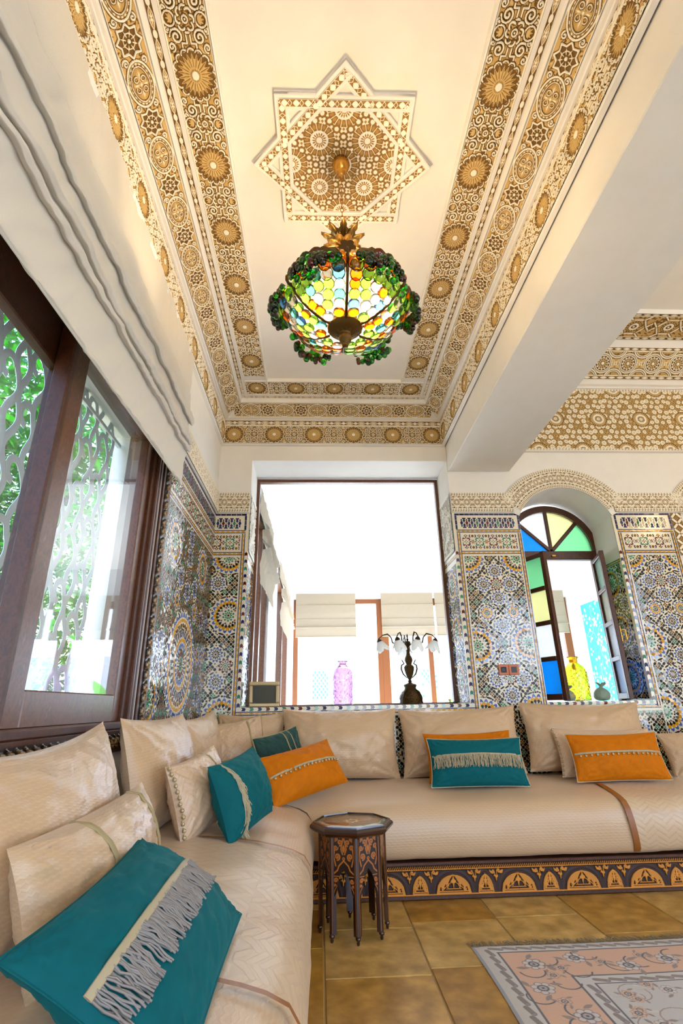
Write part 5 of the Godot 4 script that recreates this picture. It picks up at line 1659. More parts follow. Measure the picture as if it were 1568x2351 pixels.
func seating() -> void:
	var small := weave_unit("small")
	var large := weave_unit("large")
	var champagne := Color(0.78, 0.655, 0.505)
	cloth("silk_small", champagne, small, 13.0, 0.36, 0.05)
	cloth("silk_seat", champagne, small, 8.0, 0.34, 0.05)
	cloth("silk_zigzag", Color(0.77, 0.66, 0.52), large, 4.2, 0.33, 0.08)
	cloth("silk_plain", Color(0.80, 0.675, 0.54), large, 8.0, 0.34, 0.05)
	var nap := noise_tex(0.06, Color(0.93, 0.93, 0.93), Color(1, 1, 1), 256, 4, 6)
	mat("velvet_teal", Color(0.028, 0.35, 0.365), 0.75, {"albedo_texture": nap, "rim_enabled": true, "rim": 0.9, "rim_tint": 0.9, "metallic_specular": 0.25})
	mat("velvet_green", Color(0.05, 0.24, 0.21), 0.75, {"albedo_texture": nap, "rim_enabled": true, "rim": 0.8, "rim_tint": 0.65})
	mat("velvet_mustard", Color(0.78, 0.43, 0.015), 0.7, {"albedo_texture": nap, "rim_enabled": true, "rim": 0.5, "rim_tint": 0.9, "metallic_specular": 0.25})
	mat("braid", Color(0.62, 0.55, 0.38), 0.7)
	mat("thread", Color(0.66, 0.60, 0.47), 0.6)
	mat("thread_grey", Color(0.53, 0.50, 0.47), 0.6)
	mat("bead_pearl", Color(0.74, 0.66, 0.50), 0.25, {"metallic": 0.35})
	mat("leather", Color(0.55, 0.33, 0.12), 0.4)
	# carved plinths
	var r := Ras.new(3.0, 1.0, 110, 0.0)
	for c in [[0.98, 0.92, 0.72], [2.46, 0.42, 0.62]]:
		var cx: float = c[0]; var hw: float = c[1]; var ht: float = c[2]
		var top := []
		for i in 21:
			var q := i / 20.0 * 2 - 1
			top.append(Vector2(cx + hw * q, 0.92 - ht * sqrt(maxf(1 - q * q, 0)) - (0.10 * (1 - absf(q)) if hw < 0.6 else 0.0)))
		var inner := []
		for p in top: inner.append(Vector2(cx + (p.x - cx) * 0.86, 0.92 - (0.92 - p.y) * 0.82))
		r.line(top, 0.045, 0.15)
		var fill := inner.duplicate(); fill.append(Vector2(inner[-1].x, 0.94)); fill.append(Vector2(inner[0].x, 0.94))
		r.poly(fill, 0.85)
		r.line(inner, 0.012, 1.0)
		var k := hw / 0.92
		var pts := []
		for i in 9: pts.append(Vector2(cx + (i - 4) * 0.19 * k, 0.86))
		r.poly([Vector2(cx - 0.66 * k, 0.90), Vector2(cx - 0.60 * k, 0.72), Vector2(cx - 0.48 * k, 0.77), Vector2(cx - 0.36 * k, 0.64), Vector2(cx - 0.22 * k, 0.58), Vector2(cx - 0.12 * k, 0.44), Vector2(cx, 0.33 + 0.06 * (1 - k)), Vector2(cx + 0.12 * k, 0.44), Vector2(cx + 0.22 * k, 0.58), Vector2(cx + 0.36 * k, 0.64), Vector2(cx + 0.48 * k, 0.77), Vector2(cx + 0.60 * k, 0.72), Vector2(cx + 0.66 * k, 0.90)], 0.08)
		for s in [-1.0, 1.0]:
			spiral(r, Vector2(cx + s * 0.50 * k, 0.78), 0.075, s, 0.0, 0.022, 1.2, 0.95)
			spiral(r, Vector2(cx + s * 0.26 * k, 0.66), 0.08, -s, PI / 2, 0.022, 1.2, 0.95)
			spiral(r, Vector2(cx + s * 0.09 * k, 0.54), 0.05, s, PI / 2, 0.018, 1.1, 0.95)
			r.line([Vector2(cx, 0.40), Vector2(cx + s * 0.13 * k, 0.58), Vector2(cx + s * 0.36 * k, 0.72), Vector2(cx + s * 0.58 * k, 0.86)], 0.018, 0.95)
			r.line([Vector2(cx + s * 0.02, 0.86), Vector2(cx + s * 0.66 * k, 0.86)], 0.02, 0.95)
			r.line([Vector2(cx + s * 0.02, 0.78), Vector2(cx + s * 0.34 * k, 0.78)], 0.018, 0.95)
		r.leaf(Vector2(cx, 0.28), Vector2(cx, 0.80), 0.05, 0.95)
	r.seg(Vector2(0, 0.955), Vector2(3.0, 0.955), 0.025, 0.95)
	for x in [0.03, 1.95, 1.98, 2.97]:                     # spandrels
		r.poly([Vector2(x - 0.30, 0.16), Vector2(x + 0.30, 0.16), Vector2(x + 0.03, 0.66), Vector2(x - 0.03, 0.66)], 0.0)
		for s in [-1.0, 1.0]:
			spiral(r, Vector2(x + s * 0.13, 0.25), 0.08, s, PI, 0.026, 1.1, 0.95)
			spiral(r, Vector2(x + s * 0.05, 0.40), 0.045, -s, PI, 0.020, 1.0, 0.95)
			r.leaf(Vector2(x + s * 0.30, 0.18), Vector2(x + s * 0.18, 0.34), 0.04, 0.9)
			r.line([Vector2(x + s * 0.05, 0.28), Vector2(x, 0.56)], 0.02, 0.95)
	r.seg(Vector2(0, 0.13), Vector2(3.0, 0.13), 0.02, 0.95)
	for i in 30: r.seg(Vector2(i * 0.1, 0.10), Vector2(i * 0.1 + 0.07, 0.03), 0.022, 0.8)
	unit("plinth", r, [[0.0, Color(0.17, 0.08, 0.03)], [0.3, Color(0.25, 0.12, 0.045)], [0.7, Color(0.72, 0.45, 0.12)], [1.0, Color(0.82, 0.54, 0.17)]], 0.009, 0.6)
	var plinths := [["sofa_platform", "low carved wooden sofa plinth with gilded arches under the back sofa", Vector3(-0.86, 0, -3.30), Vector3.RIGHT, Vector3.BACK, 6.4], ["sofa_platform", "low wooden plinth under the sofa along the window", Vector3(-0.11, 0, 1.0), Vector3.FORWARD, Vector3.RIGHT, 4.28]]
	for k in 2:
		var pl: Array = plinths[k]
		var t := thing(pl[0], pl[1], "sofa platform", pl[2])
		var u: Vector3 = pl[3]; var w: Vector3 = pl[4]
		var b := Basis(u, Vector3.UP, w)
		var m := MB.new()
		m.cuboid(Transform3D(b, u * pl[5] / 2 + Vector3.UP * 0.09 - w * 0.35), Vector3(pl[5], 0.178, 0.70), 0.004)
		m.cuboid(Transform3D(b, u * pl[5] / 2 + Vector3.UP * 0.173 - w * 0.33), Vector3(pl[5], 0.016, 0.70), 0.003)
		obj("plinth_body", m.mesh(), mats.wood_dark, t)
		for i in int(pl[5] / 0.365):
			var o := obj("carved_panel", carved_mesh("plinth", 0.365, 0.14, 130, 48), units.plinth[1], t)
			o.transform = Transform3D(b, u * (0.365 * (i + 0.5) + (0.02 if k == 0 else 0.0)) + Vector3.UP * 0.02 + w * 0.001)
	# mattresses, in covered lengths with a leather strap between
	var prof := [Vector2(0.02, 0.19)]
	for i in 7: prof.append(Vector2(lerpf(0.1, 0.80, i / 6.0), 0.19))
	for p in [Vector2(0.835, 0.196), Vector2(0.858, 0.215), Vector2(0.868, 0.25), Vector2(0.872, 0.30), Vector2(0.868, 0.36), Vector2(0.856, 0.41), Vector2(0.832, 0.445), Vector2(0.79, 0.466), Vector2(0.74, 0.480), Vector2(0.66, 0.497), Vector2(0.56, 0.512), Vector2(0.42, 0.522), Vector2(0.25, 0.525), Vector2(0.10, 0.52), Vector2(0.04, 0.50), Vector2(0.02, 0.45), Vector2(0.02, 0.19)]: prof.append(p)
	var strap_prof := []
	for p in prof.slice(8, 20): strap_prof.append(p + Vector2(0.006 if p.y < 0.45 else 0.002, 0.006 if p.y > 0.40 else 0.0))
	var ma := thing("sofa_mattress", "long champagne silk mattress of the sofa along the back wall", "mattress", Vector3(0, 0, -4.12))
	var back := [[-0.89, 1.80, mats.silk_seat], [1.80, 4.6, mats.silk_zigzag]]
	for i in 2:
		obj("cover", seat_cover(prof, back[i][0], back[i][1], 3, false), back[i][2], ma)
	var mm := MB.new()
	mm.grid(3, strap_prof.size() - 1, func(a, b): return Vector3(1.782 + 0.036 * a - 0.04 * b, strap_prof[int(round(b * (strap_prof.size() - 1)))].y + 0.004, strap_prof[int(round(b * (strap_prof.size() - 1)))].x + 0.004))
	obj("strap", mm.mesh(), mats.leather, ma)
	var ml := thing("sofa_mattress", "champagne silk mattress of the sofa along the window", "mattress", Vector3(-0.90, 0, 0))
	ml.rotation_degrees.y = 90
	# along this one x runs from the camera side towards the back wall
	var side := [[-0.9, 1.27, mats.silk_seat], [1.27, 2.33, mats.silk_zigzag], [2.33, 3.235, mats.silk_seat]]
	for i in 3:
		var part := seat_cover(prof, side[i][0], side[i][1], 8, false)
		obj("cover", part, side[i][2], ml)
	var cap := MB.new()                                   # rounded far end
	var np := prof.size() - 1
	cap.grid(6, np, func(a, b):
		var p: Vector2 = prof[int(round(b * np))]
		var k: float = sin(a * PI / 2)
		var q: float = 1.0 - 0.16 * (1.0 - sqrt(maxf(1.0 - k * k, 0.0)))
		return Vector3(3.235 + 0.03 * k, 0.33 + (p.y - 0.33) * q, 0.445 + (p.x - 0.445) * (1.0 - 0.05 * (1.0 - sqrt(maxf(1.0 - k * k, 0.0))))))
	obj("end_cover", cap.mesh(), mats.silk_seat, ml)
	for xs in [1.27, 2.33]:
		mm = MB.new()
		mm.grid(3, strap_prof.size() - 1, func(a, b):
			var p: Vector2 = strap_prof[int(round(b * (strap_prof.size() - 1)))]
			return Vector3(xs - 0.009 + 0.018 * a, p.y + 0.003, p.x + 0.003))
		obj("strap", mm.mesh(), mats.leather, ml)
	cushions()

func cushions() -> void:
	var sm: Material = mats.silk_small
	# big back cushions of the sofa along the back wall
	cushion("back_cushion", "champagne back cushion in the corner, half hidden behind others", Vector3(-0.50, 0.745, -3.985), 0.50, 0.45, 0.20, Vector3(0, 16, 0), sm, 1, "back cushions")
	cushion("back_cushion", "large champagne back cushion under the purple bottle", Vector3(0.148, 0.755, -3.93), 0.836, 0.47, 0.26, Vector3(1, 15, -0.8), sm, 2, "back cushions")
	cushion("back_cushion", "large champagne back cushion behind the fringed teal cushion", Vector3(1.019, 0.752, -3.93), 0.868, 0.455, 0.26, Vector3(-3, 12, 1.1), sm, 3, "back cushions")
	cushion("back_cushion", "large champagne back cushion under the yellow bottle", Vector3(1.943, 0.765, -3.93), 0.897, 0.475, 0.26, Vector3(-3, 13.7, -1), sm, 4, "back cushions")
	# along the window
	cushion("back_cushion", "large champagne back cushion against the window, behind the braided cushion", Vector3(-0.715, 0.715, -1.592), 0.93, 0.46, 0.21, Vector3(93, 13, 3), sm, 5, "back cushions", 0.15)
	cushion("back_cushion", "champagne back cushion against the window trim, behind the beaded cushion", Vector3(-0.725, 0.75, -2.64), 0.87, 0.46, 0.20, Vector3(88, 14, 0.5), sm, 6, "back cushions")
	cushion("back_cushion", "champagne back cushion against the tiled left wall", Vector3(-0.745, 0.75, -3.58), 0.76, 0.44, 0.17, Vector3(86, 10, 4), sm, 7, "back cushions")
	# scattered cushions
	var sp: Material = mats.silk_plain
	var c := cushion("throw_cushion", "long champagne cushion with two grey braids beside the window", Vector3(-0.545, 0.640, -1.52), 0.78, 0.27, 0.17, Vector3(90, 18, 1.1), mats.silk_small, 8)
	for u in [-0.35, 0.62]: ribbon(c, "braid", [Vector2(u, -1), Vector2(u, 1)], 0.022, mats.braid)
	c = cushion("throw_cushion", "long teal velvet cushion with grey fringe lying in front of the braided cushion", Vector3(-0.330, 0.590, -1.238), 0.64, 0.32, 0.16, Vector3(88, 57, 3), mats.velvet_teal, 9)
	ribbon(c, "braid", [Vector2(-0.97, 0.14), Vector2(0.98, 0.14)], 0.016, mats.thread)
	fringe(c, Vector2(-0.97, 0.12), Vector2(0.97, 0.12), Vector2(0.0, -0.46), 230, mats.thread_grey)
	edging(c, mats.velvet_teal, 0.003)
	c = cushion("throw_cushion", "pale champagne cushion edged with beads next to the teal cushion", Vector3(-0.515, 0.668, -2.47), 0.44, 0.30, 0.16, Vector3(74, 16, 7), sp, 10)
	beads(c, [Vector2(-0.97, 1), Vector2(-0.97, -1)], 13, 0.0085, mats.bead_pearl)
	ribbon(c, "braid", [Vector2(0.35, -1), Vector2(0.35, 1)], 0.012, mats.braid)
	c = cushion("throw_cushion", "teal velvet cushion standing with fringe hanging over its edge", Vector3(-0.335, 0.662, -2.50), 0.46, 0.30, 0.17, Vector3(72, 20, 6), mats.velvet_teal, 11)
	ribbon(c, "braid", [Vector2(-0.66, 1), Vector2(-0.66, -1)], 0.010, mats.thread)
	fringe(c, Vector2(-0.70, 0.98), Vector2(-0.60, -0.92), Vector2(0.08, -0.52), 120, mats.thread, 0.045)
	c = cushion("throw_cushion", "square champagne cushion with crossed braids in the corner", Vector3(-0.562, 0.735, -3.83), 0.40, 0.38, 0.17, Vector3(21, 12, 9), sp, 12)
	ribbon(c, "braid", [Vector2(0.45, -1), Vector2(0.45, 1)], 0.012, mats.braid)
	ribbon(c, "braid", [Vector2(-1, -0.35), Vector2(1, -0.25)], 0.012, mats.braid)
	edging(c, mats.braid, 0.005)
	c = cushion("throw_cushion", "small dark green velvet cushion with a braided square", Vector3(-0.255, 0.700, -3.70), 0.36, 0.30, 0.15, Vector3(36, 14, 11), mats.velvet_green, 13)
	ribbon(c, "braid", [Vector2(-1, -0.1), Vector2(0.20, -0.1), Vector2(0.20, 1)], 0.010, mats.braid)
	ribbon(c, "braid", [Vector2(0.50, -1), Vector2(0.50, 1)], 0.008, mats.braid)
	edging(c, mats.braid, 0.004)
	c = cushion("throw_cushion", "mustard velvet cushion with a row of beads leaning in the corner", Vector3(-0.095, 0.645, -3.35), 0.56, 0.29, 0.16, Vector3(35, 34, 9.5), mats.velvet_mustard, 14)
	ribbon(c, "braid", [Vector2(-0.95, 0.02), Vector2(0.97, 0.02)], 0.012, mats.thread)
	beads(c, [Vector2(-0.93, -0.09), Vector2(0.96, -0.09)], 17, 0.0075, mats.bead_pearl)
	c = cushion("throw_cushion", "mustard velvet cushion half hidden behind the fringed teal cushion", Vector3(1.013, 0.672, -3.69), 0.60, 0.31, 0.15, Vector3(-3, 20, 1.5), mats.velvet_mustard, 15)
	c = cushion("throw_cushion", "teal velvet cushion with a pale fringe across its middle", Vector3(1.004, 0.652, -3.52), 0.61, 0.29, 0.16, Vector3(-4, 20, 0), mats.velvet_teal, 16)
	ribbon(c, "braid", [Vector2(-0.97, 0.20), Vector2(0.97, 0.20)], 0.010, mats.thread)
	fringe(c, Vector2(-0.95, 0.19), Vector2(0.95, 0.19), Vector2(0.0, -0.52), 190, mats.thread)
	edging(c, mats.thread, 0.003)
	c = cushion("throw_cushion", "pale champagne cushion with beaded edge behind the mustard cushion", Vector3(1.966, 0.672, -3.72), 0.68, 0.32, 0.15, Vector3(-4.5, 22, -1), sp, 17)
	beads(c, [Vector2(-0.98, 1), Vector2(-0.98, -1)], 12, 0.0075, mats.bead_pearl)
	c = cushion("throw_cushion", "mustard velvet cushion with a row of beads by the leather strap", Vector3(1.947, 0.660, -3.56), 0.61, 0.29, 0.16, Vector3(-3, 17, 0.4), mats.velvet_mustard, 18)
	ribbon(c, "braid", [Vector2(-0.97, 0.10), Vector2(0.97, 0.10)], 0.012, mats.thread)
	beads(c, [Vector2(-0.94, -0.02), Vector2(0.95, -0.02)], 17, 0.0075, mats.bead_pearl)
	edging(c, mats.thread, 0.003)
	c = cushion("throw_cushion", "plain olive silk cushion right of the mustard cushions", Vector3(2.60, 0.660, -3.68), 0.46, 0.30, 0.15, Vector3(-14, 18, 6), mats.silk_small, 19)
	c = cushion("throw_cushion", "pale champagne cushion with piping at the end of the sofa", Vector3(2.93, 0.690, -3.75), 0.46, 0.36, 0.16, Vector3(-22, 14, 0), sp, 20)
	edging(c, mats.braid, 0.004)

# ------------------------------------------------------------------ floor, rug and table
func ground() -> void:
	var t := get_node("floor") as Node3D
	rng.seed = 91
	var tones := [Color(0.78, 0.56, 0.16), Color(0.83, 0.65, 0.31), Color(0.71, 0.49, 0.12), Color(0.81, 0.63, 0.28), Color(0.76, 0.55, 0.18)]
	var ms := []
	for i in tones.size():
		var c: Color = tones[i]
		ms.append(mat("flagstone_%d" % i, Color.WHITE, 0.34, {"albedo_texture": noise_tex(0.016, c.darkened(0.30), c.lightened(0.16), 512, 7, 60 + i), "uv1_triplanar": true, "uv1_world_triplanar": true, "uv1_scale": Vector3(0.9, 0.9, 0.9)}))
	var x := 0.45 - 0.43 * 4
	while x < 5.5:
		var z := -2.553 - 0.46 * 4 if absf(x - 0.45) < 0.01 else -4.1 - rng.randf() * 0.4
		while z < 2.95:
			var l := 0.46 if absf(x - 0.45) < 0.01 else rng.randf_range(0.36, 0.62)
			var lo := Vector3(maxf(x, XL) + 0.003, -0.02, maxf(z, ZB) + 0.003)
			var hi := Vector3(minf(x + 0.43, RIGHT) - 0.003, rng.randf_range(-0.0012, 0.0), minf(z + l, FRONT) - 0.003)
			if hi.x - lo.x > 0.05 and hi.z - lo.z > 0.05 and z < 0.4:
				var m := MB.new()
				m.box(lo, hi, 0.003)
				obj("flagstone", m.mesh(), ms[rng.randi() % ms.size()], t)
			elif hi.z - lo.z > 0.05 and hi.x - lo.x > 0.05:
				var m := MB.new()
				m.box(lo, hi)
				obj("flagstone", m.mesh(), ms[rng.randi() % ms.size()], t)
			z += l
		x += 0.43
	rug()

func rug() -> void:
	# woven pattern of the quarter in view, level by level: cream, greys, peach, dark outlines
	var w := 2.0; var h := 1.9
	var r := Ras.new(w, h, 460, 0.05)
	r.wrap = false
	rng.seed = 17
	var sp := 0.02
	for k in 520:                                  # mottled wool
		var p := Vector2(rng.randf() * w, rng.randf() * h)
		r.seg(p, p + Vector2(rng.randf_range(0.02, 0.06), 0), 0.006, rng.randf_range(0.0, 0.16))
	for k in 150:                                   # scrolls of the field
		var p := Vector2(rng.randf_range(0.4, w), rng.randf_range(0.4, h))
		spiral(r, p, rng.randf_range(0.05, 0.10), 1.0 if k % 2 else -1.0, rng.randf() * TAU, 0.0024, 0.9, 0.70)
	for k in 420:
		var p := Vector2(rng.randf_range(0.38, w), rng.randf_range(0.38, h))
		rug_flower(r, p, rng.randf_range(0.016, 0.034))
	# borders, from the outside in
	for b in [[0.0, 0.014, 0.30], [0.014, 0.085, 0.08], [0.085, 0.094, 0.85], [0.094, 0.300, 0.55], [0.300, 0.309, 0.85], [0.309, 0.360, 0.08], [0.360, 0.368, 0.85]]:
		var m0: float = b[0]; var m1: float = b[1]
		for e in 4:
			var q := [[m0, m0, w - m0, m1], [m0, h - m1, w - m0, h - m0], [m0, m0, m1, h - m0], [w - m1, m0, w - m0, h - m0]][e] as Array
			r.poly([Vector2(q[0], q[1]), Vector2(q[2], q[1]), Vector2(q[2], q[3]), Vector2(q[0], q[3])], b[2])
	for e in 2:
		var l := w if e == 0 else h
		var n := int(l / 0.062)
		for i in n:
			for side in [0.05, 0.335]:
				var a := Vector2((i + 0.1) * 0.062, side); var bb := Vector2((i + 0.8) * 0.062, side + 0.012)
				if a.x < side or bb.x > l - side: continue
				r.seg(a if e == 0 else Vector2(a.y, a.x), bb if e == 0 else Vector2(bb.y, bb.x), 0.011, 0.72)
				r.dot(bb if e == 0 else Vector2(bb.y, bb.x), 0.008, 0.95)
		var k := int((l - 0.4) / 0.092)
		for i in k + 1:
			var p := Vector2(0.2 + 0.092 * i, 0.197 + 0.045 * sin(i * 2.1))
			if e == 1: p = Vector2(p.y, p.x)
			rug_flower(r, p, 0.046 if i % 2 == 0 else 0.026)
			var d := Vector2(0.055, 0.03 * (1 if i % 2 else -1))
			if e == 1: d = Vector2(d.y, d.x)
			r.arc(p + d, 0.05, 0.3 * i, 0.3 * i + 3.0, 0.003, 0.88)
	var stops := [[0.0, Color(0.70, 0.68, 0.65)], [0.12, Color(0.78, 0.75, 0.71)], [0.30, Color(0.60, 0.60, 0.61)], [0.52, Color(0.80, 0.64, 0.52)], [0.60, Color(0.77, 0.61, 0.49)], [0.72, Color(0.50, 0.46, 0.43)], [0.9, Color(0.32, 0.30, 0.31)], [1.0, Color(0.78, 0.75, 0.72)]]
	mat("rug_wool", Color.WHITE, 0.95, {"albedo_texture": tex(r.image(stops)), "heightmap_enabled": true, "heightmap_texture": noise_tex(0.4, Color.BLACK, Color.WHITE, 512, 2, 44), "heightmap_scale": 0.15, "rim_enabled": true, "rim": 0.3})
	mat("fringe_wool", Color(0.62, 0.56, 0.44), 0.9)
	var t := thing("rug", "worn grey and peach oriental rug with floral border and fringed end", "rug", Vector3(0.665, 0, -2.725))
	var m := MB.new()
	m.grid(50, 46, func(u, v):
		var x: float = u * w; var z: float = (1.0 - v) * h
		var ed := minf(minf(x, w - x), minf(z, h - z))
		return Vector3(x + 0.006 * sin(z * 5.0), 0.002 + 0.009 * smoothstep(0.0, 0.012, ed) + 0.0015 * noise.get_noise_2d(x * 4, z * 4), z + 0.008 * sin(x * 3.0)))
	obj("pile", m.mesh(), mats.rug_wool, t)
	var f := MB.new()
	for i in 330:
		var x := w * i / 330.0 + rng.randfn(0, 0.002)
		var z := 0.008 * sin(x * 3.0)
		var l := rng.randf_range(0.025, 0.05)
		var sw := rng.randfn(0, 0.015)
		f.tube([Vector3(x, 0.006, z + 0.01), Vector3(x + sw * 0.4, 0.005, z - l * 0.5), Vector3(x + sw, 0.003, z - l)], 0.0017, 4, Vector2.ONE, false)
	var o := obj("fringe", f.mesh(), mats.fringe_wool, t)
	o.set_meta("kind", "stuff")

func rug_flower(r: Ras, p: Vector2, s: float) -> void:
	var a0 := p.x * 7.0 + p.y * 11.0
	for k in 7: r.dot(p + Vector2.from_angle(a0 + TAU * k / 7) * s * 0.66, s * 0.34, 0.76)
	for k in 7: r.dot(p + Vector2.from_angle(a0 + TAU * k / 7) * s * 0.66, s * 0.26, 0.10 if s > 0.03 else 0.52)
	r.arc(p, s * 0.42, 0, TAU, s * 0.07, 0.88)
	r.dot(p, s * 0.30, 0.30)
	r.dot(p, s * 0.14, 0.9)
	for k in 3:
		var d := Vector2.from_angle(a0 * 3.0 + TAU * k / 3)
		r.leaf(p + d * s * 1.0, p + d.rotated(0.5) * s * 1.9, s * 0.22, 0.70)

func side_table() -> void:
	# inlay of one side, drawn as print on wood
	var r := Ras.new(0.5, 1.0, 300, 0.0)
	r.wrap = false
	r.line([Vector2(0.03, 0.02), Vector2(0.47, 0.02), Vector2(0.47, 1.0)], 0.008, 0.9)
	r.line([Vector2(0.03, 0.02), Vector2(0.03, 1.0)], 0.008, 0.9)
	var a := func(k: float, y0: float, y1: float) -> Array:
		var p := []
		for i in 13: p.append(Vector2(0.25 - 0.2 * k * cos(i / 12.0 * PI / 2), y1 - (y1 - y0) * sin(i / 12.0 * PI / 2)))
		for i in range(11, -1, -1): p.append(Vector2(0.25 + 0.2 * k * cos(i / 12.0 * PI / 2), y1 - (y1 - y0) * sin(i / 12.0 * PI / 2)))
		return p
	r.line(a.call(1.0, 0.11, 0.36), 0.006, 0.9)
	var fill: Array = a.call(0.84, 0.19, 0.40)
	fill.append(Vector2(0.42, 0.52)); fill.append(Vector2(0.08, 0.52))
	r.poly(fill, 0.75)
	for s in [-1.0, 1.0]:
		spiral(r, Vector2(0.25 + s * 0.15, 0.085), 0.04, s, 0.0, 0.012, 1.1, 0.85)
		spiral(r, Vector2(0.25 + s * 0.06, 0.06), 0.025, -s, 0.0, 0.010, 1.0, 0.85)
		spiral(r, Vector2(0.25 + s * 0.17, 0.16), 0.022, s, 0.0, 0.010, 1.0, 0.85)
	r.poly([Vector2(0.25, 0.29), Vector2(0.31, 0.36), Vector2(0.30, 0.40), Vector2(0.36, 0.42), Vector2(0.35, 0.46), Vector2(0.42, 0.50), Vector2(0.44, 0.62), Vector2(0.06, 0.62), Vector2(0.08, 0.50), Vector2(0.15, 0.46), Vector2(0.14, 0.42), Vector2(0.20, 0.40), Vector2(0.19, 0.36)], 0.0)
	for s in [-1.0, 1.0]:
		spiral(r, Vector2(0.25 + s * 0.075, 0.50), 0.05, s, PI / 2, 0.014, 1.2, 0.85)
		spiral(r, Vector2(0.25 + s * 0.15, 0.58), 0.045, -s, 0.0, 0.012, 1.2, 0.85)
		spiral(r, Vector2(0.25 + s * 0.12, 0.72), 0.055, s, PI / 2, 0.013, 1.4, 0.85)
		r.line([Vector2(0.25, 0.40), Vector2(0.25 + s * 0.05, 0.60), Vector2(0.25 + s * 0.02, 0.68)], 0.014, 0.85)
		r.line([Vector2(0.25 + s * 0.17, 0.60), Vector2(0.25 + s * 0.19, 0.72), Vector2(0.25 + s * 0.15, 0.86)], 0.013, 0.85)
		r.line([Vector2(0.25, 0.78), Vector2(0.25 + s * 0.09, 0.86), Vector2(0.25 + s * 0.12, 0.93), Vector2(0.25 + s * 0.20, 0.99)], 0.013, 0.85)
	r.leaf(Vector2(0.25, 0.31), Vector2(0.25, 0.40), 0.035, 0.9)
	r.leaf(Vector2(0.25, 0.53), Vector2(0.25, 0.66), 0.03, 0.9)
	r.arc(Vector2(0.25, 0.75), 0.018, 0, TAU, 0.009, 0.85)
	var wood := [[0.0, Color(0.115, 0.05, 0.025)], [0.4, Color(0.24, 0.11, 0.045)], [0.75, Color(0.62, 0.34, 0.10)], [1.0, Color(0.70, 0.42, 0.15)]]
	mat("inlay_side", Color.WHITE, 0.3, {"albedo_texture": tex(r.image(wood)), "uv1_scale": Vector3(1.0 / 0.13, -1.0 / 0.26, 1), "uv1_offset": Vector3(0.5, 1, 0), "clearcoat_enabled": true, "clearcoat": 0.4, "clearcoat_roughness": 0.15})
	var q := Ras.new(1.0, 1.0, 256, 0.45)
	for k in 8:
		var d := Vector2.from_angle(TAU * k / 8)
		q.seg(Vector2(0.5, 0.5) + d * 0.1, Vector2(0.5, 0.5) + d.rotated(0.75) * 0.44, 0.018, 0.05)
		q.arc(Vector2(0.5, 0.5) + d * 0.33, 0.08, 0, TAU, 0.012, 0.1)
		spiral(q, Vector2(0.5, 0.5) + d.rotated(0.4) * 0.28, 0.06, 1, 0, 0.010, 1.5, 0.15)
		q.seg(Vector2(0.5, 0.5) + d * 0.42, Vector2(0.5, 0.5) + d.rotated(TAU / 8) * 0.42, 0.014, 0.8)
	q.star(Vector2(0.5, 0.5), 8, 0.13, 0.07, 0.95)
	q.dot(Vector2(0.5, 0.5), 0.045, 0.3)
	mat("inlay_top", Color.WHITE, 0.25, {"albedo_texture": tex(q.image([[0.0, Color(0.26, 0.15, 0.07)], [0.45, Color(0.60, 0.42, 0.20)], [0.8, Color(0.74, 0.56, 0.30)], [1.0, Color(0.88, 0.78, 0.58)]])), "uv1_scale": Vector3(2.4, 2.4, 1), "uv1_offset": Vector3(0.5, 0.5, 0), "clearcoat_enabled": true, "clearcoat": 1.0, "clearcoat_roughness": 0.02})
	mat("table_wood", Color(0.19, 0.085, 0.04), 0.28, {"clearcoat_enabled": true, "clearcoat": 0.5, "clearcoat_roughness": 0.12})
	mat("inlay_line", Color(0.52, 0.30, 0.10), 0.35)
	var t := thing("side_table", "octagonal inlaid wooden side table with glass top between the sofas", "table", Vector3(0.165, 0, -2.945))
	t.rotation.y = 0.06
	var R := 0.168
	var rim := MB.new()
	var prof := [Vector2(0.150, 0.412), Vector2(0.185, 0.413), Vector2(0.200, 0.420), Vector2(0.212, 0.430), Vector2(0.214, 0.440), Vector2(0.208, 0.448), Vector2(0.200, 0.452), Vector2(0.198, 0.458), Vector2(0.188, 0.460), Vector2(0.187, 0.455)]
	for i in 8:
		var a0 := TAU * i / 8 + PI / 2; var a1 := TAU * (i + 1) / 8 + PI / 2
		for k in prof.size() - 1:
			var p: Vector2 = prof[k]; var p2: Vector2 = prof[k + 1]
			rim.quad(Vector3(p.x * cos(a1), p.y, p.x * sin(a1)), Vector3(p.x * cos(a0), p.y, p.x * sin(a0)), Vector3(p2.x * cos(a0), p2.y, p2.x * sin(a0)), Vector3(p2.x * cos(a1), p2.y, p2.x * sin(a1)))
	obj("rim", rim.mesh(), mats.table_wood, t)
	var oct := PackedVector2Array()
	for i in 8: oct.append(Vector2.from_angle(TAU * i / 8 + PI / 2) * 0.188)
	var top := MB.new()
	top.prism(oct, 0.42, 0.4535, Transform3D(Basis(Vector3.RIGHT, Vector3.FORWARD, Vector3.UP), Vector3.ZERO))
	obj("inlaid_top", top.mesh(), mats.inlay_top, t)
	var gt := MB.new()
	for i in 8:
		var b0 := Vector2.from_angle(TAU * i / 8 + PI / 2); var b1 := Vector2.from_angle(TAU * (i + 1) / 8 + PI / 2)
		gt.quad(Vector3(b1.x * 0.186, 0.4545, b1.y * 0.186), Vector3(b0.x * 0.186, 0.4545, b0.y * 0.186), Vector3(b0.x * 0.162, 0.4600, b0.y * 0.162), Vector3(b1.x * 0.162, 0.4600, b1.y * 0.162))
	mat("bevel_glass", Color(0.62, 0.74, 0.70, 0.45), 0.05, {"transparency": BaseMaterial3D.TRANSPARENCY_ALPHA})
	obj("glass_bevel", gt.mesh(), mats.bevel_glass, t)
	var sideL := 2 * R * sin(PI / 8)
	var hw := sideL / 2 - 0.004
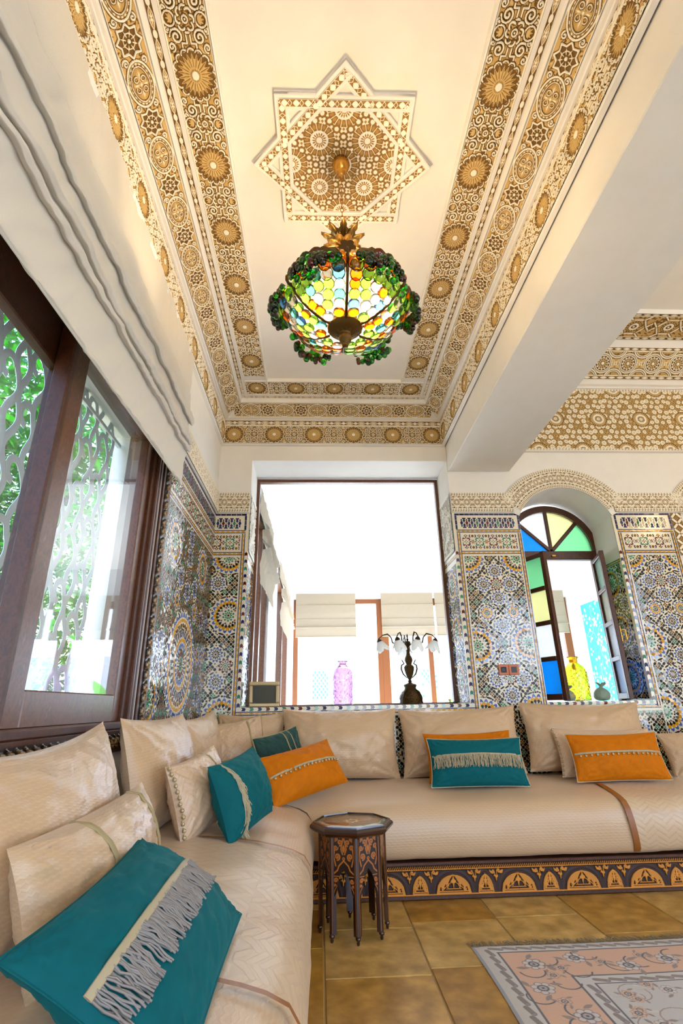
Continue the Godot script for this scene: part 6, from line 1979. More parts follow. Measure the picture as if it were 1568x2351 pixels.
	var cut := PackedVector2Array([Vector2(-hw, 0.155), Vector2(-hw, 0.415), Vector2(hw, 0.415), Vector2(hw, 0.155), Vector2(hw * 0.66, 0.185), Vector2(hw * 0.56, 0.205), Vector2(hw * 0.5, 0.235), Vector2(hw * 0.3, 0.262), Vector2(0, 0.285), Vector2(-hw * 0.3, 0.262), Vector2(-hw * 0.5, 0.235), Vector2(-hw * 0.56, 0.205), Vector2(-hw * 0.66, 0.185)])
	for i in 8:
		var am := TAU * (i + 0.5) / 8 + PI / 2
		var out := Vector3(cos(am), 0, sin(am))
		var x := Transform3D(Basis(Vector3.UP.cross(out), Vector3.UP, out), out * (R * cos(PI / 8) - 0.002))
		var m := MB.new()
		m.prism(cut, -0.008, 0.0, x, true)
		obj("inlaid_side", m.mesh(), mats.inlay_side, t)
		var av := TAU * i / 8 + PI / 2
		var d := Vector3(cos(av), 0, sin(av))
		var leg := MB.new()
		var lx := Transform3D(Basis(Vector3.UP.cross(d), Vector3.UP, d), d * (R - 0.004))
		var lp := PackedVector2Array([Vector2(-0.019, -0.014), Vector2(0.019, -0.014), Vector2(0.012, 0.0), Vector2(0.005, 0.006), Vector2(-0.005, 0.006), Vector2(-0.012, 0.0)])
		leg.prism(lp, 0.030, 0.412, lx * Transform3D(Basis(Vector3.RIGHT, Vector3.BACK, Vector3.DOWN).inverse(), Vector3.ZERO).scaled_local(Vector3(1, 1, 1)) if false else Transform3D(Basis(lx.basis.x, lx.basis.z, -lx.basis.y), lx.origin).translated_local(Vector3(0, 0, -0.442)), true)
		var lg := obj("leg", leg.mesh(), mats.table_wood, t)
		for s in [-1.0, 1.0]:
			var st := MB.new()
			st.cuboid(lx * Transform3D(Basis(), Vector3(s * 0.0085, 0.22, 0.0032)) * Transform3D(Basis(Vector3.UP, s * 0.55), Vector3.ZERO), Vector3(0.0028, 0.37, 0.0012))
			obj("inlay_strip", st.mesh(), mats.inlay_line, lg)
		var ft := MB.new()
		ft.lathe([Vector2(0.0, 0.0), Vector2(0.006, 0.0), Vector2(0.008, 0.008), Vector2(0.007, 0.014), Vector2(0.0125, 0.020), Vector2(0.013, 0.026), Vector2(0.009, 0.032), Vector2(0.0, 0.034)], 12, Transform3D(Basis(), d * (R - 0.006)))
		obj("foot", ft.mesh(), mats.table_wood, lg)

# ------------------------------------------------------------------ niche window, socket, sill objects
func glass(called: String, c: Color, rough := 0.04) -> StandardMaterial3D:
	return mat(called, Color(c.r, c.g, c.b, 0.0), rough, {"refraction_enabled": true, "refraction_scale": 0.05})

func niche_window() -> void:
	var hammered := noise_tex(0.12, Color.BLACK, Color.WHITE, 256, 2, 12)
	var cols := {"green": Color(0.50, 0.85, 0.58), "yellow": Color(0.96, 0.92, 0.62), "white": Color(0.95, 0.93, 0.92), "blue": Color(0.03, 0.50, 0.88)}
	for k in cols:
		var m := glass("stained_" + k, cols[k], 0.30)
		m.heightmap_enabled = true; m.heightmap_texture = hammered; m.heightmap_scale = 0.25; m.uv1_scale = Vector3(9, 9, 1)
	var t := struct("window_6", "arched niche window with stained fanlight and two open casements")
	var z := -4.52
	var c := Vector2(NCX, 2.335)
	var m := MB.new()
	var ring := arch(c.x, c.y, 0.462, PI, 0.0, 30)
	var inner := arch(c.x, c.y, 0.400, 0.0, PI, 30)
	ring.append_array(inner)
	m.prism(ring, -0.03, 0.03, Transform3D(Basis(), Vector3(0, 0, z)), true)
	obj("arched_frame", m.mesh(), mats.wood_dark, t)
	m = MB.new(); m.box(Vector3(NX0, 2.252, z - 0.03), Vector3(NX1, 2.335, z + 0.035), 0.006)
	obj("transom", m.mesh(), mats.wood_dark, t)
	for x in [NX0, NX1 - 0.045]:
		m = MB.new(); m.box(Vector3(x, OY0, z - 0.03), Vector3(x + 0.045, 2.252, z + 0.03), 0.005)
		obj("stile", m.mesh(), mats.wood_dark, t)
	for a in [PI / 4, PI / 2, PI * 3 / 4]:
		m = MB.new()
		m.cuboid(Transform3D(Basis(Vector3.BACK, a), Vector3(c.x, c.y, z) + Vector3(cos(a), sin(a), 0) * 0.21), Vector3(0.42, 0.034, 0.034), 0.005)
		obj("glazing_bar", m.mesh(), mats.wood_dark, t)
	var names := ["green", "yellow", "white", "blue"]
	for k in 4:
		var p := PackedVector2Array([c])
		p.append_array(arch(c.x, c.y, 0.41, PI / 4 * k, PI / 4 * (k + 1), 10))
		m = MB.new(); m.prism(p, -0.002, 0.002, Transform3D(Basis(), Vector3(0, 0, z)), true)
		obj("stained_pane", m.mesh(), mats["stained_" + names[k]], t)
	m = MB.new(); m.box(Vector3(NCX - 0.02, 2.275, z + 0.034), Vector3(NCX + 0.02, 2.297, z + 0.05), 0.004)
	obj("latch_plate", m.mesh(), mats.brass, t)
	# two casements that stand open into the niche
	for k in 2:
		var hinge := Vector3(NX0 + 0.045, 0, z + 0.02) if k == 0 else Vector3(NX1 - 0.045, 0, z + 0.02)
		var d := Vector3(0.145, 0, 0.345).normalized() if k == 0 else Vector3(-0.115, 0, 0.36).normalized()
		var leaf := Node3D.new()
		leaf.name = "casement"
		t.add_child(leaf, true)
		leaf.transform = Transform3D(Basis(d, Vector3.UP, d.cross(Vector3.UP)), hinge)
		var w := 0.37; var y0 := OY0 + 0.012; var y1 := 2.24
		for b in [[0, 0.045, y0, y1], [w - 0.045, w, y0, y1]]:
			m = MB.new(); m.box(Vector3(b[0], b[2], -0.018), Vector3(b[1], b[3], 0.018), 0.004)
			obj("casement_stile", m.mesh(), mats.wood_dark, leaf)
		for j in 5:
			var yc := lerpf(y0 + 0.03, y1 - 0.025, j / 4.0)
			m = MB.new(); m.box(Vector3(0.045, yc - 0.03 if j == 0 else yc - 0.018, -0.018), Vector3(w - 0.045, yc + 0.018, 0.018), 0.004)
			obj("casement_rail", m.mesh(), mats.wood_dark, leaf)
			if j < 4:
				var yn := lerpf(y0 + 0.03, y1 - 0.025, (j + 1) / 4.0)
				m = MB.new(); m.box(Vector3(0.042, yc + 0.016, -0.002), Vector3(w - 0.042, yn - 0.016, 0.002))
				obj("stained_pane", m.mesh(), mats["stained_" + ["blue", "white", "yellow", "green"][j]], leaf)
		if k == 1:
			m = MB.new()
			m.cuboid(Transform3D(Basis(), Vector3(w - 0.022, 1.52, -0.024)), Vector3(0.024, 0.13, 0.010), 0.003)
			m.tube([Vector3(w - 0.022, 1.55, -0.026), Vector3(w - 0.022, 1.55, -0.06), Vector3(w - 0.022, 1.47, -0.062)], 0.007, 8)
			obj("handle", m.mesh(), mats.brass, leaf)
	# second niche at the edge of the picture: a plain bright window
	var t2 := struct("window_7", "second arched niche window right of the lattice strip")
	frame_bars(t2, mats.wood_dark, Vector3(NX0 + 1.56, OY0, z), Vector3(NX1 + 1.56, 2.4, z), 0.05, 0.06, 2)
	# double socket on the pier
	mat("plate_orange", Color(0.70, 0.36, 0.12), 0.35)
	var s := thing("wall_socket", "orange wooden double plate with black socket and switch on the tiled pier", "socket", Vector3(1.512, 1.246, ZB + 0.006))
	for k in 2:
		m = MB.new(); m.cuboid(Transform3D(Basis(), Vector3(-0.042 + 0.084 * k, 0, 0.005)), Vector3(0.083, 0.082, 0.011), 0.003)
		obj("plate", m.mesh(), mats.plate_orange, s)
		m = MB.new(); m.cuboid(Transform3D(Basis(), Vector3(-0.042 + 0.084 * k, 0, 0.0105)), Vector3(0.045, 0.045, 0.004), 0.001)
		var ins := obj("insert", m.mesh(), mats.dark_plastic, s)
		if k == 0:
			m = MB.new()
			m.lathe([Vector2(0.019, 0.0), Vector2(0.019, 0.003), Vector2(0.016, 0.003), Vector2(0.016, -0.002), Vector2(0.0, -0.002)], 20, Transform3D(Basis(Vector3.RIGHT, -PI / 2).inverse() if false else Basis(Vector3.RIGHT, Vector3.BACK, Vector3.DOWN), Vector3(-0.042, 0, 0.0125)))
			obj("socket_ring", m.mesh(), mats.dark_plastic, ins)
	sill_objects()

func bottle_mesh(prof: Array, dents: float) -> ArrayMesh:
	var full := []
	for i in prof.size() - 1:
		for k in 5: full.append(prof[i].cubic_interpolate(prof[i + 1], prof[maxi(i - 1, 0)], prof[mini(i + 2, prof.size() - 1)], k / 5.0))
	full.append(prof[-1])
	var np := full.size() - 1
	var y1: float = full[-1].y
	var m := MB.new()
	for inner in 2:
		m.grid(48, np, func(u, w):
			var p: Vector2 = full[int(round(w * np))]
			var a: float = -u * TAU * (1.0 if inner == 0 else -1.0)
			var band := smoothstep(0.02, 0.06, p.y) * smoothstep(y1 * 0.84, y1 * 0.72, p.y)
			var k := 1.0 - dents * band * maxf(0.0, sin(a * 9.0 + 2.0 * sin(p.y * 60.0)) * sin(p.y * 60.0 + 1.4 * sin(a * 4.0)))
			var rr := maxf(p.x * k - (0.005 if inner else 0.0), 0.0)
			return Vector3(rr * cos(a), p.y + (0.006 * (1.0 - w) if inner else 0.0), rr * sin(a)), Vector2.ONE, true)
	m.grid(48, 1, func(u, w):
		var a: float = u * TAU
		var p: Vector2 = full[-1]
		var rr: float = p.x - 0.005 * w
		return Vector3(rr * cos(a), p.y, rr * sin(a)), Vector2.ONE, true)
	return m.mesh()

func sill_objects() -> void:
	glass("glass_purple", Color(0.83, 0.69, 0.80))
	glass("glass_amber", Color(0.98, 0.80, 0.35))
	glass("glass_lime", Color(0.95, 0.92, 0.42))
	var sill := OY0 + 0.001
	var b := thing("glass_bottle", "large dented purple glass bottle on the sill of the wide opening", "bottle", Vector3(0.196, sill, -4.34))
	obj("body", bottle_mesh([Vector2(0.0, 0.004), Vector2(0.074, 0.004), Vector2(0.080, 0.02), Vector2(0.082, 0.08), Vector2(0.084, 0.17), Vector2(0.083, 0.235), Vector2(0.070, 0.275), Vector2(0.042, 0.302), Vector2(0.030, 0.320)], 0.10), mats.glass_purple, b)
	var m := MB.new()
	m.lathe([Vector2(0.026, 0.318), Vector2(0.030, 0.318), Vector2(0.031, 0.330), Vector2(0.043, 0.340), Vector2(0.043, 0.346), Vector2(0.036, 0.345), Vector2(0.026, 0.332), Vector2(0.026, 0.318)], 30)
	obj("neck", m.mesh(), mats.glass_purple, b)
	b = thing("glass_bottle", "large dented yellow glass bottle in the arched niche", "bottle", Vector3(2.145, sill, -4.33))
	obj("body", bottle_mesh([Vector2(0.0, 0.004), Vector2(0.086, 0.004), Vector2(0.092, 0.02), Vector2(0.094, 0.08), Vector2(0.095, 0.17), Vector2(0.092, 0.225), Vector2(0.078, 0.265), Vector2(0.052, 0.292), Vector2(0.036, 0.308)], 0.10), mats.glass_lime, b)
	m = MB.new()
	m.lathe([Vector2(0.031, 0.305), Vector2(0.036, 0.306), Vector2(0.035, 0.330), Vector2(0.047, 0.345), Vector2(0.046, 0.352), Vector2(0.038, 0.350), Vector2(0.030, 0.332), Vector2(0.031, 0.305)], 30)
	obj("neck", m.mesh(), mats.glass_amber, b)
	# cloth sachets beside the yellow bottle
	mat("sachet_cloth", Color(0.50, 0.57, 0.50), 0.6, {"rim_enabled": true, "rim": 0.6})
	mat("sachet_gold", Color(0.66, 0.55, 0.20), 0.5)
	for k in 2:
		var s := thing("cloth_sachet", ["sage green satin sachet tied with a yellow patch left of the yellow bottle", "sage green satin sachet tied at the top right of the yellow bottle"][k], "sachet", [Vector3(2.015, sill, -4.24), Vector3(2.315, sill, -4.28)][k])
		var sc: float = [0.85, 1.0][k]
		m = MB.new()
		m.grid(36, 20, func(u, w):
			var a: float = -u * TAU
			var y: float = 0.105 * w * sc
			var rr: float = [0.062, 0.062][k] * sc * pow(maxf(sin(PI * clampf(w * 0.86 + 0.14, 0, 1)), 0.0), 0.55)
			if w < 0.06: rr *= w / 0.06
			rr = maxf(rr, 0.012 * smoothstep(0.0, 0.1, w))
			rr *= 1.0 + 0.05 * sin(a * 9 + k) * w + 0.12 * noise.get_noise_2d(cos(a) * 2.0 + k * 5, sin(a) * 2.0 + w * 2.0)
			return Vector3(rr * cos(a), y, rr * sin(a)), Vector2.ONE, true)
		obj("bag", m.mesh(), mats.sachet_cloth, s)
		m = MB.new()
		m.grid(30, 6, func(u, w):
			var a: float = -u * TAU
			var rr: float = (0.013 + 0.03 * w * w) * sc * (1.0 + 0.3 * sin(a * 5.0) * w)
			return Vector3(rr * cos(a) + 0.015 * w, (0.10 + 0.035 * w + 0.01 * sin(a * 5.0) * w) * sc, rr * sin(a)), Vector2.ONE, true)
		obj("ruffle", m.mesh(), mats.sachet_cloth, s)
		m = MB.new()
		var tie := []
		for i in 17: tie.append(Vector3(cos(TAU * i / 16), 0, sin(TAU * i / 16)) * 0.0145 * sc + Vector3(0, 0.101 * sc, 0))
		m.tube(tie, 0.004, 6)
		obj("ribbon_tie", m.mesh(), mats.sachet_cloth, s)
		if k == 0:
			m = MB.new()
			m.cuboid(Transform3D(Basis(Vector3.UP, -0.25) * Basis(Vector3.BACK, 0.75), Vector3(0.014, 0.045, 0.053)), Vector3(0.026, 0.026, 0.006), 0.001)
			obj("patch", m.mesh(), mats.sachet_gold, s)
	# framed picture leaning at the left end of the sill
	mat("frame_silver", Color(0.62, 0.55, 0.42), 0.28, {"metallic": 0.8})
	mat("picture_glass", Color(0.20, 0.22, 0.20), 0.06)
	var p := thing("picture_frame", "small gilt picture frame leaning at the left end of the sill", "frame", Vector3(-0.450, sill, -4.42))
	p.rotation_degrees = Vector3(-8, 14, 0)
	var hw := 0.125; var hh := 0.20
	for e in [[Vector3(0, 0.016, 0), Vector3(2 * hw, 0.032, 0.025)], [Vector3(0, hh - 0.016, 0), Vector3(2 * hw, 0.032, 0.025)], [Vector3(-hw + 0.016, hh / 2, 0), Vector3(0.032, hh - 0.064, 0.025)], [Vector3(hw - 0.016, hh / 2, 0), Vector3(0.032, hh - 0.064, 0.025)]]:
		m = MB.new(); m.cuboid(Transform3D(Basis(), e[0]), e[1], 0.006)
		obj("frame_bar", m.mesh(), mats.frame_silver, p)
	m = MB.new(); m.cuboid(Transform3D(Basis(), Vector3(0, hh / 2, -0.002)), Vector3(2 * hw - 0.05, hh - 0.05, 0.008))
	obj("picture", m.mesh(), mats.picture_glass, p)
	bronze_lamp(sill)

func bronze_lamp(sill: float) -> void:
	mat("bronze_old", Color(0.30, 0.22, 0.11), 0.38, {"metallic": 0.85, "heightmap_enabled": true, "heightmap_texture": noise_tex(0.06, Color.BLACK, Color.WHITE, 256, 3, 31), "heightmap_scale": 0.6, "uv1_scale": Vector3(2, 2, 2)})
	mat("frosted", Color(0.90, 0.90, 0.88), 0.5, {"backlight_enabled": true, "backlight": Color(0.8, 0.8, 0.78)})
	var t := thing("table_lamp", "antique bronze table lamp with flower shaped glass shades on the sill", "lamp", Vector3(0.748, sill, -4.33))
	var m := MB.new()
	m.lathe([Vector2(0.0, 0.0), Vector2(0.088, 0.0), Vector2(0.094, 0.012), Vector2(0.090, 0.03), Vector2(0.096, 0.045), Vector2(0.090, 0.07), Vector2(0.066, 0.095), Vector2(0.050, 0.115), Vector2(0.046, 0.130), Vector2(0.054, 0.142), Vector2(0.052, 0.152), Vector2(0.030, 0.160), Vector2(0.016, 0.168), Vector2(0.0, 0.17)], 28)
	obj("base", m.mesh(), mats.bronze_old, t)
	for k in 4:                                        # scroll feet
		m = MB.new()
		var a := TAU * (k + 0.5) / 4
		var d := Vector3(cos(a), 0, sin(a))
		m.tube([d * 0.050 + Vector3.UP * 0.115, d * 0.082 + Vector3.UP * 0.092, d * 0.100 + Vector3.UP * 0.055, d * 0.104 + Vector3.UP * 0.02, d * 0.112 + Vector3.UP * 0.008], [0.005, 0.009, 0.010, 0.008, 0.006], 8)
		obj("scroll_foot", m.mesh(), mats.bronze_old, t)
	m = MB.new()
	m.lathe([Vector2(0.0, 0.168), Vector2(0.012, 0.168), Vector2(0.018, 0.178), Vector2(0.010, 0.188), Vector2(0.020, 0.205), Vector2(0.032, 0.235), Vector2(0.041, 0.270), Vector2(0.042, 0.290), Vector2(0.034, 0.302), Vector2(0.022, 0.310), Vector2(0.026, 0.322), Vector2(0.034, 0.345), Vector2(0.030, 0.365), Vector2(0.018, 0.385), Vector2(0.014, 0.41), Vector2(0.018, 0.44), Vector2(0.024, 0.47), Vector2(0.026, 0.492), Vector2(0.018, 0.50), Vector2(0.0, 0.505)], 24)
	obj("urn_stem", m.mesh(), mats.bronze_old, t)
	for s in [-1.0, 1.0]:
		m = MB.new()
		m.tube([Vector3(s * 0.022, 0.205, 0), Vector3(s * 0.052, 0.235, 0), Vector3(s * 0.066, 0.275, 0), Vector3(s * 0.062, 0.305, 0), Vector3(s * 0.040, 0.318, 0), Vector3(s * 0.050, 0.335, 0), Vector3(s * 0.060, 0.352, 0)], [0.004, 0.006, 0.007, 0.006, 0.006, 0.005, 0.003], 8)
		obj("handle", m.mesh(), mats.bronze_old, t)
	m = MB.new()
	m.lathe([Vector2(0.0, 0.50), Vector2(0.010, 0.505), Vector2(0.012, 0.515), Vector2(0.005, 0.525), Vector2(0.008, 0.54), Vector2(0.0, 0.565)], 14)
	obj("finial", m.mesh(), mats.bronze_old, t)
	var petal := MB.new()
	petal.grid(40, 8, func(u, w):
		var a: float = -u * TAU
		var p := absf(sin(a * 2.5))
		var rr: float = 0.020 + 0.030 * pow(w, 0.8) + 0.018 * w * w * p
		return Vector3(rr * cos(a), -0.022 - 0.075 * w * (0.72 + 0.5 * p * w), rr * sin(a)), Vector2.ONE, true)
	var shade := petal.mesh()
	var cap := MB.new()
	cap.lathe([Vector2(0.023, -0.028), Vector2(0.024, -0.020), Vector2(0.014, -0.006), Vector2(0.006, 0.0), Vector2(0.0, 0.002)], 14)
	var capm := cap.mesh()
	for k in 5:
		var a: float = [PI, PI * 0.72, PI * 0.38, 0.0, -PI / 2][k]
		var reach: float = [0.245, 0.17, 0.17, 0.245, 0.20][k]
		var d := Vector3(cos(a), 0, sin(a))
		var arm := Node3D.new()
		arm.name = "arm"
		t.add_child(arm, true)
		m = MB.new()
		m.tube([d * 0.02 + Vector3.UP * 0.475, d * reach * 0.35 + Vector3.UP * 0.468, d * reach * 0.52 + Vector3.UP * 0.490, d * reach * 0.56 + Vector3.UP * 0.53, d * reach * 0.68 + Vector3.UP * 0.562, d * reach * 0.86 + Vector3.UP * 0.550, d * reach + Vector3.UP * 0.520], [0.008, 0.006, 0.007, 0.006, 0.006, 0.005, 0.005], 8)
		obj("arm_tube", m.mesh(), mats.bronze_old, arm)
		var o := obj("shade_cap", capm, mats.bronze_old, arm)
		var tilt := Basis(d.cross(Vector3.UP).normalized(), -0.35)
		o.transform = Transform3D(tilt, d * reach + Vector3.UP * 0.522)
		o = obj("flower_shade", shade, mats.frosted, arm)
		o.transform = Transform3D(tilt * Basis(Vector3.UP, k * 1.1), d * reach + Vector3.UP * 0.522)

# ------------------------------------------------------------------ star medallion and chandelier
const MC := Vector3(0.128, 3.681, -1.806)      # middle of the medallion on the ceiling

func medallion() -> void:
	var tone := [[0.0, Color(0.50, 0.36, 0.13)], [0.3, Color(0.70, 0.53, 0.24)], [0.55, Color(0.80, 0.66, 0.40)], [0.8, Color(0.95, 0.92, 0.84)], [1.0, Color(0.96, 0.93, 0.87)]]
	# border strip: white ovals and small squares on gold
	var r := Ras.new(2.2, 1.0, 90, 0.15)
	r.leaf(Vector2(0.25, 0.5), Vector2(1.55, 0.5), 0.40, 1.0)
	r.line([Vector2(1.9, 0.12), Vector2(2.28, 0.5), Vector2(1.9, 0.88), Vector2(1.52, 0.5)], 0.05, 1.0, true)
	r.seg(Vector2(0, 0.03), Vector2(2.2, 0.03), 0.05); r.seg(Vector2(0, 0.97), Vector2(2.2, 0.97), 0.05)
	unit("lozenge", r, tone, 0.004)
	# field: sixteen-petalled rosettes joined by small stars
	r = Ras.new(1.0, 1.0, 520, 0.12)
	r.wrap = false
	var rose := func(p: Vector2, k: float) -> void:
		r.dot(p, 0.150 * k, 0.12)
		for i in 16:
			var d := Vector2.from_angle(TAU * i / 16)
			r.leaf(p + d * 0.095 * k, p + d * 0.145 * k, 0.014 * k, 0.32)
			r.seg(p + d.rotated(PI / 16) * 0.09 * k, p + d.rotated(PI / 16) * 0.150 * k, 0.0035, 0.95)
		r.dot(p, 0.088 * k)
		for i in 16: r.leaf(p + Vector2.from_angle(TAU * i / 16) * 0.036 * k, p + Vector2.from_angle(TAU * i / 16) * 0.072 * k, 0.006 * k, 0.2)
		r.arc(p, 0.034 * k, 0, TAU, 0.004, 0.3)
	for j in 15:
		for i in 15:
			var p := Vector2((i + 0.5) / 15.0, (j + 0.5) / 15.0)
			if (i + j) % 2 == 0:
				r.dot(p, 0.021)
				for k in 8: r.star(p + Vector2.from_angle(TAU * (k + 0.5) / 8) * 0.030, 5, 0.010, 0.004, 0.16, k)
			else:
				for k in 4: r.leaf(p + Vector2.from_angle(TAU * k / 4 + PI / 4) * 0.010, p + Vector2.from_angle(TAU * k / 4 + PI / 4) * 0.042, 0.013, 0.96)
				r.line([p + Vector2(0.02, 0), p + Vector2(0, 0.02), p + Vector2(-0.02, 0), p + Vector2(0, -0.02)], 0.004, 0.9, true)
				r.dot(p, 0.011, 0.3)
	for q in [Vector2(0.27, 0.27), Vector2(0.73, 0.27), Vector2(0.27, 0.73), Vector2(0.73, 0.73), Vector2(0.5, 0.5), Vector2(0.5, 0.0), Vector2(0.5, 1.0), Vector2(0.0, 0.5), Vector2(1.0, 0.5)]: rose.call(q, 1.0)
	unit("khatam", r, tone, 0.006)
	var t := struct("trim_16", "eight-pointed star medallion of carved cream and gold plaster on the ceiling", MC, "medallion")
	var R := 0.468
	var turn := 0.012
	var plate := PackedVector2Array()
	var rin := R * cos(PI / 4) / cos(PI / 8)
	for i in 16: plate.append(Vector2.from_angle(turn + PI / 8 * i) * (R if i % 2 == 0 else rin))
	var down := Transform3D(Basis(Vector3.RIGHT, Vector3.BACK, Vector3.DOWN), Vector3.ZERO)
	var m := MB.new()
	m.prism(plate, 0.0, 0.016, down)
	obj("star_plate", m.mesh(), mats.plaster, t)
	# two woven squares of border strips
	for sq in 2:
		for e in 4:
			var an := turn + PI / 4 * (0.0 if sq == 0 else 1.0) + PI / 2 * e + PI / 4
			var d := Vector2.from_angle(an); var sdir := Vector2(-d.y, d.x)
			var half := R * cos(PI / 4)
			var c3 := Vector3(d.x, 0, d.y) * (half - 0.034)
			var u := Vector3(sdir.x, 0, sdir.y); var o3 := Vector3(d.x, 0, d.y)
			m = MB.new()
			var hz: float = 0.0225 + 0.0011 * ((e * 2 + sq * 3) % 8) * 0.5 + 0.0016 * ((e + sq) % 2)
			m.cuboid(Transform3D(Basis(u, o3, u.cross(o3)), c3 + Vector3(0, -0.008 - hz / 2, 0)), Vector3(2 * half, 0.068, hz), 0.003)
			obj("border_strip", m.mesh(), mats.plaster, t)
			var n := 11
			var l := (2 * half - 0.05) / n
			for k in n:
				var o := obj("carved_panel", carved_mesh("lozenge", l, 0.036, 26, 12), units.lozenge[1], t)
				var nn := u.cross(o3)
				var uu := u if nn.y < 0 else -u
				o.transform = Transform3D(Basis(uu, o3, uu.cross(o3)), c3 + u * (l * (k + 0.5 - n / 2.0)) - o3 * 0.018 + Vector3(0, -0.0085 - hz, 0))
	# octagonal field
	var fu: Array = units.khatam
	var fr: Ras = fu[0]
	var inr := R * cos(PI / 4) - 0.066
	m = MB.new()
	m.grid(208, 84, func(a, b):
		var an: float = turn + a * TAU
		var k := fmod(a * 8.0 + 0.5, 1.0) - 0.5
		var rad: float = inr / cos(k * TAU / 8) * b
		var p := Vector2(cos(an), sin(an)) * rad
		var q := p.rotated(-turn) / (2 * inr) + Vector2(0.5, 0.5)
		return Vector3(p.x, -0.0165 - fr.at(q.x, q.y) * fu[2], p.y), Vector2.ONE, true)
	for i in m.v.size():
		var p := Vector2(m.v[i].x, m.v[i].z).rotated(-turn) / (2 * inr) + Vector2(0.5, 0.5)
		m.t[i] = p
	obj("carved_field", m.mesh(), fu[1], t)

func chandelier() -> void:
	glass("nugget_amber", Color(0.95, 0.45, 0.03), 0.10)
	glass("nugget_green", Color(0.62, 0.86, 0.28), 0.10)
	glass("nugget_blue", Color(0.32, 0.60, 0.95), 0.10)
	glass("nugget_teal", Color(0.30, 0.70, 0.72), 0.10)
	glass("nugget_clear", Color(0.94, 0.95, 0.92), 0.10)
	glass("grape_green", Color(0.14, 0.66, 0.13), 0.06)
	glass("grape_dark", Color(0.34, 0.09, 0.06), 0.06)
	mat("bulb_glow", Color(1, 0.9, 0.7), 0.5, {"emission_enabled": true, "emission": Color(1.0, 0.85, 0.60), "emission_energy_multiplier": 9.0})
	mat("crown_gilt", Color(0.62, 0.50, 0.28), 0.38, {"metallic": 0.8})
	mat("bronze_leaf", Color(0.38, 0.28, 0.13), 0.45, {"metallic": 0.85})
	var C := Vector3(0.118, 0, -1.79)
	var t := thing("chandelier", "hanging chandelier of coloured glass nuggets and grapes in a bronze frame", "chandelier", C)
	var m := MB.new()
	m.lathe([Vector2(0.0, 3.655), Vector2(0.044, 3.655), Vector2(0.046, 3.635), Vector2(0.040, 3.615), Vector2(0.030, 3.600), Vector2(0.026, 3.592), Vector2(0.018, 3.586), Vector2(0.014, 3.565), Vector2(0.008, 3.556), Vector2(0.0, 3.553)], 28)
	obj("ceiling_rose", m.mesh(), mats.brass, t)
	var link := MB.new()
	var lp := []
	for i in 17: lp.append(Vector3(0.0075 * cos(TAU * i / 16), 0.0165 * sin(TAU * i / 16), 0))
	link.tube(lp, 0.0022, 6, Vector2.ONE, false, Vector3.BACK)
	var lm := link.mesh()
	for i in 13:
		var o := obj("chain_link", lm, mats.brass, t)
		o.position = Vector3(0, 3.537 - 0.0285 * i, 0)
		o.rotation.y = PI / 2 * (i % 2)
	# crown of acanthus leaves
	for ring in 2:
		for i in 9:
			var a := TAU * (i + 0.5 * ring) / 9
			var l := MB.new()
			var ln := 0.105 - 0.02 * ring
			l.grid(8, 10, func(u, v):
				var lob := 0.6 + 0.4 * absf(sin(v * PI * 3.2))
				var wd: float = 0.040 * sin(PI * clampf(v * 0.9 + 0.08, 0, 1)) * lob
				var out: float = 0.012 + ln * (v * 1.0 - 0.10 * v * v)
				return Vector3((u - 0.5) * 2 * wd * 0.6, (0.022 * v if ring == 0 else -0.012 * v * v) + 0.010 * cos((u - 0.5) * 5.0), out))
			var o := obj("crown_leaf", l.mesh(), mats.crown_gilt, t)
			o.transform = Transform3D(Basis(Vector3.UP, a), Vector3(0, 3.105 - 0.035 * ring, 0))
	m = MB.new()
	m.lathe([Vector2(0.0, 3.175), Vector2(0.008, 3.17), Vector2(0.010, 3.12), Vector2(0.026, 3.10), Vector2(0.030, 3.075), Vector2(0.014, 3.06), Vector2(0.009, 3.02), Vector2(0.013, 2.99), Vector2(0.009, 2.95), Vector2(0.009, 2.60), Vector2(0.0, 2.60)], 16)
	obj("stem", m.mesh(), mats.brass, t)
	m = MB.new()
	m.lathe([Vector2(0.0, 2.468), Vector2(0.012, 2.470), Vector2(0.015, 2.480), Vector2(0.010, 2.490), Vector2(0.026, 2.500), Vector2(0.030, 2.515), Vector2(0.024, 2.530), Vector2(0.034, 2.540), Vector2(0.060, 2.548), Vector2(0.078, 2.566), Vector2(0.080, 2.575), Vector2(0.0, 2.575)], 24)
	obj("finial", m.mesh(), mats.bronze_leaf, t)
	for i in 12:                                        # leaf cup over the finial
		var l := MB.new()
		l.grid(4, 8, func(u, v): return Vector3((u - 0.5) * 0.036 * sin(PI * clampf(v * 0.92 + 0.06, 0, 1)), 2.535 + 0.05 * v + 0.012 * v * v, 0.030 + 0.066 * v + 0.004 * cos((u - 0.5) * 4.0)))
		var o := obj("cup_leaf", l.mesh(), mats.bronze_leaf, t)
		o.rotation.y = TAU * i / 12
	# bowl shape: radius and height along a panel
	var curve := func(s: float) -> Vector2: return Vector2(0.075 + 0.182 * sin(s * 1.25) / sin(1.25), 2.566 + 0.110 * pow(s, 1.6))
	var nug := MB.new()
	nug.ball(Vector3.ZERO, Vector3(1, 1, 0.48), 24, 10)
	for i in nug.v.size():                              # pressed petals on each nugget
		var p := nug.v[i]
		var a := atan2(p.y, p.x)
		var k := 1.0 + 0.025 * cos(a * 8.0) * Vector2(p.x, p.y).length()
		nug.v[i] = Vector3(p.x * k, p.y * k, p.z - 0.18 * maxf(0.0, 1.0 - Vector2(p.x, p.y).length() * 2.4) * signf(p.z))
	var nm := nug.mesh()
	var berry := MB.new()
	berry.ball(Vector3.ZERO, Vector3.ONE, 10, 7)
	var bm := berry.mesh()
	rng.seed = 101
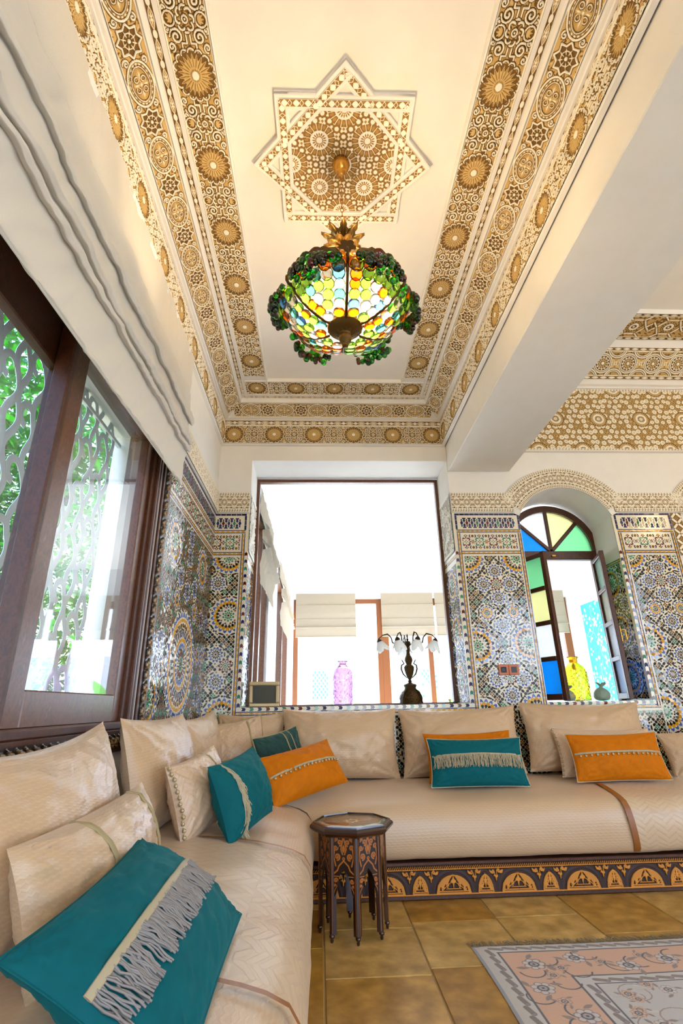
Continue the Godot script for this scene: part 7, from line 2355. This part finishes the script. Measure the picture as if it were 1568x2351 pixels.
	var cols := ["nugget_clear", "nugget_green", "nugget_amber", "nugget_blue", "nugget_clear", "nugget_green", "nugget_teal", "nugget_amber", "nugget_green", "nugget_clear"]
	for pn in 6:
		var am := PI / 2 + TAU * (pn + 0.5) / 6
		# rib beside the panel, ending in a loop
		var ar := PI / 2 + TAU * pn / 6
		var rib := MB.new()
		var path := []
		var dr := Vector3(cos(ar), 0, sin(ar))
		for i in 13:
			var q: Vector2 = curve.call(i / 12.0)
			path.append(dr * (q.x + 0.004) + Vector3.UP * (q.y - 0.004))
		for i in 9:
			var an := -0.6 + i * 0.62
			path.append(dr * (0.268 + 0.026 * sin(an)) + Vector3.UP * (2.706 - 0.030 * cos(an)))
		rib.tube(path, 0.0065, 7)
		obj("rib", rib.mesh(), mats.bronze, t)
		var orn := MB.new()                             # vine leaf at the end of the rib
		var vl := PackedVector2Array()
		for i in 20: vl.append(Vector2.from_angle(TAU * i / 20) * (0.034 if i % 2 == 0 else 0.020 + 0.006 * (i % 4)))
		var tang := Vector3.UP.cross(dr)
		orn.prism(vl, -0.003, 0.003, Transform3D(Basis(tang, Vector3.UP, dr.normalized()), dr * 0.272 + Vector3.UP * 2.752), true)
		obj("vine_leaf", orn.mesh(), mats.bronze, t)
		for row in 6:
			var s := 0.05 + row * 0.178
			var q: Vector2 = curve.call(s); var q2: Vector2 = curve.call(s + 0.05)
			var n: int = [2, 3, 4, 5, 5, 5][row]
			var span := TAU / 6 - 0.10
			for i in n:
				var a := am + span * ((i + 0.5) / n - 0.5)
				var d := Vector3(cos(a), 0, sin(a))
				var up := (d * (q2.x - q.x) + Vector3.UP * (q2.y - q.y)).normalized()
				var side := Vector3.UP.cross(d).normalized()
				var rad := clampf(q.x * span / n * 0.62, 0.024, 0.032)
				var bulge := 0.030 * cos((a - am) / (span / 2) * 1.4)
				var o := obj("glass_nugget", nm, mats[cols[(row * 3 + i * 2 + pn * 5 + rng.randi() % 3) % cols.size()]], t)
				o.transform = Transform3D(Basis(side, up, side.cross(up)).scaled_local(Vector3.ONE * rad), d * (q.x + bulge) + Vector3.UP * (q.y + rng.randf_range(-0.004, 0.004)))
		# grapes and round leaves that spill over the rim of the panel
		for i in 6:
			var a := am + (TAU / 6 - 0.2) * (i / 5.0 - 0.5)
			var d := Vector3(cos(a), 0, sin(a))
			var o := obj("glass_nugget", nm, mats[["nugget_amber", "nugget_green", "nugget_amber", "grape_green", "nugget_amber", "nugget_green"][(i + pn) % 6]], t)
			var side := Vector3.UP.cross(d).normalized()
			var up := (d * 0.6 + Vector3.UP * 0.8)
			o.transform = Transform3D(Basis(side, up, side.cross(up)).scaled_local(Vector3.ONE * 0.028), d * (0.270 + 0.03 * cos((i - 2.5) * 0.8)) + Vector3.UP * (2.692 + 0.018 * cos((i - 2.5) * 0.8)))
		for i in 50:
			var k := pow(rng.randf(), 0.7)
			var a := am + (rng.randf() - 0.5) * (TAU / 6 - 0.15) * (0.45 + 0.55 * k)
			var d := Vector3(cos(a), 0, sin(a))
			var o := obj("glass_grape", bm, mats["grape_dark" if rng.randf() < 0.26 else "grape_green"], t)
			var rad := rng.randf_range(0.0105, 0.017)
			o.transform = Transform3D(Basis(Vector3.UP, rng.randf() * TAU).scaled_local(Vector3(rad, rad * 1.25, rad)), d * (0.268 + 0.030 * cos((a - am) * 3.0) + 0.026 * sin(k * PI) + rng.randf_range(-0.010, 0.014)) + Vector3.UP * (2.600 + 0.095 * k))
		var crest := MB.new()                           # bronze crest above the grapes
		crest.grid(16, 3, func(u, v):
			var a: float = am + (TAU / 6 - 0.24) * (u - 0.5)
			var hh: float = 0.006 + 0.012 * sin(PI * u) + 0.014 * absf(sin(u * PI * 6.0))
			return Vector3(cos(a), 0, sin(a)) * (0.272 + 0.030 * cos((a - am) * 3.0) + 0.012 * v) + Vector3.UP * (2.700 + hh * v))
		obj("crest", crest.mesh(), mats.bronze, t)
	mat("diffuser_frost", Color(0.93, 0.92, 0.90), 0.5, {"backlight_enabled": true, "backlight": Color(1, 1, 1)})  # frosted diffuser added behind the nuggets so that they glow
	var liner := []
	for i in 12:
		var q: Vector2 = curve.call(i / 12.0 * 0.96)
		liner.append(Vector2(q.x - 0.024, q.y + 0.012))
	var lb := MB.new()
	lb.lathe(liner, 36)
	obj("inner_bowl", lb.mesh(), mats.diffuser_frost, t)
	# three bulbs inside the bowl
	for i in 3:
		var a := TAU * i / 3 + 0.4
		var p := Vector3(cos(a) * 0.085, 2.675, sin(a) * 0.085)
		var bl := MB.new()
		bl.ball(Vector3.ZERO, Vector3(0.024, 0.036, 0.024), 12, 8)
		var o := obj("bulb", bl.mesh(), mats.bulb_glow, t)
		o.position = p
		var hd := MB.new()
		hd.tube([Vector3(0, 2.60, 0), Vector3(p.x * 0.8, 2.62, p.z * 0.8), Vector3(p.x, 2.63, p.z), Vector3(p.x, 2.645, p.z)], 0.006, 6)
		obj("bulb_holder", hd.mesh(), mats.brass, t)
		var li := OmniLight3D.new()
		li.name = "bulb_light"
		li.light_color = Color(1.0, 0.88, 0.69)
		li.light_energy = CH_ENERGY
		li.light_size = 0.03
		li.omni_range = 14.0
		li.omni_attenuation = 2.0
		li.shadow_enabled = true
		t.add_child(li, true)
		li.position = p
	# plain lamps of the room outside the picture, whose light falls on beam, cornices and the niche wall
	for k in 2:
		var at: Vector3 = [Vector3(4.6, 3.27, -1.9), Vector3(0.13, 3.15, 1.3)][k]
		var lt := thing("ceiling_lamp", ["round frosted glass ceiling lamp hanging right of the beam", "round frosted glass ceiling lamp hanging behind the camera"][k], "lamp", at)
		var g := MB.new()
		g.ball(Vector3.ZERO, Vector3.ONE * 0.14, 20, 12)
		obj("lamp_globe", g.mesh(), mats.globe_glow, lt)
		var rod := MB.new()
		rod.tube([Vector3(0, 0.13, 0), Vector3(0, ([RCY, CY][k] as float) - at.y, 0)], 0.01, 8)
		obj("rod", rod.mesh(), mats.brass, lt)
		var li := OmniLight3D.new()
		li.name = "globe_light"
		li.light_color = Color(1.0, 0.86, 0.66)
		li.light_energy = [0.050, 0.022][k]
		li.light_size = 0.13
		li.omni_range = 14.0
		li.omni_attenuation = 2.0
		li.shadow_enabled = true
		lt.add_child(li, true)

const CH_ENERGY := 0.0135
